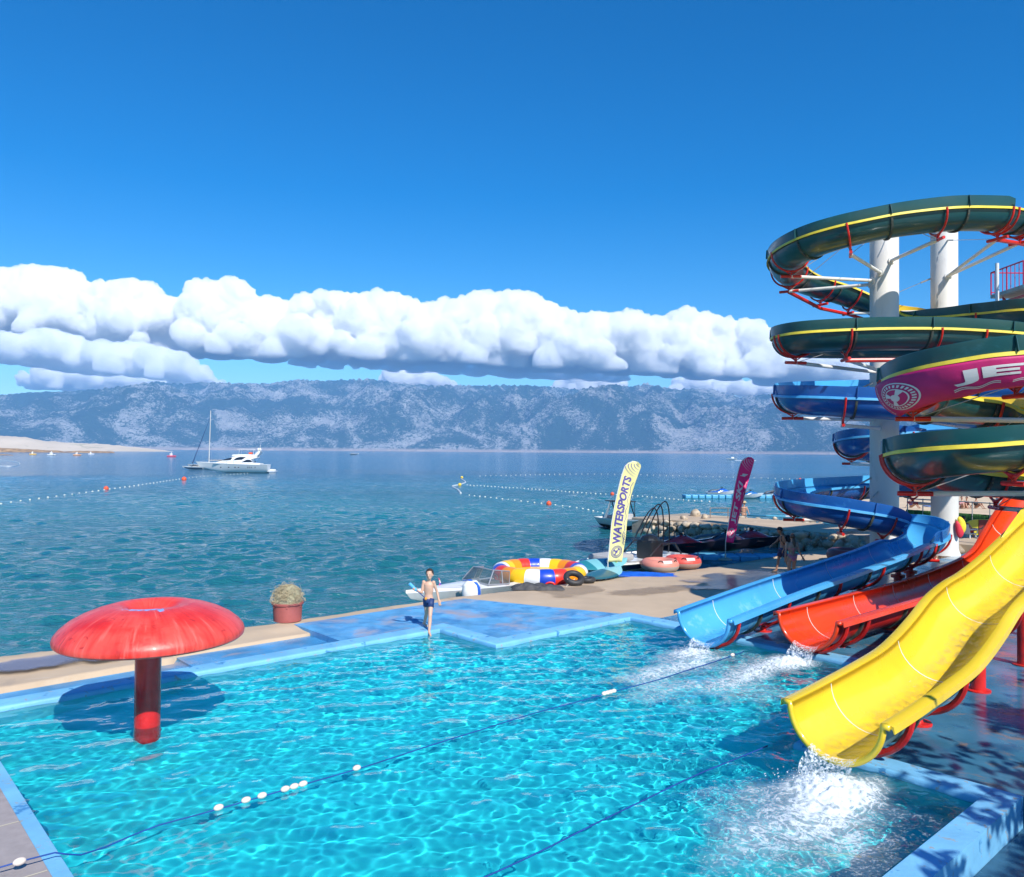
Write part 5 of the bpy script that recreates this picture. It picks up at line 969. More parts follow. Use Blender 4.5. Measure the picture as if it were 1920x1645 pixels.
# upright engine cowl between the boat and the quay
ob = thing('outboard_engine', 'white outboard engine cowl with a blue band beside the speedboat', 'engine', W(15.25, 18.85, SEA - .12), SH)
mb = MB(); mb.lathe([(.0, .0), (.10, .0), (.12, .5), (.30, .52), (.34, .75), (.31, .98), (.18, 1.10), (0, 1.12)], (0, 0, 0), 20, sx=.95, sy=.75); obj('cowl', mb, white, ob, smooth='auto')
mb = MB(); mb.loft([[Vector((x * .95, y * .75, z)) for x, y, z in ((.10 + k, -.347 + .01, .55), (.10 + k, -.347, .78), (.085 + k, -.33, .92), (.02 + k, -.25, 1.05), (-.1 + k, 0, 1.135), (-.18 + k, .2, 1.10))] for k in (-.05, .05)]); obj('band', mb, mat('blue_band', (.02, .12, .55), .4), ob, solid=.02)
# inflatable trampoline ring
rc = P(1012, 1074, .02); ring = thing('trampoline_ring', 'large inflatable ring striped red, orange, yellow, white and blue at the quay edge', 'inflatable', rc)
pal = [(.78, .035, .02), (.85, .28, .01), (.88, .52, .01), (.80, .80, .80), (.012, .06, .50)]; pm = [mat('pvc_%d' % i, c_, .35, var=.04, coat=.2) for i, c_ in enumerate(pal)]
mb = MB(); n = 20; R0, r0 = 1.36, .32
order = [0, 1, 2, 3, 4] * 4
for k in range(n):
    mb.k = order[k]; rows = []
    for j in range(9):
        th = 2 * PI * (k + j / 8) / n + .28; q = r0 * (1 - .05 * (abs(j / 4 - 1) ** 4)); c = Vector((math.cos(th) * R0, math.sin(th) * R0, 0)); o_ = Vector((math.cos(th), math.sin(th), 0))
        rows.append([c + o_ * (q * math.cos(a)) + Vector((0, 0, q * 1.0 * math.sin(a) + .0)) for a in np.linspace(0, 2 * PI, 19)[:-1]])
    mb.loft(rows, closed=True)
obj('tube', mb, pm, ring, smooth=True)
mb = MB(); mb.lathe([(0, .02), (1.2, .06), (1.22, .03), (0, -.02)], (0, 0, 0), 40); obj('mat', mb, pm[2], ring, smooth='auto')
mb = MB(); mb.tube([Vector((.28 + .14 * math.cos(a), -1.36 - .29, -.14 + .07 * math.sin(a))) for a in np.linspace(-.3, PI + .3, 12)], .035, 6); obj('handle', mb, pm[0], ring, smooth=True)
V, Fc = text_geo('water trampoline', .01, .2); mb = MB(); th0 = -PI / 2 + .08
def ring_pt(x, y): th = th0 - .13 + x * .30; q = r0 + .006; a = .20 + (y - .5) * .13; return Vector((math.cos(th) * (R0 + q * math.cos(a)), math.sin(th) * (R0 + q * math.cos(a)), q * math.sin(a)))
mb.add([ring_pt(x, y) for x, y in V], Fc); 
rf = thing('raft', 'low grey raft under the striped inflatable ring', 'raft', (rc.x, rc.y, SEA), SH); mb = MB(); mb.box((0, 0, .17), (2.6, 2.2, .40)); obj('deck', mb, greyv, rf, bevel=.05)
# tyre tubes, tarpaulin, boards
tm = mat('old_black_tube', (.03, .03, .032), .55, var=.3, dirt=(.12, .11, .10), dthr=.6)
t1 = thing('tyre_tube', 'black inner tube leaning against the striped ring', 'tyre', G(1075, 1095) + Vector((0, -.22, 0)), .3); t1.scale = (.66, .66, .66)
mb = MB(); mb.tube([Vector((.38 * math.cos(a), .30 * math.sin(a), .33 + .20 * math.sin(a))) for a in np.linspace(0, 2 * PI, 33)[:-1]], .15, 14, closed=True); obj('tube', mb, tm, t1, smooth=True)
mb = MB(); mb.tube([(-.45, -.25, .35), (-.1, -.1, .22), (.05, .0, .3), (-.52, -.3, .0)], .012, 5); obj('cord', mb, mat('white_cord', (.7, .68, .6), .7), t1)
t2 = thing('tyre_tube', 'second black inner tube lying flat behind the leaning one', 'tyre', G(1094, 1092) + Vector((.1, -.05, .0)), .3); t2.scale = (.6, .6, .6); mb = MB(); mb.tube([Vector((.36 * math.cos(a), .36 * math.sin(a), .16)) for a in np.linspace(0, 2 * PI, 33)[:-1]], .14, 14, closed=True); obj('tube', mb, tm, t2, smooth=True)
tp = thing('tarpaulin', 'crumpled dark grey tarpaulin on the quay edge before the striped ring', 'tarpaulin', G(1008, 1105))
def cloth_heap(la, lb, h, seed, fq=2.6):
    mb = MB(); n1_, n2_ = 60, 34; rows = []
    for j in range(n2_):
        r = []
        for i in range(n1_):
            x = (i / (n1_ - 1) * 2 - 1); y = (j / (n2_ - 1) * 2 - 1); e = max(0, 1 - (x * x) ** 1.3 - (y * y) ** 1.5); k = 1 + .16 * mn.noise(Vector((x * 3 + seed, y * 3, 1)))
            z = h * e ** .5 * (.45 + .9 * abs(mn.noise(Vector((x * fq + seed, y * fq, 0)))) + .4 * abs(mn.noise(Vector((x * fq * 3, y * fq * 3 + seed, 0)))) + .35 * max(0, -x)); r.append(Vector((x * la * k, y * lb * k, z + .008)))
        rows.append(r)
    mb.loft(rows); return mb
obj('sheet', cloth_heap(.80, .28, .17, 4, 1.2), mat('dark_grey_tarp', (.055, .055, .06), .7, var=.3, scale=4, bump=.3), tp, smooth=True)
bt = thing('blue_tarp', 'bright blue ground sheet under the boards at the first flag', 'tarpaulin', G(1165, 1078)); obj('sheet', cloth_heap(1.9, .45, .10, 8), mat('blue_tarp', (.01, .10, .50), .5, var=.2, bump=.3), bt, smooth=True)
def board(label, u, v, z, rz, L, Wd, cols, tilt=0., thick=.11):
    t = thing('paddle_board', label, 'board', P(u, v, z), rz); mb = MB(); n = 30; M = Matrix.Rotation(tilt, 3, 'X')
    mats_ = [mat('board_%s' % str(c_), c_, .4, coat=.2) for c_ in cols]
    for i in range(n):
        mb.k = min(len(cols) - 1, int(i / n * len(cols))); rr_ = []
        for q in (i, i + 1):
            x = -1 + 2 * q / n; w_ = Wd / 2 * max(.02, (1 - abs(x) ** 2.6)) ** .7; lift = .10 * max(0, x) ** 3; rr_.append([M @ Vector((x * L / 2, w_ * math.cos(a) * (1 if True else 1), thick / 2 * math.sin(a) + lift)) for a in np.linspace(0, 2 * PI, 15)[:-1]])
        mb.loft(rr_, closed=True)
    obj('board', mb, mats_, t, smooth='auto'); return t
board('teal and pale blue paddle board lying behind the striped ring', 1105, 1063, .05, SH + .1, 3.2, .8, [(.03, .16, .22), (.03, .16, .22), (.20, .50, .55)], .15)
b2 = board('pale blue board with a rainbow arc on its nose', 1125, 1058, .18, SH - .1, 2.6, .8, [(.02, .20, .24), (.18, .48, .52), (.18, .48, .52)], .35)
for k_, cc in enumerate([(.10, .55, .12), (.75, .65, .05), (.75, .75, .75), (.02, .15, .45)]):
    mb = MB(); mb.tube([Vector((.5 + (.16 + .045 * k_) * math.cos(a), -.12 + (.16 + .045 * k_) * math.sin(a), .075 + .0)) for a in np.linspace(0, PI, 14)], .016, 5); o = obj('stripe', mb, mat('arc_%d' % k_, cc, .5), b2); o.rotation_euler = (.35, 0, 0)
board('dark teal paddle board with a pale blue tail before the first flag', 1133, 1076, .05, SH + .25, 2.4, .75, [(.02, .11, .14), (.02, .11, .14), (.22, .50, .55)], .2)
# dark cage boat behind the first flag
cb = thing('workboat', 'low white and dark workboat with tall bent black tubes behind the first flag', 'boat', W(24.2, 20.3, SEA + .05), SH + PI)
rows = hull(5.6, 2.0, .75, sheer=.0, rake=.7); mb = MB(); mb.loft(rows); mb.add(rows[0], [tuple(range(13))]); mb.loft(deck_from(rows, .12)); obj('hull', mb, white, cb, smooth='auto')
mb = MB(); mb.loft([[r[1] * 1.01, r[2] * 1.01, r[4] * 1.01] for r in rows[:22]]); mb.loft([[r[11] * 1.01, r[10] * 1.01, r[8] * 1.01] for r in rows[:22]]); obj('stripe', mb, navy, cb)
mb = MB(); mb.box((.9, 0, .82), (1.5, 1.1, .28)); obj('engine_hatch', mb, greyv, cb, bevel=.10)
mb = MB(); mb.box((-1.2, .2, 1.0), (.75, .8, .75)); mb.ball((-1.2, .2, 1.35), (.4, .42, .25)); obj('engine', mb, mat('black_engine', (.012, .014, .018), .35), cb, bevel=.08)
mb = MB()
for y in (-.7, .7): mb.tube([(-2.6, y, .75), (-2.2, y, 1.2), (-1.3, y, 1.25), (-.6, y, .8)], .035, 6)
for dx, hh in ((-.4, 2.0), (-1.2, 2.15), (-2.2, 2.25)): mb.tube([Vector((-.2 + dx * .4 - 1.6 * t, .5 * math.sin(t * PI), .75 + hh * math.sin(min(1, t * .95 + .08) * PI) * .95)) for t in np.linspace(.05, 1, 16)], .028, 6)
mb.tube([(-2.6, -.7, .8), (-2.9, 0, 1.1), (-2.6, .7, .8)], .035, 6); mb.tube([(-1.9, -.7, 1.2), (-1.9, .7, 1.2)], .035, 6); obj('cage', mb, mat('black_tube', (.015, .015, .02), .35), cb, smooth='auto')
# towable tubes
def donut(label, p, R_0, r_, cols, tilt=0.):
    t = thing('towable_tube', label, 'inflatable', p, .2); ms_ = [mat('donut_%s' % str(c_), c_, .5, var=.08, dirt=(.30, .25, .22), dthr=.6) for c_ in cols]
    mb = MB(); M = Matrix.Rotation(tilt, 3, 'X')
    for h_, (a0, a1) in enumerate(((0, PI), (PI, 2 * PI))):
        mb.k = h_; mb.loft([[M @ Vector(((R_0 + r_ * math.cos(a)) * math.cos(th), (R_0 + r_ * math.cos(a)) * math.sin(th), r_ * .95 + r_ * math.sin(a))) for a in np.linspace(a0, a1, 11)] for th in np.linspace(0, 2 * PI, 41)])
    obj('tube', mb, ms_, t, smooth=True); mb = MB(); mb.lathe([(0, r_ * 1.1), (R_0 - r_ * .3, r_ * 1.35)], (0, 0, 0), 24, M=M); obj('seat_mat', mb, ms_[0], t)
    mb = MB(); mb.box(M @ Vector((.05, -R_0 - r_ * .62, r_ * 1.70)), (.34, .12, .02), 0, Matrix.Rotation(.8, 3, 'X')); obj('patch', mb, mat('white_patch', (.7, .68, .66), .5), t)
    for k in range(3):
        a = -1.9 + k * 1.0; mb = MB(); mb.tube([M @ Vector(((R_0 + r_ * .7) * math.cos(a + d_), (R_0 + r_ * .7) * math.sin(a + d_), r_ * (1.72 + .25 * math.sin((d_ + .14) / .28 * PI)))) for d_ in np.linspace(-.14, .14, 7)], .016, 5); obj('handle', mb, black, t)
    return t
donut('faded salmon towable tube with grey underside, the left of the pair on the quay', G(1237, 1070), .50, .23, [(.66, .24, .18), (.34, .30, .27)])
donut('brighter red towable tube touching the faded one, right of the pair on the quay', G(1283, 1066) + Vector((0, .3, 0)), .50, .23, [(.62, .08, .06), (.34, .22, .19)])
donut('dark red towable tube half hidden behind the blue straight slide', G(1590, 1052), .62, .27, [(.16, .045, .05), (.20, .06, .06)])
# jet skis
def jetski(label, p, rz, c1, c2, sc=1.):
    t = thing('jet_ski', label, 'jet ski', p, rz); c1m = mat('js_%s' % str(c1), c1, .22, coat=.6); c2m = mat('js_%s' % str(c2), c2, .3, coat=.3)
    L = 3.0 * sc; rows = hull(L, 1.1 * sc, .50 * sc, sheer=.35, rake=1., n=20); mb = MB(); mb.loft(rows); mb.loft(deck_from(rows, .02)); mb.add(rows[0], [tuple(range(13))]); obj('hull', mb, c2m, t, smooth='auto')
    prof = [(-1.35, .50, .34), (-.9, .56, .34), (-.35, .64, .36), (0, .80, .34), (.35, .95, .33), (.65, .90, .30), (1.0, .74, .22), (1.35, .60, .08)]
    mb = MB(); mb.loft([[Vector((x * sc, w_ * sc * math.cos(a) * 1.25, (.42 + (z - .42) * math.sin(a) ** .8) * sc)) for a in np.linspace(0, PI, 11)] for x, z, w_ in prof], caps=True); obj('cowl', mb, c1m, t, smooth=True)
    mb = MB(); mb.loft([[Vector((x * sc, w_ * sc * math.cos(a), (z + .10 * math.sin(a)) * sc)) for a in np.linspace(0, PI, 9)] for x, z, w_ in [(-1.25, .52, .16), (-.9, .68, .19), (-.5, .72, .18), (-.15, .74, .15), (.1, .82, .10)]], caps=True); obj('seat', mb, mat('js_seat', (.10, .11, .13), .6), t, smooth=True)
    mb = MB(); mb.tube([(.28 * sc, -.36 * sc, 1.08 * sc), (.36 * sc, -.1 * sc, 1.02 * sc), (.36 * sc, .1 * sc, 1.02 * sc), (.28 * sc, .36 * sc, 1.08 * sc)], .025 * sc, 6); mb.box((.36 * sc, 0, .98 * sc), (.16 * sc, .18 * sc, .12 * sc)); obj('handlebar', mb, black, t, smooth='auto')
    for sg in (-1, 1): mb = MB(); mb.ball((.55 * sc, sg * .38 * sc, .93 * sc), (.05, .06, .04)); obj('mirror', mb, black, t, smooth=True)
    return t
DR = (.60, .012, .02); DK = (.012, .012, .02)
jetski('red and black jet ski on the float dock, leftmost of the three near the quay', P(1262, 1042, -.55) + Vector((0, 0, .05)), -.15, DR, DK, .98)
jetski('dark grey and red jet ski directly behind the pink flag', P(1347, 1036, -.55) + Vector((0, 0, .05)), .0, (.05, .03, .05), DK, 1.0)
jetski('dark red jet ski right of the pink flag, nearest the stone pier', P(1394, 1031, -.55) + Vector((0, 0, .05)), -.1, (.35, .012, .03), DK, 1.0)
dkm = mat('light_blue_float', (.10, .40, .62), .5, var=.1); 
fd = thing('float_dock', 'light blue floating dock under the near jet skis', 'dock', P(1330, 1047, SEA), -.02)
for i in range(-5, 6): mb = MB(); mb.box((i * .86, 0, .06), (.82, 1.2, .26)); obj('pontoon', mb, dkm, fd, bevel=.06)
fd2 = thing('float_dock', 'long light blue floating dock far out with small jet skis', 'dock', P(1400, 934, SEA), .05)
for i in range(-9, 10): mb = MB(); mb.box((i * .74, 0, .15), (.66, 1.5, .38)); obj('pontoon', mb, dkm, fd2, bevel=.08)
jetski('small white and blue jet ski at the left end of the far float dock', P(1348, 931, SEA), .1, (.02, .12, .5), (.72, .72, .72), .98)
jetski('small white and blue jet ski in the middle of the far float dock', P(1402, 935, SEA), .1, (.02, .15, .4), (.70, .72, .74), .9)
jetski('small white and dark jet ski at the right end of the far float dock', P(1449, 934, SEA), .5, (.05, .05, .06), (.72, .72, .72), .98)
# boat with bimini at the pier head
pb = thing('tow_boat', 'white boat with dark arch and bimini moored at the pier head', 'boat', P(1163, 993, SEA), -1.15); pb.scale = (.74, .74, .80)
rows = hull(5.6, 2.2, .85, sheer=.2, rake=.8); mb = MB(); mb.loft(rows); mb.add(rows[0], [tuple(range(13))]); mb.loft(deck_from(rows, .1)); obj('hull', mb, white, pb, smooth='auto')
mb = MB(); mb.loft([[r[i_] * 1.012 for i_ in (3, 4, 5, 6, 7, 8, 9)] for r in rows[:-1]]); obj('waterline_paint', mb, black, pb)
mb = MB(); mb.box((0, 0, 2.25), (2.0, 1.9, .06)); obj('bimini', mb, mat('black_canvas', (.015, .015, .025), .8), pb, bevel=.02)
mb = MB()
for sg in (-1, 1): mb.tube([(-1.0, sg * .95, .85), (-.4, sg * .95, 1.7), (-.2, sg * .9, 2.2)], [.14, .10, .07], 8)
obj('arch', mb, white, pb, smooth='auto'); mb = MB()
for sg in (-1, 1): mb.tube([(.9, sg * .9, .95), (.8, sg * .9, 2.2)], .03, 6); mb.tube([(.9, sg * .9, .95), (.1, sg * .9, 2.2)], .05, 6)
obj('frame', mb, black, pb); mb = MB(); mb.box((.6, 0, 1.05), (.4, 1.6, .45)); mb.box((-1.5, 0, .85), (.7, 1.4, .4)); obj('seating', mb, greyv, pb, bevel=.05)
# small craft far out
def pedal(label, u, v, L, c):
    t = thing('pedal_boat', label, 'boat', P(u, v, SEA), random.uniform(-.4, .4)); mb = MB()
    for sg in (-1, 1): mb.tube([(-L / 2, sg * L * .2, L * .08), (L * .4, sg * L * .2, L * .08), (L / 2, sg * L * .2, L * .16)], [L * .09, L * .09, L * .03], 8)
    mb.box((0, 0, L * .16), (L * .6, L * .45, L * .06)); obj('float', mb, mat('pc_%s' % str(c), c, .4), t, smooth='auto'); mb = MB(); mb.box((-L * .1, 0, L * .3), (L * .2, L * .3, L * .25)); mb.ball((-L * .05, 0, L * .48), L * .08); obj('seat', mb, white, t, bevel=.05)
pedal('tiny yellow pedal boat, leftmost near the brown shore rocks', 62, 853, 4.5, (.70, .40, .03)); pedal('tiny white pedal boat, second from the left by the shore rocks', 97, 854.5, 5, (.7, .7, .7)); pedal('tiny orange and white pedal boat, third from the left by the shore', 145, 854.5, 4.5, (.72, .35, .15)); pedal('tiny white pedal boat at the tip of the shore rocks', 171, 852.5, 4.2, (.72, .72, .75)); pedal('small pink and white pedal boat alone left of the sailing mast', 322, 857, 5, (.72, .10, .15))
mbt = thing('motorboat', 'tiny white motorboat running far out left of the pink flag', 'boat', P(1372, 863, SEA), PI); rows = hull(7, 2.4, 1.2); mb = MB(); mb.loft(rows); mb.loft(deck_from(rows, 0)); mb.add(rows[0], [tuple(range(13))]); obj('hull', mb, white, mbt, smooth='auto'); mb = MB(); mb.box((-.5, 0, 1.6), (2, 1.4, .9)); obj('cabin', mb, white, mbt, bevel=.1)
wk = MB(); q = P(1376, 863.4, SEA + .06); wk.prism([(q.x, q.y - 2.2), (q.x + 14, q.y - 3.4), (q.x + 14, q.y + 3.4), (q.x, q.y + 2.2)], SEA + .02, SEA + .25); o = obj('wake', wk, mat('wake_foam', (.75, .78, .8), .8)); tag(o, kind='stuff')
runabout('tiny white boat below the foot of the far hills', P(664, 853, SEA), .0, 9, None)
# buoy lines
fw = mat('white_buoy', (.78, .74, .62), .5); fo = mat('orange_buoy', (.85, .10, .03), .4)
def buoys(pts, n, group, label, size=.10):
    P3 = [P(u, v, SEA) for u, v in pts]; ln_ = resample(spline(P3, 6), (sum((P3[i + 1] - P3[i]).length for i in range(len(P3) - 1))) / n); first = None
    for p in ln_:
        if first is None:
            mb = MB(); mb.ball((0, 0, 0), (size, size, size * .75), 10, 6); first = obj('buoy', mb, fw, smooth=True); o = first
        else: o = first.copy(); C.objects.link(o)
        o.location = (p.x, p.y, SEA + size * .3); tag(o, label, 'buoy', group); k = 1 + .22 * mn.noise(Vector((p.x * 3, p.y * 3, 0))); o.scale = (k, k, k)
buoys([(2, 945), (60, 937), (160, 924), (260, 910), (360, 896), (470, 887)], 52, 'white floats of the left swimming line', 'small white float strung on the swimming line across the left water', .085)
buoys([(880, 929), (950, 937), (1029, 946), (1090, 954), (1130, 963)], 22, 'white floats of the nearer middle line', 'small white float on the nearer middle line left of the tow boat', .08)
buoys([(876, 910), (990, 917), (1100, 925), (1200, 931), (1290, 939), (1330, 941)], 56, 'white floats of the farther middle line', 'small white float on the farther line behind the two flags', .085)
buoys([(900, 893), (1100, 889), (1300, 893), (1500, 899), (1600, 903)], 60, 'faint floats of the farthest line', 'tiny pale float on the farthest line level with the flag tops', .09)
def obuoy(label, u, v, r):
    mb = MB(); mb.ball((0, 0, r * .4), r, 14, 10); mb.tube([(0, 0, r * 1.3), (0, 0, r * 1.55)], r * .15, 8); o = obj('marker_buoy', mb, fo, smooth=True); o.location = P(u, v, SEA); tag(o, label, 'buoy', 'orange marker buoys')
obuoy('orange buoy on the left line, lower and farther left', 199, 918, .28); obuoy('orange buoy on the left line below the small runabout', 345, 900.5, .38); obuoy('orange buoy on the nearer middle line, largest of all', 1029, 946.5, .24); obuoy('orange buoy on the farther line just left of the first flag', 1148, 928, .22); obuoy('orange buoy far right above the blue slide loop', 1500, 900, .24)
def hose(name, pts, label):
    mb = MB(); mb.tube(spline([P(u, v, SEA + .03) for u, v in pts], 8), .10, 6); o = obj(name, mb, white, smooth=True); tag(o, label, 'boom')
hose('float_boom', [(864, 898), (873, 904), (862, 909), (848, 912), (858, 918), (864, 925)], 'curly white float boom drifting in the middle of the bay'); hose('float_boom', [(-20, 862), (20, 864), (37, 869), (25, 874), (0, 874)], 'white float boom curving in from the left edge')
for lb_, u_, v_ in (('small yellow ball buoy at the top of the curly boom', 866, 897), ('small yellow ball buoy at the bend of the curly boom', 862, 911)):
    mb = MB(); mb.ball((0, 0, .15), .25); o = obj('ball_buoy', mb, mat('yellow_buoy', (.8, .55, .05), .4), smooth=True); o.location = P(u_, v_, SEA); tag(o, lb_, 'buoy')
#=====================================================================
# FLAGS, BANNER, PIER, BEACH SIDE, STAIR, TREES
def flag(label, Lp, Rp, Yd, base, cols, texts, tcol, emblem, arcs):
    n = 40
    cum = [0.]
    for i in range(len(Lp) - 1): cum.append(cum[-1] + math.hypot(Lp[i + 1][0] + Rp[i + 1][0] - Lp[i][0] - Rp[i][0], Lp[i + 1][1] + Rp[i + 1][1] - Lp[i][1] - Rp[i][1]))
    cum = [c_ / cum[-1] for c_ in cum]
    def lerp_line(Ps, t): 
        t = min(max(t, 0), 1); i = max(j for j in range(len(Ps) - 1) if cum[j] <= t); f_ = (t - cum[i]) / (cum[i + 1] - cum[i]); return (Ps[i][0] * (1 - f_) + Ps[i + 1][0] * f_, Ps[i][1] * (1 - f_) + Ps[i + 1][1] * f_)
    def pt(t, s, off=0.):
        a = lerp_line(Lp, t); b = lerp_line(Rp, t); u = a[0] * (1 - s) + b[0] * s; v = a[1] * (1 - s) + b[1] * s; p = D(u, v, Yd); p.y += .06 * math.sin(t * 7 + s * 3) * s + .025 * math.sin(t * 23 + s * 5) * s - off; return p
    root = thing('feather_flag', label, 'flag', base, world=True)
    mb = MB(); ms_ = [mat('flag_%s' % str(c_), c_, .75, var=.05, scale=2) for c_ in cols]; mb.loft([[pt(i / n, s) for s in np.linspace(0, 1, 9)] for i in range(n + 1)]); cl_ = obj('cloth', mb, ms_[0], root, smooth=True, solid=.004)
    mb = MB(); mb.tube([base + Vector((0, 0, .03))] + [pt(t, -.01) for t in np.linspace(0, 1, 20)], [.022] + [.016] * 20, 6); obj('pole', mb, mat('white_pole', (.75, .75, .72), .4), root, smooth='auto')
    mb = MB(); mb.lathe([(.30, .0), (.30, .03), (.12, .09), (.035, .12), (.035, .25), (0, .26)], base, 16); obj('foot', mb, mat('sandy_foot', (.38, .30, .24), .8), root, smooth='auto')
    inkm = mat('ink_%s' % str(tcol), tcol, .7)
    for txt, t0, t1, s0, s1, sh in texts:
        V, Fc = text_geo(txt, .035, sh, sub=2); 
        for off in (.012,): mb = MB(); mb.add([pt(t0 + (t1 - t0) * x, s1 + (s0 - s1) * y, off) for x, y in V], Fc); obj('lettering', mb, inkm, cl_)
    tc_, sc_, rt_, rs_ = emblem; mb = MB()
    def ring_(r0, r1, n_=40, a0=0, a1=2 * PI): mb.loft([[pt(tc_ + rt_ * q * math.sin(a), sc_ + rs_ * q * math.cos(a), .013) for q in (r0, r1)] for a in np.linspace(a0, a1, n_)])
    ring_(.92, 1.0); ring_(.60, .66); ring_(0, .22, 16)
    for k in range(22): ring_(.72, .86, 3, k * PI / 11, k * PI / 11 + .14)
    for k in (.6, 2.4, 4.0): ring_(.22, .6, 6, k, k + .5)
    obj('emblem', mb, inkm, cl_)
    for (pts) in arcs: mb = MB(); mb.loft([[pt(t, s - wd, .012), pt(t, s + wd, .012)] for t, s, wd in pts]); obj('stroke', mb, inkm, cl_)
    return root
wave = lambda t0, t1, s, amp, n=26: [(t0 + (t1 - t0) * k / n, s + amp * math.sin(k * 1.25), .016) for k in range(n + 1)]
top_arcs = [[(.985 - r_ * math.sin(a) * .115, 1.02 - r_ * math.cos(a) * .95, .022) for a in np.linspace(.15, 1.45, 14)] for r_ in (.35, .55, .75, .95, 1.15)]
L1 = [(1140, 1054), (1143, 1025), (1147, 981), (1152.5, 950), (1159, 920), (1165, 895), (1170, 880), (1173, 873), (1178, 867.5), (1187, 864.6)]; R1_ = [(1166, 1054), (1170.6, 1022), (1175, 985), (1179, 956), (1184, 930), (1192, 903), (1198, 887), (1202, 876), (1201, 871), (1196, 866.5)]
flag('tall pale yellow feather flag with navy WATERSPORTS lettering', L1, R1_, 28.3, G(1140, 1079), [(.78, .74, .33)], [('WATERSPORTS', .18, .84, .16, .70, .12)], (.10, .08, .34), (.10, .52, .060, .38), [wave(.18, .80, .84, .05), wave(.16, .30, .92, .04)] + top_arcs)
L2 = [(1360.6, 1016.5), (1363.5, 998), (1367, 977), (1373, 942), (1378, 912), (1384, 885), (1388, 871), (1391, 865), (1395, 860), (1402, 857)]; R2_ = [(1374.6, 1018.5), (1379, 1003), (1384, 975), (1391, 950), (1398, 925), (1405, 898), (1410, 881), (1414, 867), (1414, 862), (1409, 857.8)]
flag('tall pink feather flag with white JET SKI lettering beside the jet skis', L2, R2_, 34., G(1360, 1050), [(.90, .02, .20)], [('JET SKI', .22, .70, .20, .76, .12)], (.72, .70, .70), (.11, .50, .058, .38), [wave(.2, .74, .88, .05), [(.755, .2, .02), (.775, .5, .12), (.795, .55, .16), (.815, .8, .03)]] + top_arcs)
# banner on the green loop, draped over the outside of the trough
i0 = FG.near(D(1706, 722, 19.4)); i1 = FG.near(D(2000, 654, 18.2)); lo, hi = min(i0, i1), max(i0, i1)
def ban(x, y, off=.0):                                    # x along the trough left to right in view, y up
    k = hi - (hi - lo) * (.085 + x * .90) if i0 > i1 else lo + (hi - lo) * x
    j = int(k); f_ = k - j; j = min(max(j, 0), FG.N - 1); side = -1
    sway = .012 * math.sin(x * 40) * (1 - y); ang = PI + (1.25 - .52 * x + .06 * math.sin(x * 9)) * (1 - y); r_ = RAD + .165 + off + sway
    a_ = FG.at(j, r_ * math.cos(ang), r_ * math.sin(ang) - .09); b_ = FG.at(j + 1, r_ * math.cos(ang), r_ * math.sin(ang) - .09); return a_.lerp(b_, f_)
bn = thing('advertising_banner', 'pink banner with pale JET SKI lettering wrapped round the near green loop', 'banner', ban(.5, .5), world=True)
mb = MB(); mb.loft([[ban(x, y) for y in np.linspace(0, 1, 15)] for x in np.linspace(0, 1, 90)])
bcl = obj('cloth', mb, mat('magenta_banner', (.52, .008, .13), .6, var=.12, scale=2.2, bump=.35, bscale=7), bn, smooth=True, solid=.003)
ink = mat('banner_ink', (.66, .64, .62), .7); V, Fc = text_geo('JET SKI', .045, 0, sub=2)
mb = MB(); mb.add([ban(.345 + .60 * x + .015 * y * 0, .40 + .40 * y, .012) for x, y in V], Fc); obj('lettering', mb, ink, bcl)
mb = MB()
def bring(r0, r1, n_=40, a0=0, a1=2 * PI): mb.loft([[ban(.175 + .088 * q * math.cos(a), .50 + .37 * q * math.sin(a), .012) for q in (r0, r1)] for a in np.linspace(a0, a1, n_)])
bring(.93, 1); bring(.56, .62); bring(0, .25, 14)
for k in range(26): bring(.70, .86, 3, k * PI / 13, k * PI / 13 + .13)
for k in (.5, 2.2, 3.9): bring(.25, .56, 6, k, k + .6)
obj('emblem', mb, ink, bcl)
for x0 in (.34, .50, .66, .82):
    for dy in (0, .05):
        mb = MB(); mb.loft([[ban(x0 + .13 * t, .24 + dy + .045 * math.sin(t * 9), .012), ban(x0 + .13 * t, .265 + dy + .045 * math.sin(t * 9), .012)] for t in np.linspace(0, 1, 22)]); obj('wave_mark', mb, ink, bcl)
mb = MB(); V, Fc = text_geo('www.watersports.hr'.replace('www.', '').replace('.hr', ''), .02, .1); mb.add([ban(.045 + .018 * y, .92 - .80 * x, .012) for x, y in V], Fc); obj('side_lettering', mb, ink, bcl)
# --- stone pier
stone = mat('limestone_rubble', (.42, .34, .25), .85, var=.45, scale=1.4, dirt=[(.20, .15, .10), (.58, .52, .44)], dthr=.54, dscale=2.5, bump=.5, bscale=9)
slab('pier', [(38.4, 12.0), (43.5, 12.0), (43.5, 30.2), (38.4, 30.4)], -1.5, .24, concrete)
pe = thing('pier_head', 'plain concrete block end of the stone pier beside the tow boat', 'wall', (0, 0, 0)); mb = MB(); V = [W(a, b) for a, b in ((38.15, 30.38), (43.6, 30.2), (43.6, 31.6), (38.15, 31.6))]; mb.prism([(p.x, p.y) for p in V], -1.5, .22); obj('block', mb, mat('stained_concrete', (.36, .30, .23), .85, var=.2, scale=1.5, dirt=(.16, .13, .09), dthr=.56, bump=.4), pe, bevel=.05)
IV2, IF2 = ico(2); rs = np.random.RandomState(21); Vs, Fs, off = [], [], 0
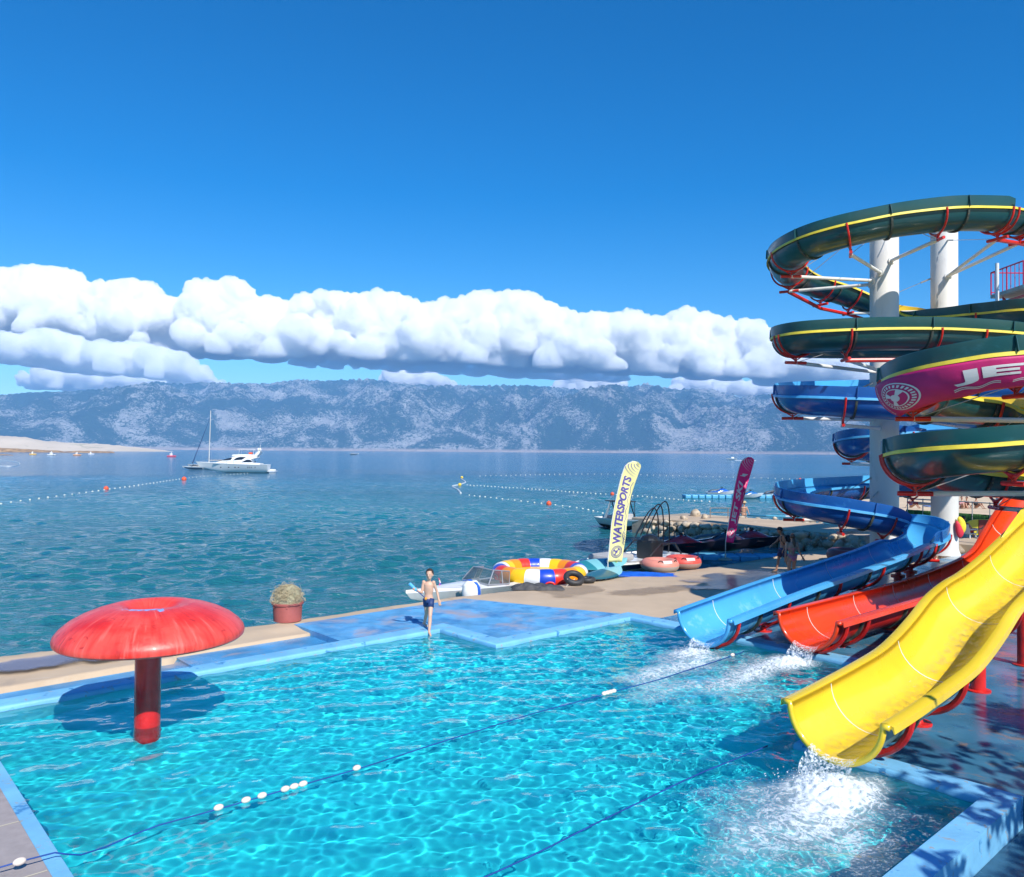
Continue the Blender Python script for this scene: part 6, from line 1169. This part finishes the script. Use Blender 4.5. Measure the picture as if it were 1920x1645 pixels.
def rockball(c, sz, sd):
    q = IV2 * np.array(sz); k = np.array([1 + .38 * mn.noise(Vector(v) * 1.6 + Vector((sd * 7.1, sd, 0))) for v in IV2]); q = q * k[:, None]
    pr_ = np.random.RandomState(sd + 5)
    for _ in range(9):
        n_ = pr_.normal(size=3); n_ /= np.linalg.norm(n_); sup = math.sqrt(sum((n_[i] * sz[i]) ** 2 for i in range(3))); dd = q @ n_ - sup * pr_.uniform(.55, .85); q = q - np.clip(dd, 0, None)[:, None] * n_
    an = rs.uniform(0, PI); c_, s_ = math.cos(an), math.sin(an); q = q @ np.array([[c_, s_, 0], [-s_, c_, 0], [0, 0, 1]]); return q + np.array(c)
b_ = 14.0; row = 0
for z0, dz in ((-.62, .34), (-.28, .30), (.0, .24)):
    b_ = 13.0
    while b_ < 30.3:
        wd = rs.choice([.22, .30, .42, .62, .85]) * rs.uniform(.85, 1.15); big = .25 * max(0, (24 - b_) / 10); a_ = 38.33 - rs.uniform(0, .12) - .10 * (0 - z0) - (big if z0 < -.2 else 0); p = W(a_, b_ + wd / 2, z0 + rs.uniform(-.05, .07))
        Vs.append(rockball(p, ((wd * .68 + big * .3), .34 + big * .4, dz * .86 + big * .25), len(Vs))); Fs.append(IF2 + off); off += len(IV2); b_ += wd * .92
for k in range(60):
    b_ = rs.uniform(20, 28.5); p = W(rs.uniform(43.3, 44.4), b_, .05 + rs.uniform(0, .2)); sz = rs.uniform(.10, .30); Vs.append(rockball(p, (sz, sz * .8, sz * .6), k)); Fs.append(IF2 + off); off += len(IV2)
me = np_mesh('rubble', np.concatenate(Vs), np.concatenate(Fs), False); me.materials.append(stone); o = bpy.data.objects.new('rubble', me); C.objects.link(o); tag(o, kind='stuff')
for k, (u, v, s_) in enumerate(((1282, 974, .26), (1304, 968, .42), (1322, 973, .26), (1255, 977, .13))):
    p = P(u, v, .24); me = np_mesh('boulder', rockball((0, 0, 0), (s_, s_ * .8, s_ * .75), 50 + k), IF2, False); me.materials.append(stone); o = bpy.data.objects.new('boulder', me); C.objects.link(o); o.location = p + Vector((0, 0, s_ * .4)); tag(o, ['pale boulder, leftmost of the cluster on the pier top', 'largest pale boulder on the pier top, left of the railing', 'grey boulder against the railing on the pier top', 'smallest boulder near the left end of the pier top'][k], 'boulder', 'boulders on the pier top')
rl = thing('railing', 'low brown metal railing frame on the pier top', 'railing', P(1365, 972, .24), .05); mb = MB()
for x in (-1.1, 0, 1.1): mb.tube([(x, 0, 0), (x, 0, .62)], .025, 5)
for z in (.35, .62): mb.tube([(-1.1, 0, z), (1.1, 0, z)], .025, 5)
obj('frame', mb, mat('rusty_rail', (.22, .15, .11), .7), rl)
sit = P(1395, 968, .24); JS = dict(head=(.02, 0, .80), shL=(-.17, .02, .55), shR=(.16, .02, .56), elL=(-.36, .05, .32), haL=(-.42, .1, .08), elR=(.26, -.02, .32), haR=(.30, -.1, .12), hipL=(-.09, 0, .10), hipR=(.09, 0, .10), knL=(-.10, .40, .34), anL=(-.1, .62, .06), toL=(-.1, .76, .03), knR=(.12, .40, .34), anR=(.12, .62, .06), toR=(.12, .76, .03))
man2, JS, _t = person('tanned person in a straw hat sitting on the pier, seen from behind', sit, JS, sk_mid, 1., face=(.1, 1)); mb = MB(); mb.lathe([(.17, .04), (.18, .05), (.10, .07), (.09, .15), (0, .17)], JS['head'], 20); obj('straw_hat', mb, mat('straw', (.60, .45, .25), .8), man2, smooth='auto')
pdl = board('teal and white board lying on the far edge of the pier', 1455, 968, .32, -.35, 3.4, .7, [(.03, .16, .26), (.10, .38, .50), (.6, .6, .62)])
# land beyond the pier and the beach
slab('ground', [(43.6, -30), (120, -30), (120, 14), (43.6, 14)], -1.5, -.02, concrete)
slab('deck', [(38.3, -30), (43.6, -30), (43.6, 11.9), (38.3, 11.9)], -1.5, -.004, slide_deck) if False else None
sandm = mat('beach_sand', (.62, .47, .31), .9, var=.12, scale=.4, bump=.3, bscale=4, dirt=(.45, .33, .22), dthr=.6)
slab('beach', [(52, 10), (200, 10), (200, 34), (70, 33), (56, 22)], -1.5, .03, sandm)
far_green = thing('hedge_fence', 'green artificial hedge panel fence behind the lifeguard corner', 'fence', W(44, 12)); far_green.rotation_euler = (0, 0, 0)
hp0, hp1 = D(1700, 965, 47), D(1960, 968, 41); hedge = mat('green_hedge_panel', (.03, .11, .02), .8, var=.8, scale=14, bump=.8, bscale=25, stretch=(1, 1, .4))
_L = far_green.location.copy()
mb = MB(); nseg = 60; rows = []
for zz in np.linspace(-.05, 1.05, 8): rows.append([hp0.lerp(hp1, k / nseg) * 1 + Vector((.05 * mn.noise(Vector((k, zz * 5, 0))), .10 * mn.noise(Vector((k * .9, zz * 6, 3))), 0)) for k in range(nseg + 1)])
rows = [[Vector((p.x, p.y, zz)) - _L for p in r] for r, zz in zip(rows, np.linspace(-.0, .95, 8))]; mb.loft(rows); obj('panel', mb, hedge, far_green, smooth=True, solid=.12)
for k in range(9): mb = MB(); p = hp0.lerp(hp1, k / 8) - _L; mb.tube([(p.x, p.y - .1, 0), (p.x, p.y - .1, 1.65)], .03, 6); obj('post', mb, mat('grey_post', (.35, .35, .33), .5), far_green)
mb = MB(); a_, b_3 = hp0 - _L, hp1 - _L; mb.tube([(a_.x, a_.y - .1, 1.6), (b_3.x, b_3.y - .1, 1.6)], .035, 6); obj('top_rail', mb, mat('grey_post', (.35, .35, .33), .5), far_green)
# lifeguard corner
chair = thing('plastic_chair', 'white plastic armchair in the shade behind the right column', 'chair', P(1816, 1018, 0), .5); wp_ = mat('white_plastic', (.62, .63, .66), .4)
for x in (-.24, .24):
    for y in (-.22, .22): mb = MB(); mb.tube([(x * 1.1, y * 1.1, 0), (x * .9, y * .9, .44)], [.025, .03], 8); obj('leg', mb, wp_, chair)
mb = MB(); mb.box((0, 0, .45), (.52, .50, .04)); obj('seat', mb, wp_, chair, bevel=.02)
mb = MB(); mb.loft([[Vector((-.27, y, .45)), Vector((-.33, y * 1.05, .68)), Vector((-.38, y * .9, .90))] for y in np.linspace(-.25, .25, 6)]); obj('backrest', mb, wp_, chair, solid=.025)
for sg in (-1, 1): mb = MB(); mb.tube([(-.3, sg * .28, .66), (.22, sg * .29, .66), (.25, sg * .27, .46)], .03, 6); obj('armrest', mb, wp_, chair)
q0 = chair.location; JL = dict(head=(-.30, 0, 1.16), shL=(-.22, -.18, .92), shR=(-.22, .18, .92), elL=(-.10, -.26, .70), haL=(.14, -.24, .70), elR=(-.08, .26, .70), haR=(.12, .24, .70), hipL=(-.12, -.09, .56), hipR=(-.12, .09, .56), knL=(.34, -.10, .62), anL=(.78, -.06, .66), toL=(.92, -.06, .76), knR=(.38, .08, .56), anR=(.44, .08, .09), toR=(.58, .08, .03))
rot = Matrix.Rotation(.35, 3, 'Z'); JL = {k: rot @ Vector(v) for k, v in JL.items()}
lg, JL, TL = person('lifeguard in black top and cap reclining in the white chair, one leg raised', q0, JL, sk_tan, 1., face=(math.cos(.35), math.sin(.35)), hair=hair_d)
bt_ = MB(); pel, ax2, sdv, fv, hw, sw, up_ = TL; bt_.loft([[pel + ax2 * t + sdv * (w_ * math.cos(a)) + fv * (d_ * math.sin(a)) for a in np.linspace(0, 2 * PI, 21)[:-1]] for t, w_, d_ in ((.0, .20, .14), (.5, .19, .13), (.85, .21, .13), (1.02, .12, .10))], closed=True); obj('t_shirt', bt_, black, lg, smooth=True, solid=.006)
shorts(lg, JL, TL, mat('red_shorts', (.35, .02, .02), .7), 1., leg=.5)
tbl = thing('plastic_table', 'white plastic table by the thin white post', 'table', P(1878, 1022, 0), .2); mb = MB(); mb.box((0, 0, .71), (1.3, .8, .03)); obj('top', mb, wp_, tbl, bevel=.01)
for x in (-.5, .5):
    for y in (-.3, .3): mb = MB(); mb.tube([(x * 1.1, y * 1.1, 0), (x * .9, y, .70)], .025, 8); obj('leg', mb, wp_, tbl)
fl_ = thing('rescue_float', 'orange rescue float lying on the white table', 'float', tbl.location + Vector((.35, -.1, .73)), .2); mb = MB(); mb.tube([(-.3, 0, .06), (.3, 0, .06)], [.07, .07], 10); mb.ball((-.3, 0, .06), .07); mb.ball((.3, 0, .06), .07); obj('body', mb, fo, fl_, smooth='auto')
rb = thing('rescue_board', 'yellow and red rescue board leaning on the hedge fence', 'board', D(1842, 975, 41.0) * 1); rb.location.z = .0; ym = mat('board_yellow', (.62, .50, .03), .5); mb = MB(); mb.loft([[Vector((-1.0 + 2.0 * i / 16, -.08 * j, .48 + (.42 * math.sqrt(max(0, 1 - abs(-1 + 2 * i / 16) ** 3))) * (1 if j < 2 else -1) * (1 if j in (0, 1) else 1))) for j in (0, 1)] + [Vector((-1.0 + 2.0 * i / 16, -.08, .48 - .42 * math.sqrt(max(0, 1 - abs(-1 + 2 * i / 16) ** 3)))), Vector((-1.0 + 2.0 * i / 16, 0, .48 - .42 * math.sqrt(max(0, 1 - abs(-1 + 2 * i / 16) ** 3))))] for i in range(17)], closed=True); obj('board', mb, ym, rb)
mb = MB(); mb.box((.0, -.10, .48), (.5, .03, .80)); obj('red_panel', mb, mat('dark_red_print', (.20, .02, .015), .6), rb)
for lb_, u_, c_ in (('yellow life vest hanging from the right column', 1799, (.80, .62, .03)), ('red life vest hanging below the yellow one on the column', 1795, (.70, .03, .06))):
    v = thing('life_vest', lb_, 'vest', D(u_, 985 if c_[1] > .3 else 993, 33.0)); mb = MB(); mb.ball((0, 0, 0), (.17, .10, .36), 14, 10); 
    for q in mb.v: q.x += .14 * q.z * (-1) + .10 * math.cos(q.z * 3)
    obj('vest', mb, mat('vest_%s' % str(c_), c_, .6, var=.15, bump=.3), v, smooth=True)
pst = thing('thin_post', 'thin white post in front of the white table', 'post', P(1875, 1034, 0)); mb = MB(); mb.tube([(0, 0, 0), (0, 0, 3.2)], .09, 14); obj('tube', mb, arm_m, pst, smooth='auto')
for (k, u, v, c_, lb_) in ((0, 1803, 950, (.60, .30, .32), 'person in a pink top sitting on the beach beside the right column'), (1, 1812, 952, (.12, .03, .03), 'person in dark swimwear sitting right of the pink top'), (2, 1830, 952, (.02, .02, .02), 'tanned person leaning back on the sand beyond the hedge'), (3, 1708, 945, (.05, .05, .3), 'person sitting on the beach between the two columns')):
    b0 = D(u, v, 62); b0.z = .04; J_ = dict(head=(.02, 0, .80), shL=(-.17, .02, .55), shR=(.16, .02, .56), elL=(-.28, .1, .32), haL=(-.30, .25, .10), elR=(.26, -.02, .32), haR=(.30, .1, .12), hipL=(-.09, 0, .10), hipR=(.09, 0, .10), knL=(-.10, -.40, .40), anL=(-.1, -.62, .06), toL=(-.1, -.76, .03), knR=(.12, -.40, .40), anR=(.12, -.62, .06), toR=(.12, -.76, .03)); rt_ = Matrix.Rotation(random.uniform(-1.2, 1.2), 3, 'Z')
    J_ = {a: rt_ @ Vector(x) for a, x in J_.items()}; pr_, J_, T_ = person(lb_, b0, J_, sk_tan if k else sk_mid, 1., face=tuple((rt_ @ Vector((0, -1, 0)))[:2]), hair=hair_d, vox=.02)
    mb = MB(); pel, ax2, sdv, fv, hw, sw, up_ = T_; mb.loft([[pel + ax2 * t + sdv * (w_ * math.cos(a)) + fv * (.12 * math.sin(a)) for a in np.linspace(0, 2 * PI, 15)[:-1]] for t, w_ in ((.35, .18), (.85, .20))], closed=True); obj('top', mb, mat('cloth_%s' % str(c_), c_, .8), pr_, smooth=True, solid=.006)
for k, (u, v, c_, lb_) in enumerate(((1755, 953, (.10, .25, .6), 'blue beach towel between the columns'), (1880, 945, (.15, .4, .75), 'pale blue beach towel far right on the sand'))):
    b0 = D(u, v, 64); mb = MB(); mb.loft([[Vector((x, y, .05 + .02 * math.sin(x * 9 + y * 4))) for x in np.linspace(-.9, .9, 10)] for y in np.linspace(-.4, .4, 5)]); o = obj('beach_towel', mb, mat('towel_%d' % k, c_, .9), smooth=True, solid=.01); o.location = (b0.x, b0.y, .03); tag(o, lb_, 'towel')
# planters beside the pier root
for nm, u, v, c_, lb_, fl in (('p', 1592, 1036, (.30, .27, .25), 'grey concrete planter box at the pier root', 0), ('q', 1622, 1034, (.20, .05, .05), 'dark red planter box with yellow and orange flowers against the left column', 1)):
    b0 = P(u, v, -.35); b0 = W(37.2 + fl * .8, 15.9 - fl * 1.4, -.44); t = thing('planter', lb_, 'planter', b0, SH); pm_ = mat('planter_' + nm, c_, .8, var=.25, scale=4, bump=.3)
    mb = MB(); mb.box((0, 0, .42), (.95, 1.3, .84)); obj('box', mb, pm_, t, bevel=.03); mb = MB(); mb.box((0, 0, .86), (1.02, 1.38, .07)); obj('rim', mb, mat('planter_rim', (.25, .25, .25), .7), t, bevel=.01)
    if fl:
        pl = thing('flowering_plant', 'low flowering plant with yellow and orange blooms in the dark red planter', 'plant', b0 + Vector((0, 0, .88)), SH)
        for nm2, c2, n2, r2 in (('leaves', (.05, .13, .03), 160, .06), ('flowers', (.85, .55, .05), 40, .045), ('orange_flowers', (.85, .22, .08), 14, .06)):
            mb = MB()
            for _ in range(n2): c = Vector((random.gauss(0, .22), random.gauss(0, .33), abs(random.gauss(0, .14)) + (.05 if nm2 != 'leaves' else 0))); mb.ball(c, (r2, r2 * .8, r2 * .5), 6, 4, Matrix.Rotation(random.uniform(0, 6), 3, Vector((random.random(), random.random(), 1)).normalized()))
            obj(nm2, mb, mat('pl_' + nm2, c2, .7, var=.3), pl)
    elif False: pass
# --- start stair at the upper right
st_ = thing('start_stair', 'red and white stair landing with railings at the upper right edge', 'stair', D(1870, 800, 38) * 1, world=True); yS = 38
def Q(u, v, dy=0.): return D(u, v, yS + dy)
mb = MB(); a_ = Q(1869.5, 494); mb.tube([Vector((a_.x, a_.y, 0)), a_], .085, 12); obj('post', mb, arm_m, st_, smooth='auto')
mb = MB(); c0 = Q(1890, 543); c1 = Q(2010, 534); mb.loft([[Vector((c0.x, c0.y + y, c0.z + z)) for y, z in ((-1.2, 0), (-1.2, -.17), (1.4, -.17), (1.4, 0))], [Vector((c1.x, c0.y + y, c0.z + z)) for y, z in ((-1.2, 0), (-1.2, -.17), (1.4, -.17), (1.4, 0))]], closed=True, caps=True); obj('landing', mb, mat('grey_steel_landing', (.40, .38, .32), .6, var=.15), st_)
mb = MB(); x0, x1 = c0.x, c1.x; zt = c0.z
for yy in (-1.15, 1.35): mb.tube([(x0, c0.y + yy, zt + 1.1), (x1, c0.y + yy, zt + 1.1)], .03, 6); mb.tube([(x0, c0.y + yy, zt + .12), (x1, c0.y + yy, zt + .12)], .025, 6)
for k in range(16): x = x0 + (x1 - x0) * k / 15; mb.tube([(x, c0.y - 1.15, zt), (x, c0.y - 1.15, zt + 1.1)], .016 if k % 4 else .03, 5)
for k in range(9): y = -1.15 + 2.5 * k / 8; mb.tube([(x0, c0.y + y, zt), (x0, c0.y + y, zt + 1.1)], .018 if k % 4 else .035, 5)
mb.tube([(x0, c0.y - 1.15, zt + 1.1), (x0, c0.y + 1.35, zt + 1.1)], .035, 6); obj('railing', mb, mat('crimson_steel', (.50, .015, .06), .45), st_)
sr = mat('crimson_steel', (.50, .015, .06), .45)
for dy in (-.9, .9): mb = MB(); mb.loft([[Vector((x0 + .3, c0.y + dy + s_, zt - .17 + z)) for s_, z in ((-.03, 0), (-.03, -.26), (.03, -.26), (.03, 0))], [Vector((x0 + 3.9, c0.y + dy + s_, zt - 3.4 + z)) for s_, z in ((-.03, 0), (-.03, -.26), (.03, -.26), (.03, 0))]], closed=True, caps=True); obj('stringer', mb, sr, st_)
for k in range(13): mb = MB(); mb.box((x0 + .5 + k * .26, c0.y, zt - .38 - k * .235), (.27, 1.8, .035)); obj('tread', mb, sr, st_)
for q, dy in ((0, 0), (1, 0)): mb = MB(); mb.tube([(x0 + 3.9, c0.y + (-.9 if q else .9), 0), (x0 + 3.9, c0.y + (-.9 if q else .9), zt + .0)], .085, 10); obj('post', mb, arm_m, st_, smooth='auto')
# --- unseen trees added off the right edge to shade the near deck corner
bark = mat('pine_bark', (.16, .09, .06), .9, var=.3, scale=6, bump=.8); leaf = mat('pine_foliage', (.05, .09, .025), .7, var=.4, scale=2)
def tree(p, h, r_, lb_, seed):
    rt = random.Random(seed); t = thing('added_shade_tree', lb_, 'tree', p); mb = MB(); mb.tube([(0, 0, 0), (.1, .05, h * .4), (-.05, .1, h * .75), (0, 0, h)], [.24, .19, .12, .04], 10)
    for k in range(12): a = rt.uniform(0, 6.28); z = h * rt.uniform(.55, .9); mb.tube([(0, 0, z), (math.cos(a) * r_ * .5, math.sin(a) * r_ * .5, z + .4), (math.cos(a) * r_ * .9, math.sin(a) * r_ * .9, z + .6)], [.08, .05, .02], 6)
    obj('trunk', mb, bark, t, smooth=True); mb = MB()
    cl = [(Vector((rt.gauss(0, r_ * .42), rt.gauss(0, r_ * .42), h * .86 + rt.gauss(0, h * .09))), rt.uniform(.5, 1.0)) for _ in range(64)]
    for c, q in cl:
        for _ in range(95):
            d = Vector((rt.gauss(0, 1), rt.gauss(0, 1), rt.gauss(0, .7))).normalized() * q * rt.uniform(.5, 1); p_ = c + d; e1 = Vector((rt.gauss(0, 1), rt.gauss(0, 1), rt.gauss(0, 1))).normalized() * .17; e2 = e1.cross(d).normalized() * .075; mb.add([p_ - e1, p_ + e2, p_ + e1, p_ - e2], [(0, 1, 2, 3)])
    obj('crown', mb, leaf, t); return t
tree(W(9.3, -5.0, -.37), 6.6, 2.4, 'unseen pine added for shade outside the right edge, nearest the pool corner', 1)
tree(W(13.6, -4.6, 0), 7.0, 2.6, 'unseen pine added for shade outside the right edge, beyond the first one', 2)
tree(W(11.6, -5.8, 0), 6.6, 2.4, 'lower unseen pine added for more shade outside the right edge, closest to the slides', 3)
# --- water leaving the slides
wsm = bpy.data.materials.new('white_water'); wsm.use_nodes = True; nt = wsm.node_tree; b = nt.nodes['Principled BSDF']; b.inputs['Base Color'].default_value = (.82, .88, .92, 1); b.inputs['Roughness'].default_value = .25
tr = nt.nodes.new('ShaderNodeBsdfTransparent'); mx = nt.nodes.new('ShaderNodeMixShader'); tc = nt.nodes.new('ShaderNodeTexCoord')
f_ = mth(nt, 'MULTIPLY', mth(nt, 'SUBTRACT', nz_(nt, tc, 26, 9, (1, 1, .35), .8), .40), 3.6, True); f_ = mth(nt, 'MULTIPLY', f_, .85); nt.links.new(f_, mx.inputs[0]); nt.links.new(tr.outputs[0], mx.inputs[1]); nt.links.new(b.outputs[0], mx.inputs[2]); nt.links.new(mx.outputs[0], nt.nodes['Material Output'].inputs[0])
film = bpy.data.materials.new('running_water'); film.use_nodes = True; nt = film.node_tree; b = nt.nodes['Principled BSDF']; b.inputs['Base Color'].default_value = (.9, .92, .8, 1); b.inputs['Roughness'].default_value = .05
gl = nt.nodes.new('ShaderNodeBsdfGlossy'); gl.inputs['Roughness'].default_value = .12; tr = nt.nodes.new('ShaderNodeBsdfTransparent'); mx = nt.nodes.new('ShaderNodeMixShader'); tc = nt.nodes.new('ShaderNodeTexCoord'); tr.inputs[0].default_value = (1, 1, 1, 1)
bp = nt.nodes.new('ShaderNodeBump'); bp.inputs['Distance'].default_value = .03; bp.inputs['Strength'].default_value = 1; nt.links.new(nz_(nt, tc, 34, 6), bp.inputs['Height']); nt.links.new(bp.outputs[0], gl.inputs['Normal']); ae = nt.nodes.new('ShaderNodeAttribute'); ae.attribute_name = 'edge'; nt.links.new(mth(nt, 'MULTIPLY', mth(nt, 'MULTIPLY', ae.outputs['Fac'], mth(nt, 'MULTIPLY', mth(nt, 'SUBTRACT', nz_(nt, tc, 9, 8), .42), 3, True)), .55, True), mx.inputs[0])
nt.links.new(tr.outputs[0], mx.inputs[1]); nt.links.new(gl.outputs[0], mx.inputs[2]); nt.links.new(mx.outputs[0], nt.nodes['Material Output'].inputs[0])
def spill(FL, root, reach, wid, lbl, seed, drops=260, k0=.55):
    rt = random.Random(seed); n = FL.N; t = FL.fr[n][0]; sd = FL.fr[n][1]; fw_ = Vector((t.x, t.y, 0)).normalized(); i_s = max(0, n - int(9 / FL.L * FL.N)); K = 10
    mb = MB(); mb.loft([[FL.arc(i, 1.5 * PI + wid * (-.5 + k / K), RAD - .03 + .006 * mn.noise(Vector((i * .5, k, seed)))) for k in range(K + 1)] for i in range(i_s, n + 1)]); o = obj('slide_water', mb, film, smooth=True); tag(o, kind='stuff')
    me = o.data; at_ = me.attributes.new('edge', 'FLOAT', 'POINT'); off_ = [0.] * len(me.vertices)
    for q in me.vertices:
        i = FL.near(q.co) if len(me.vertices) < 4000 else n; d = q.co - FL.p[i]; a = math.atan2(d.dot(FL.fr[i][2]), d.dot(FL.fr[i][1])) % (2 * PI); x = abs(a - 1.5 * PI) / (wid / 2); off_[q.index] = max(0, 1 - x ** 1.5)
    at_.data.foreach_set('value', off_)
    mb = MB(); rows = []; K = 22; T = 16
    for j in range(T + 1):
        s = j / T; r = []
        for k in range(K + 1):
            a = 1.5 * PI + wid * (-.5 + k / K); p = FL.arc(n, a, RAD - .04); q = p + fw_ * (reach * s) + sd * ((k / K - .5) * -.0 * s); q.z = p.z * (1 - s ** 1.7) + (WL + .02) * s ** 1.7 + .05 * mn.noise(Vector((k * .5 + seed, s * 5, 0))) * s; q += fw_ * .07 * mn.noise(Vector((k * .7, s * 3, seed))) * s; r.append(q)
        rows.append(r)
    mb.loft(rows)
    c = FL.p[n] + fw_ * (reach + .12); 
    for _ in range(drops):
        a = rt.uniform(0, 2 * PI); q = abs(rt.gauss(0, .26)); z = WL + abs(rt.gauss(0, .09)) * max(.15, 1 - q * 1.3); R_1 = rt.uniform(.004, .013); mb.ball((c.x + q * math.cos(a), c.y + q * math.sin(a), z), R_1, 5, 4)
    o = obj('splash', mb, wsm, smooth=True); tag(o, kind='stuff')
spill(FG, gr_root, .42, 1.2, None, 1, 420); spill(FB, bl_root, .30, 1.0, None, 2, 160); spill(FR, rd_root, .42, 1.0, None, 3, 200)
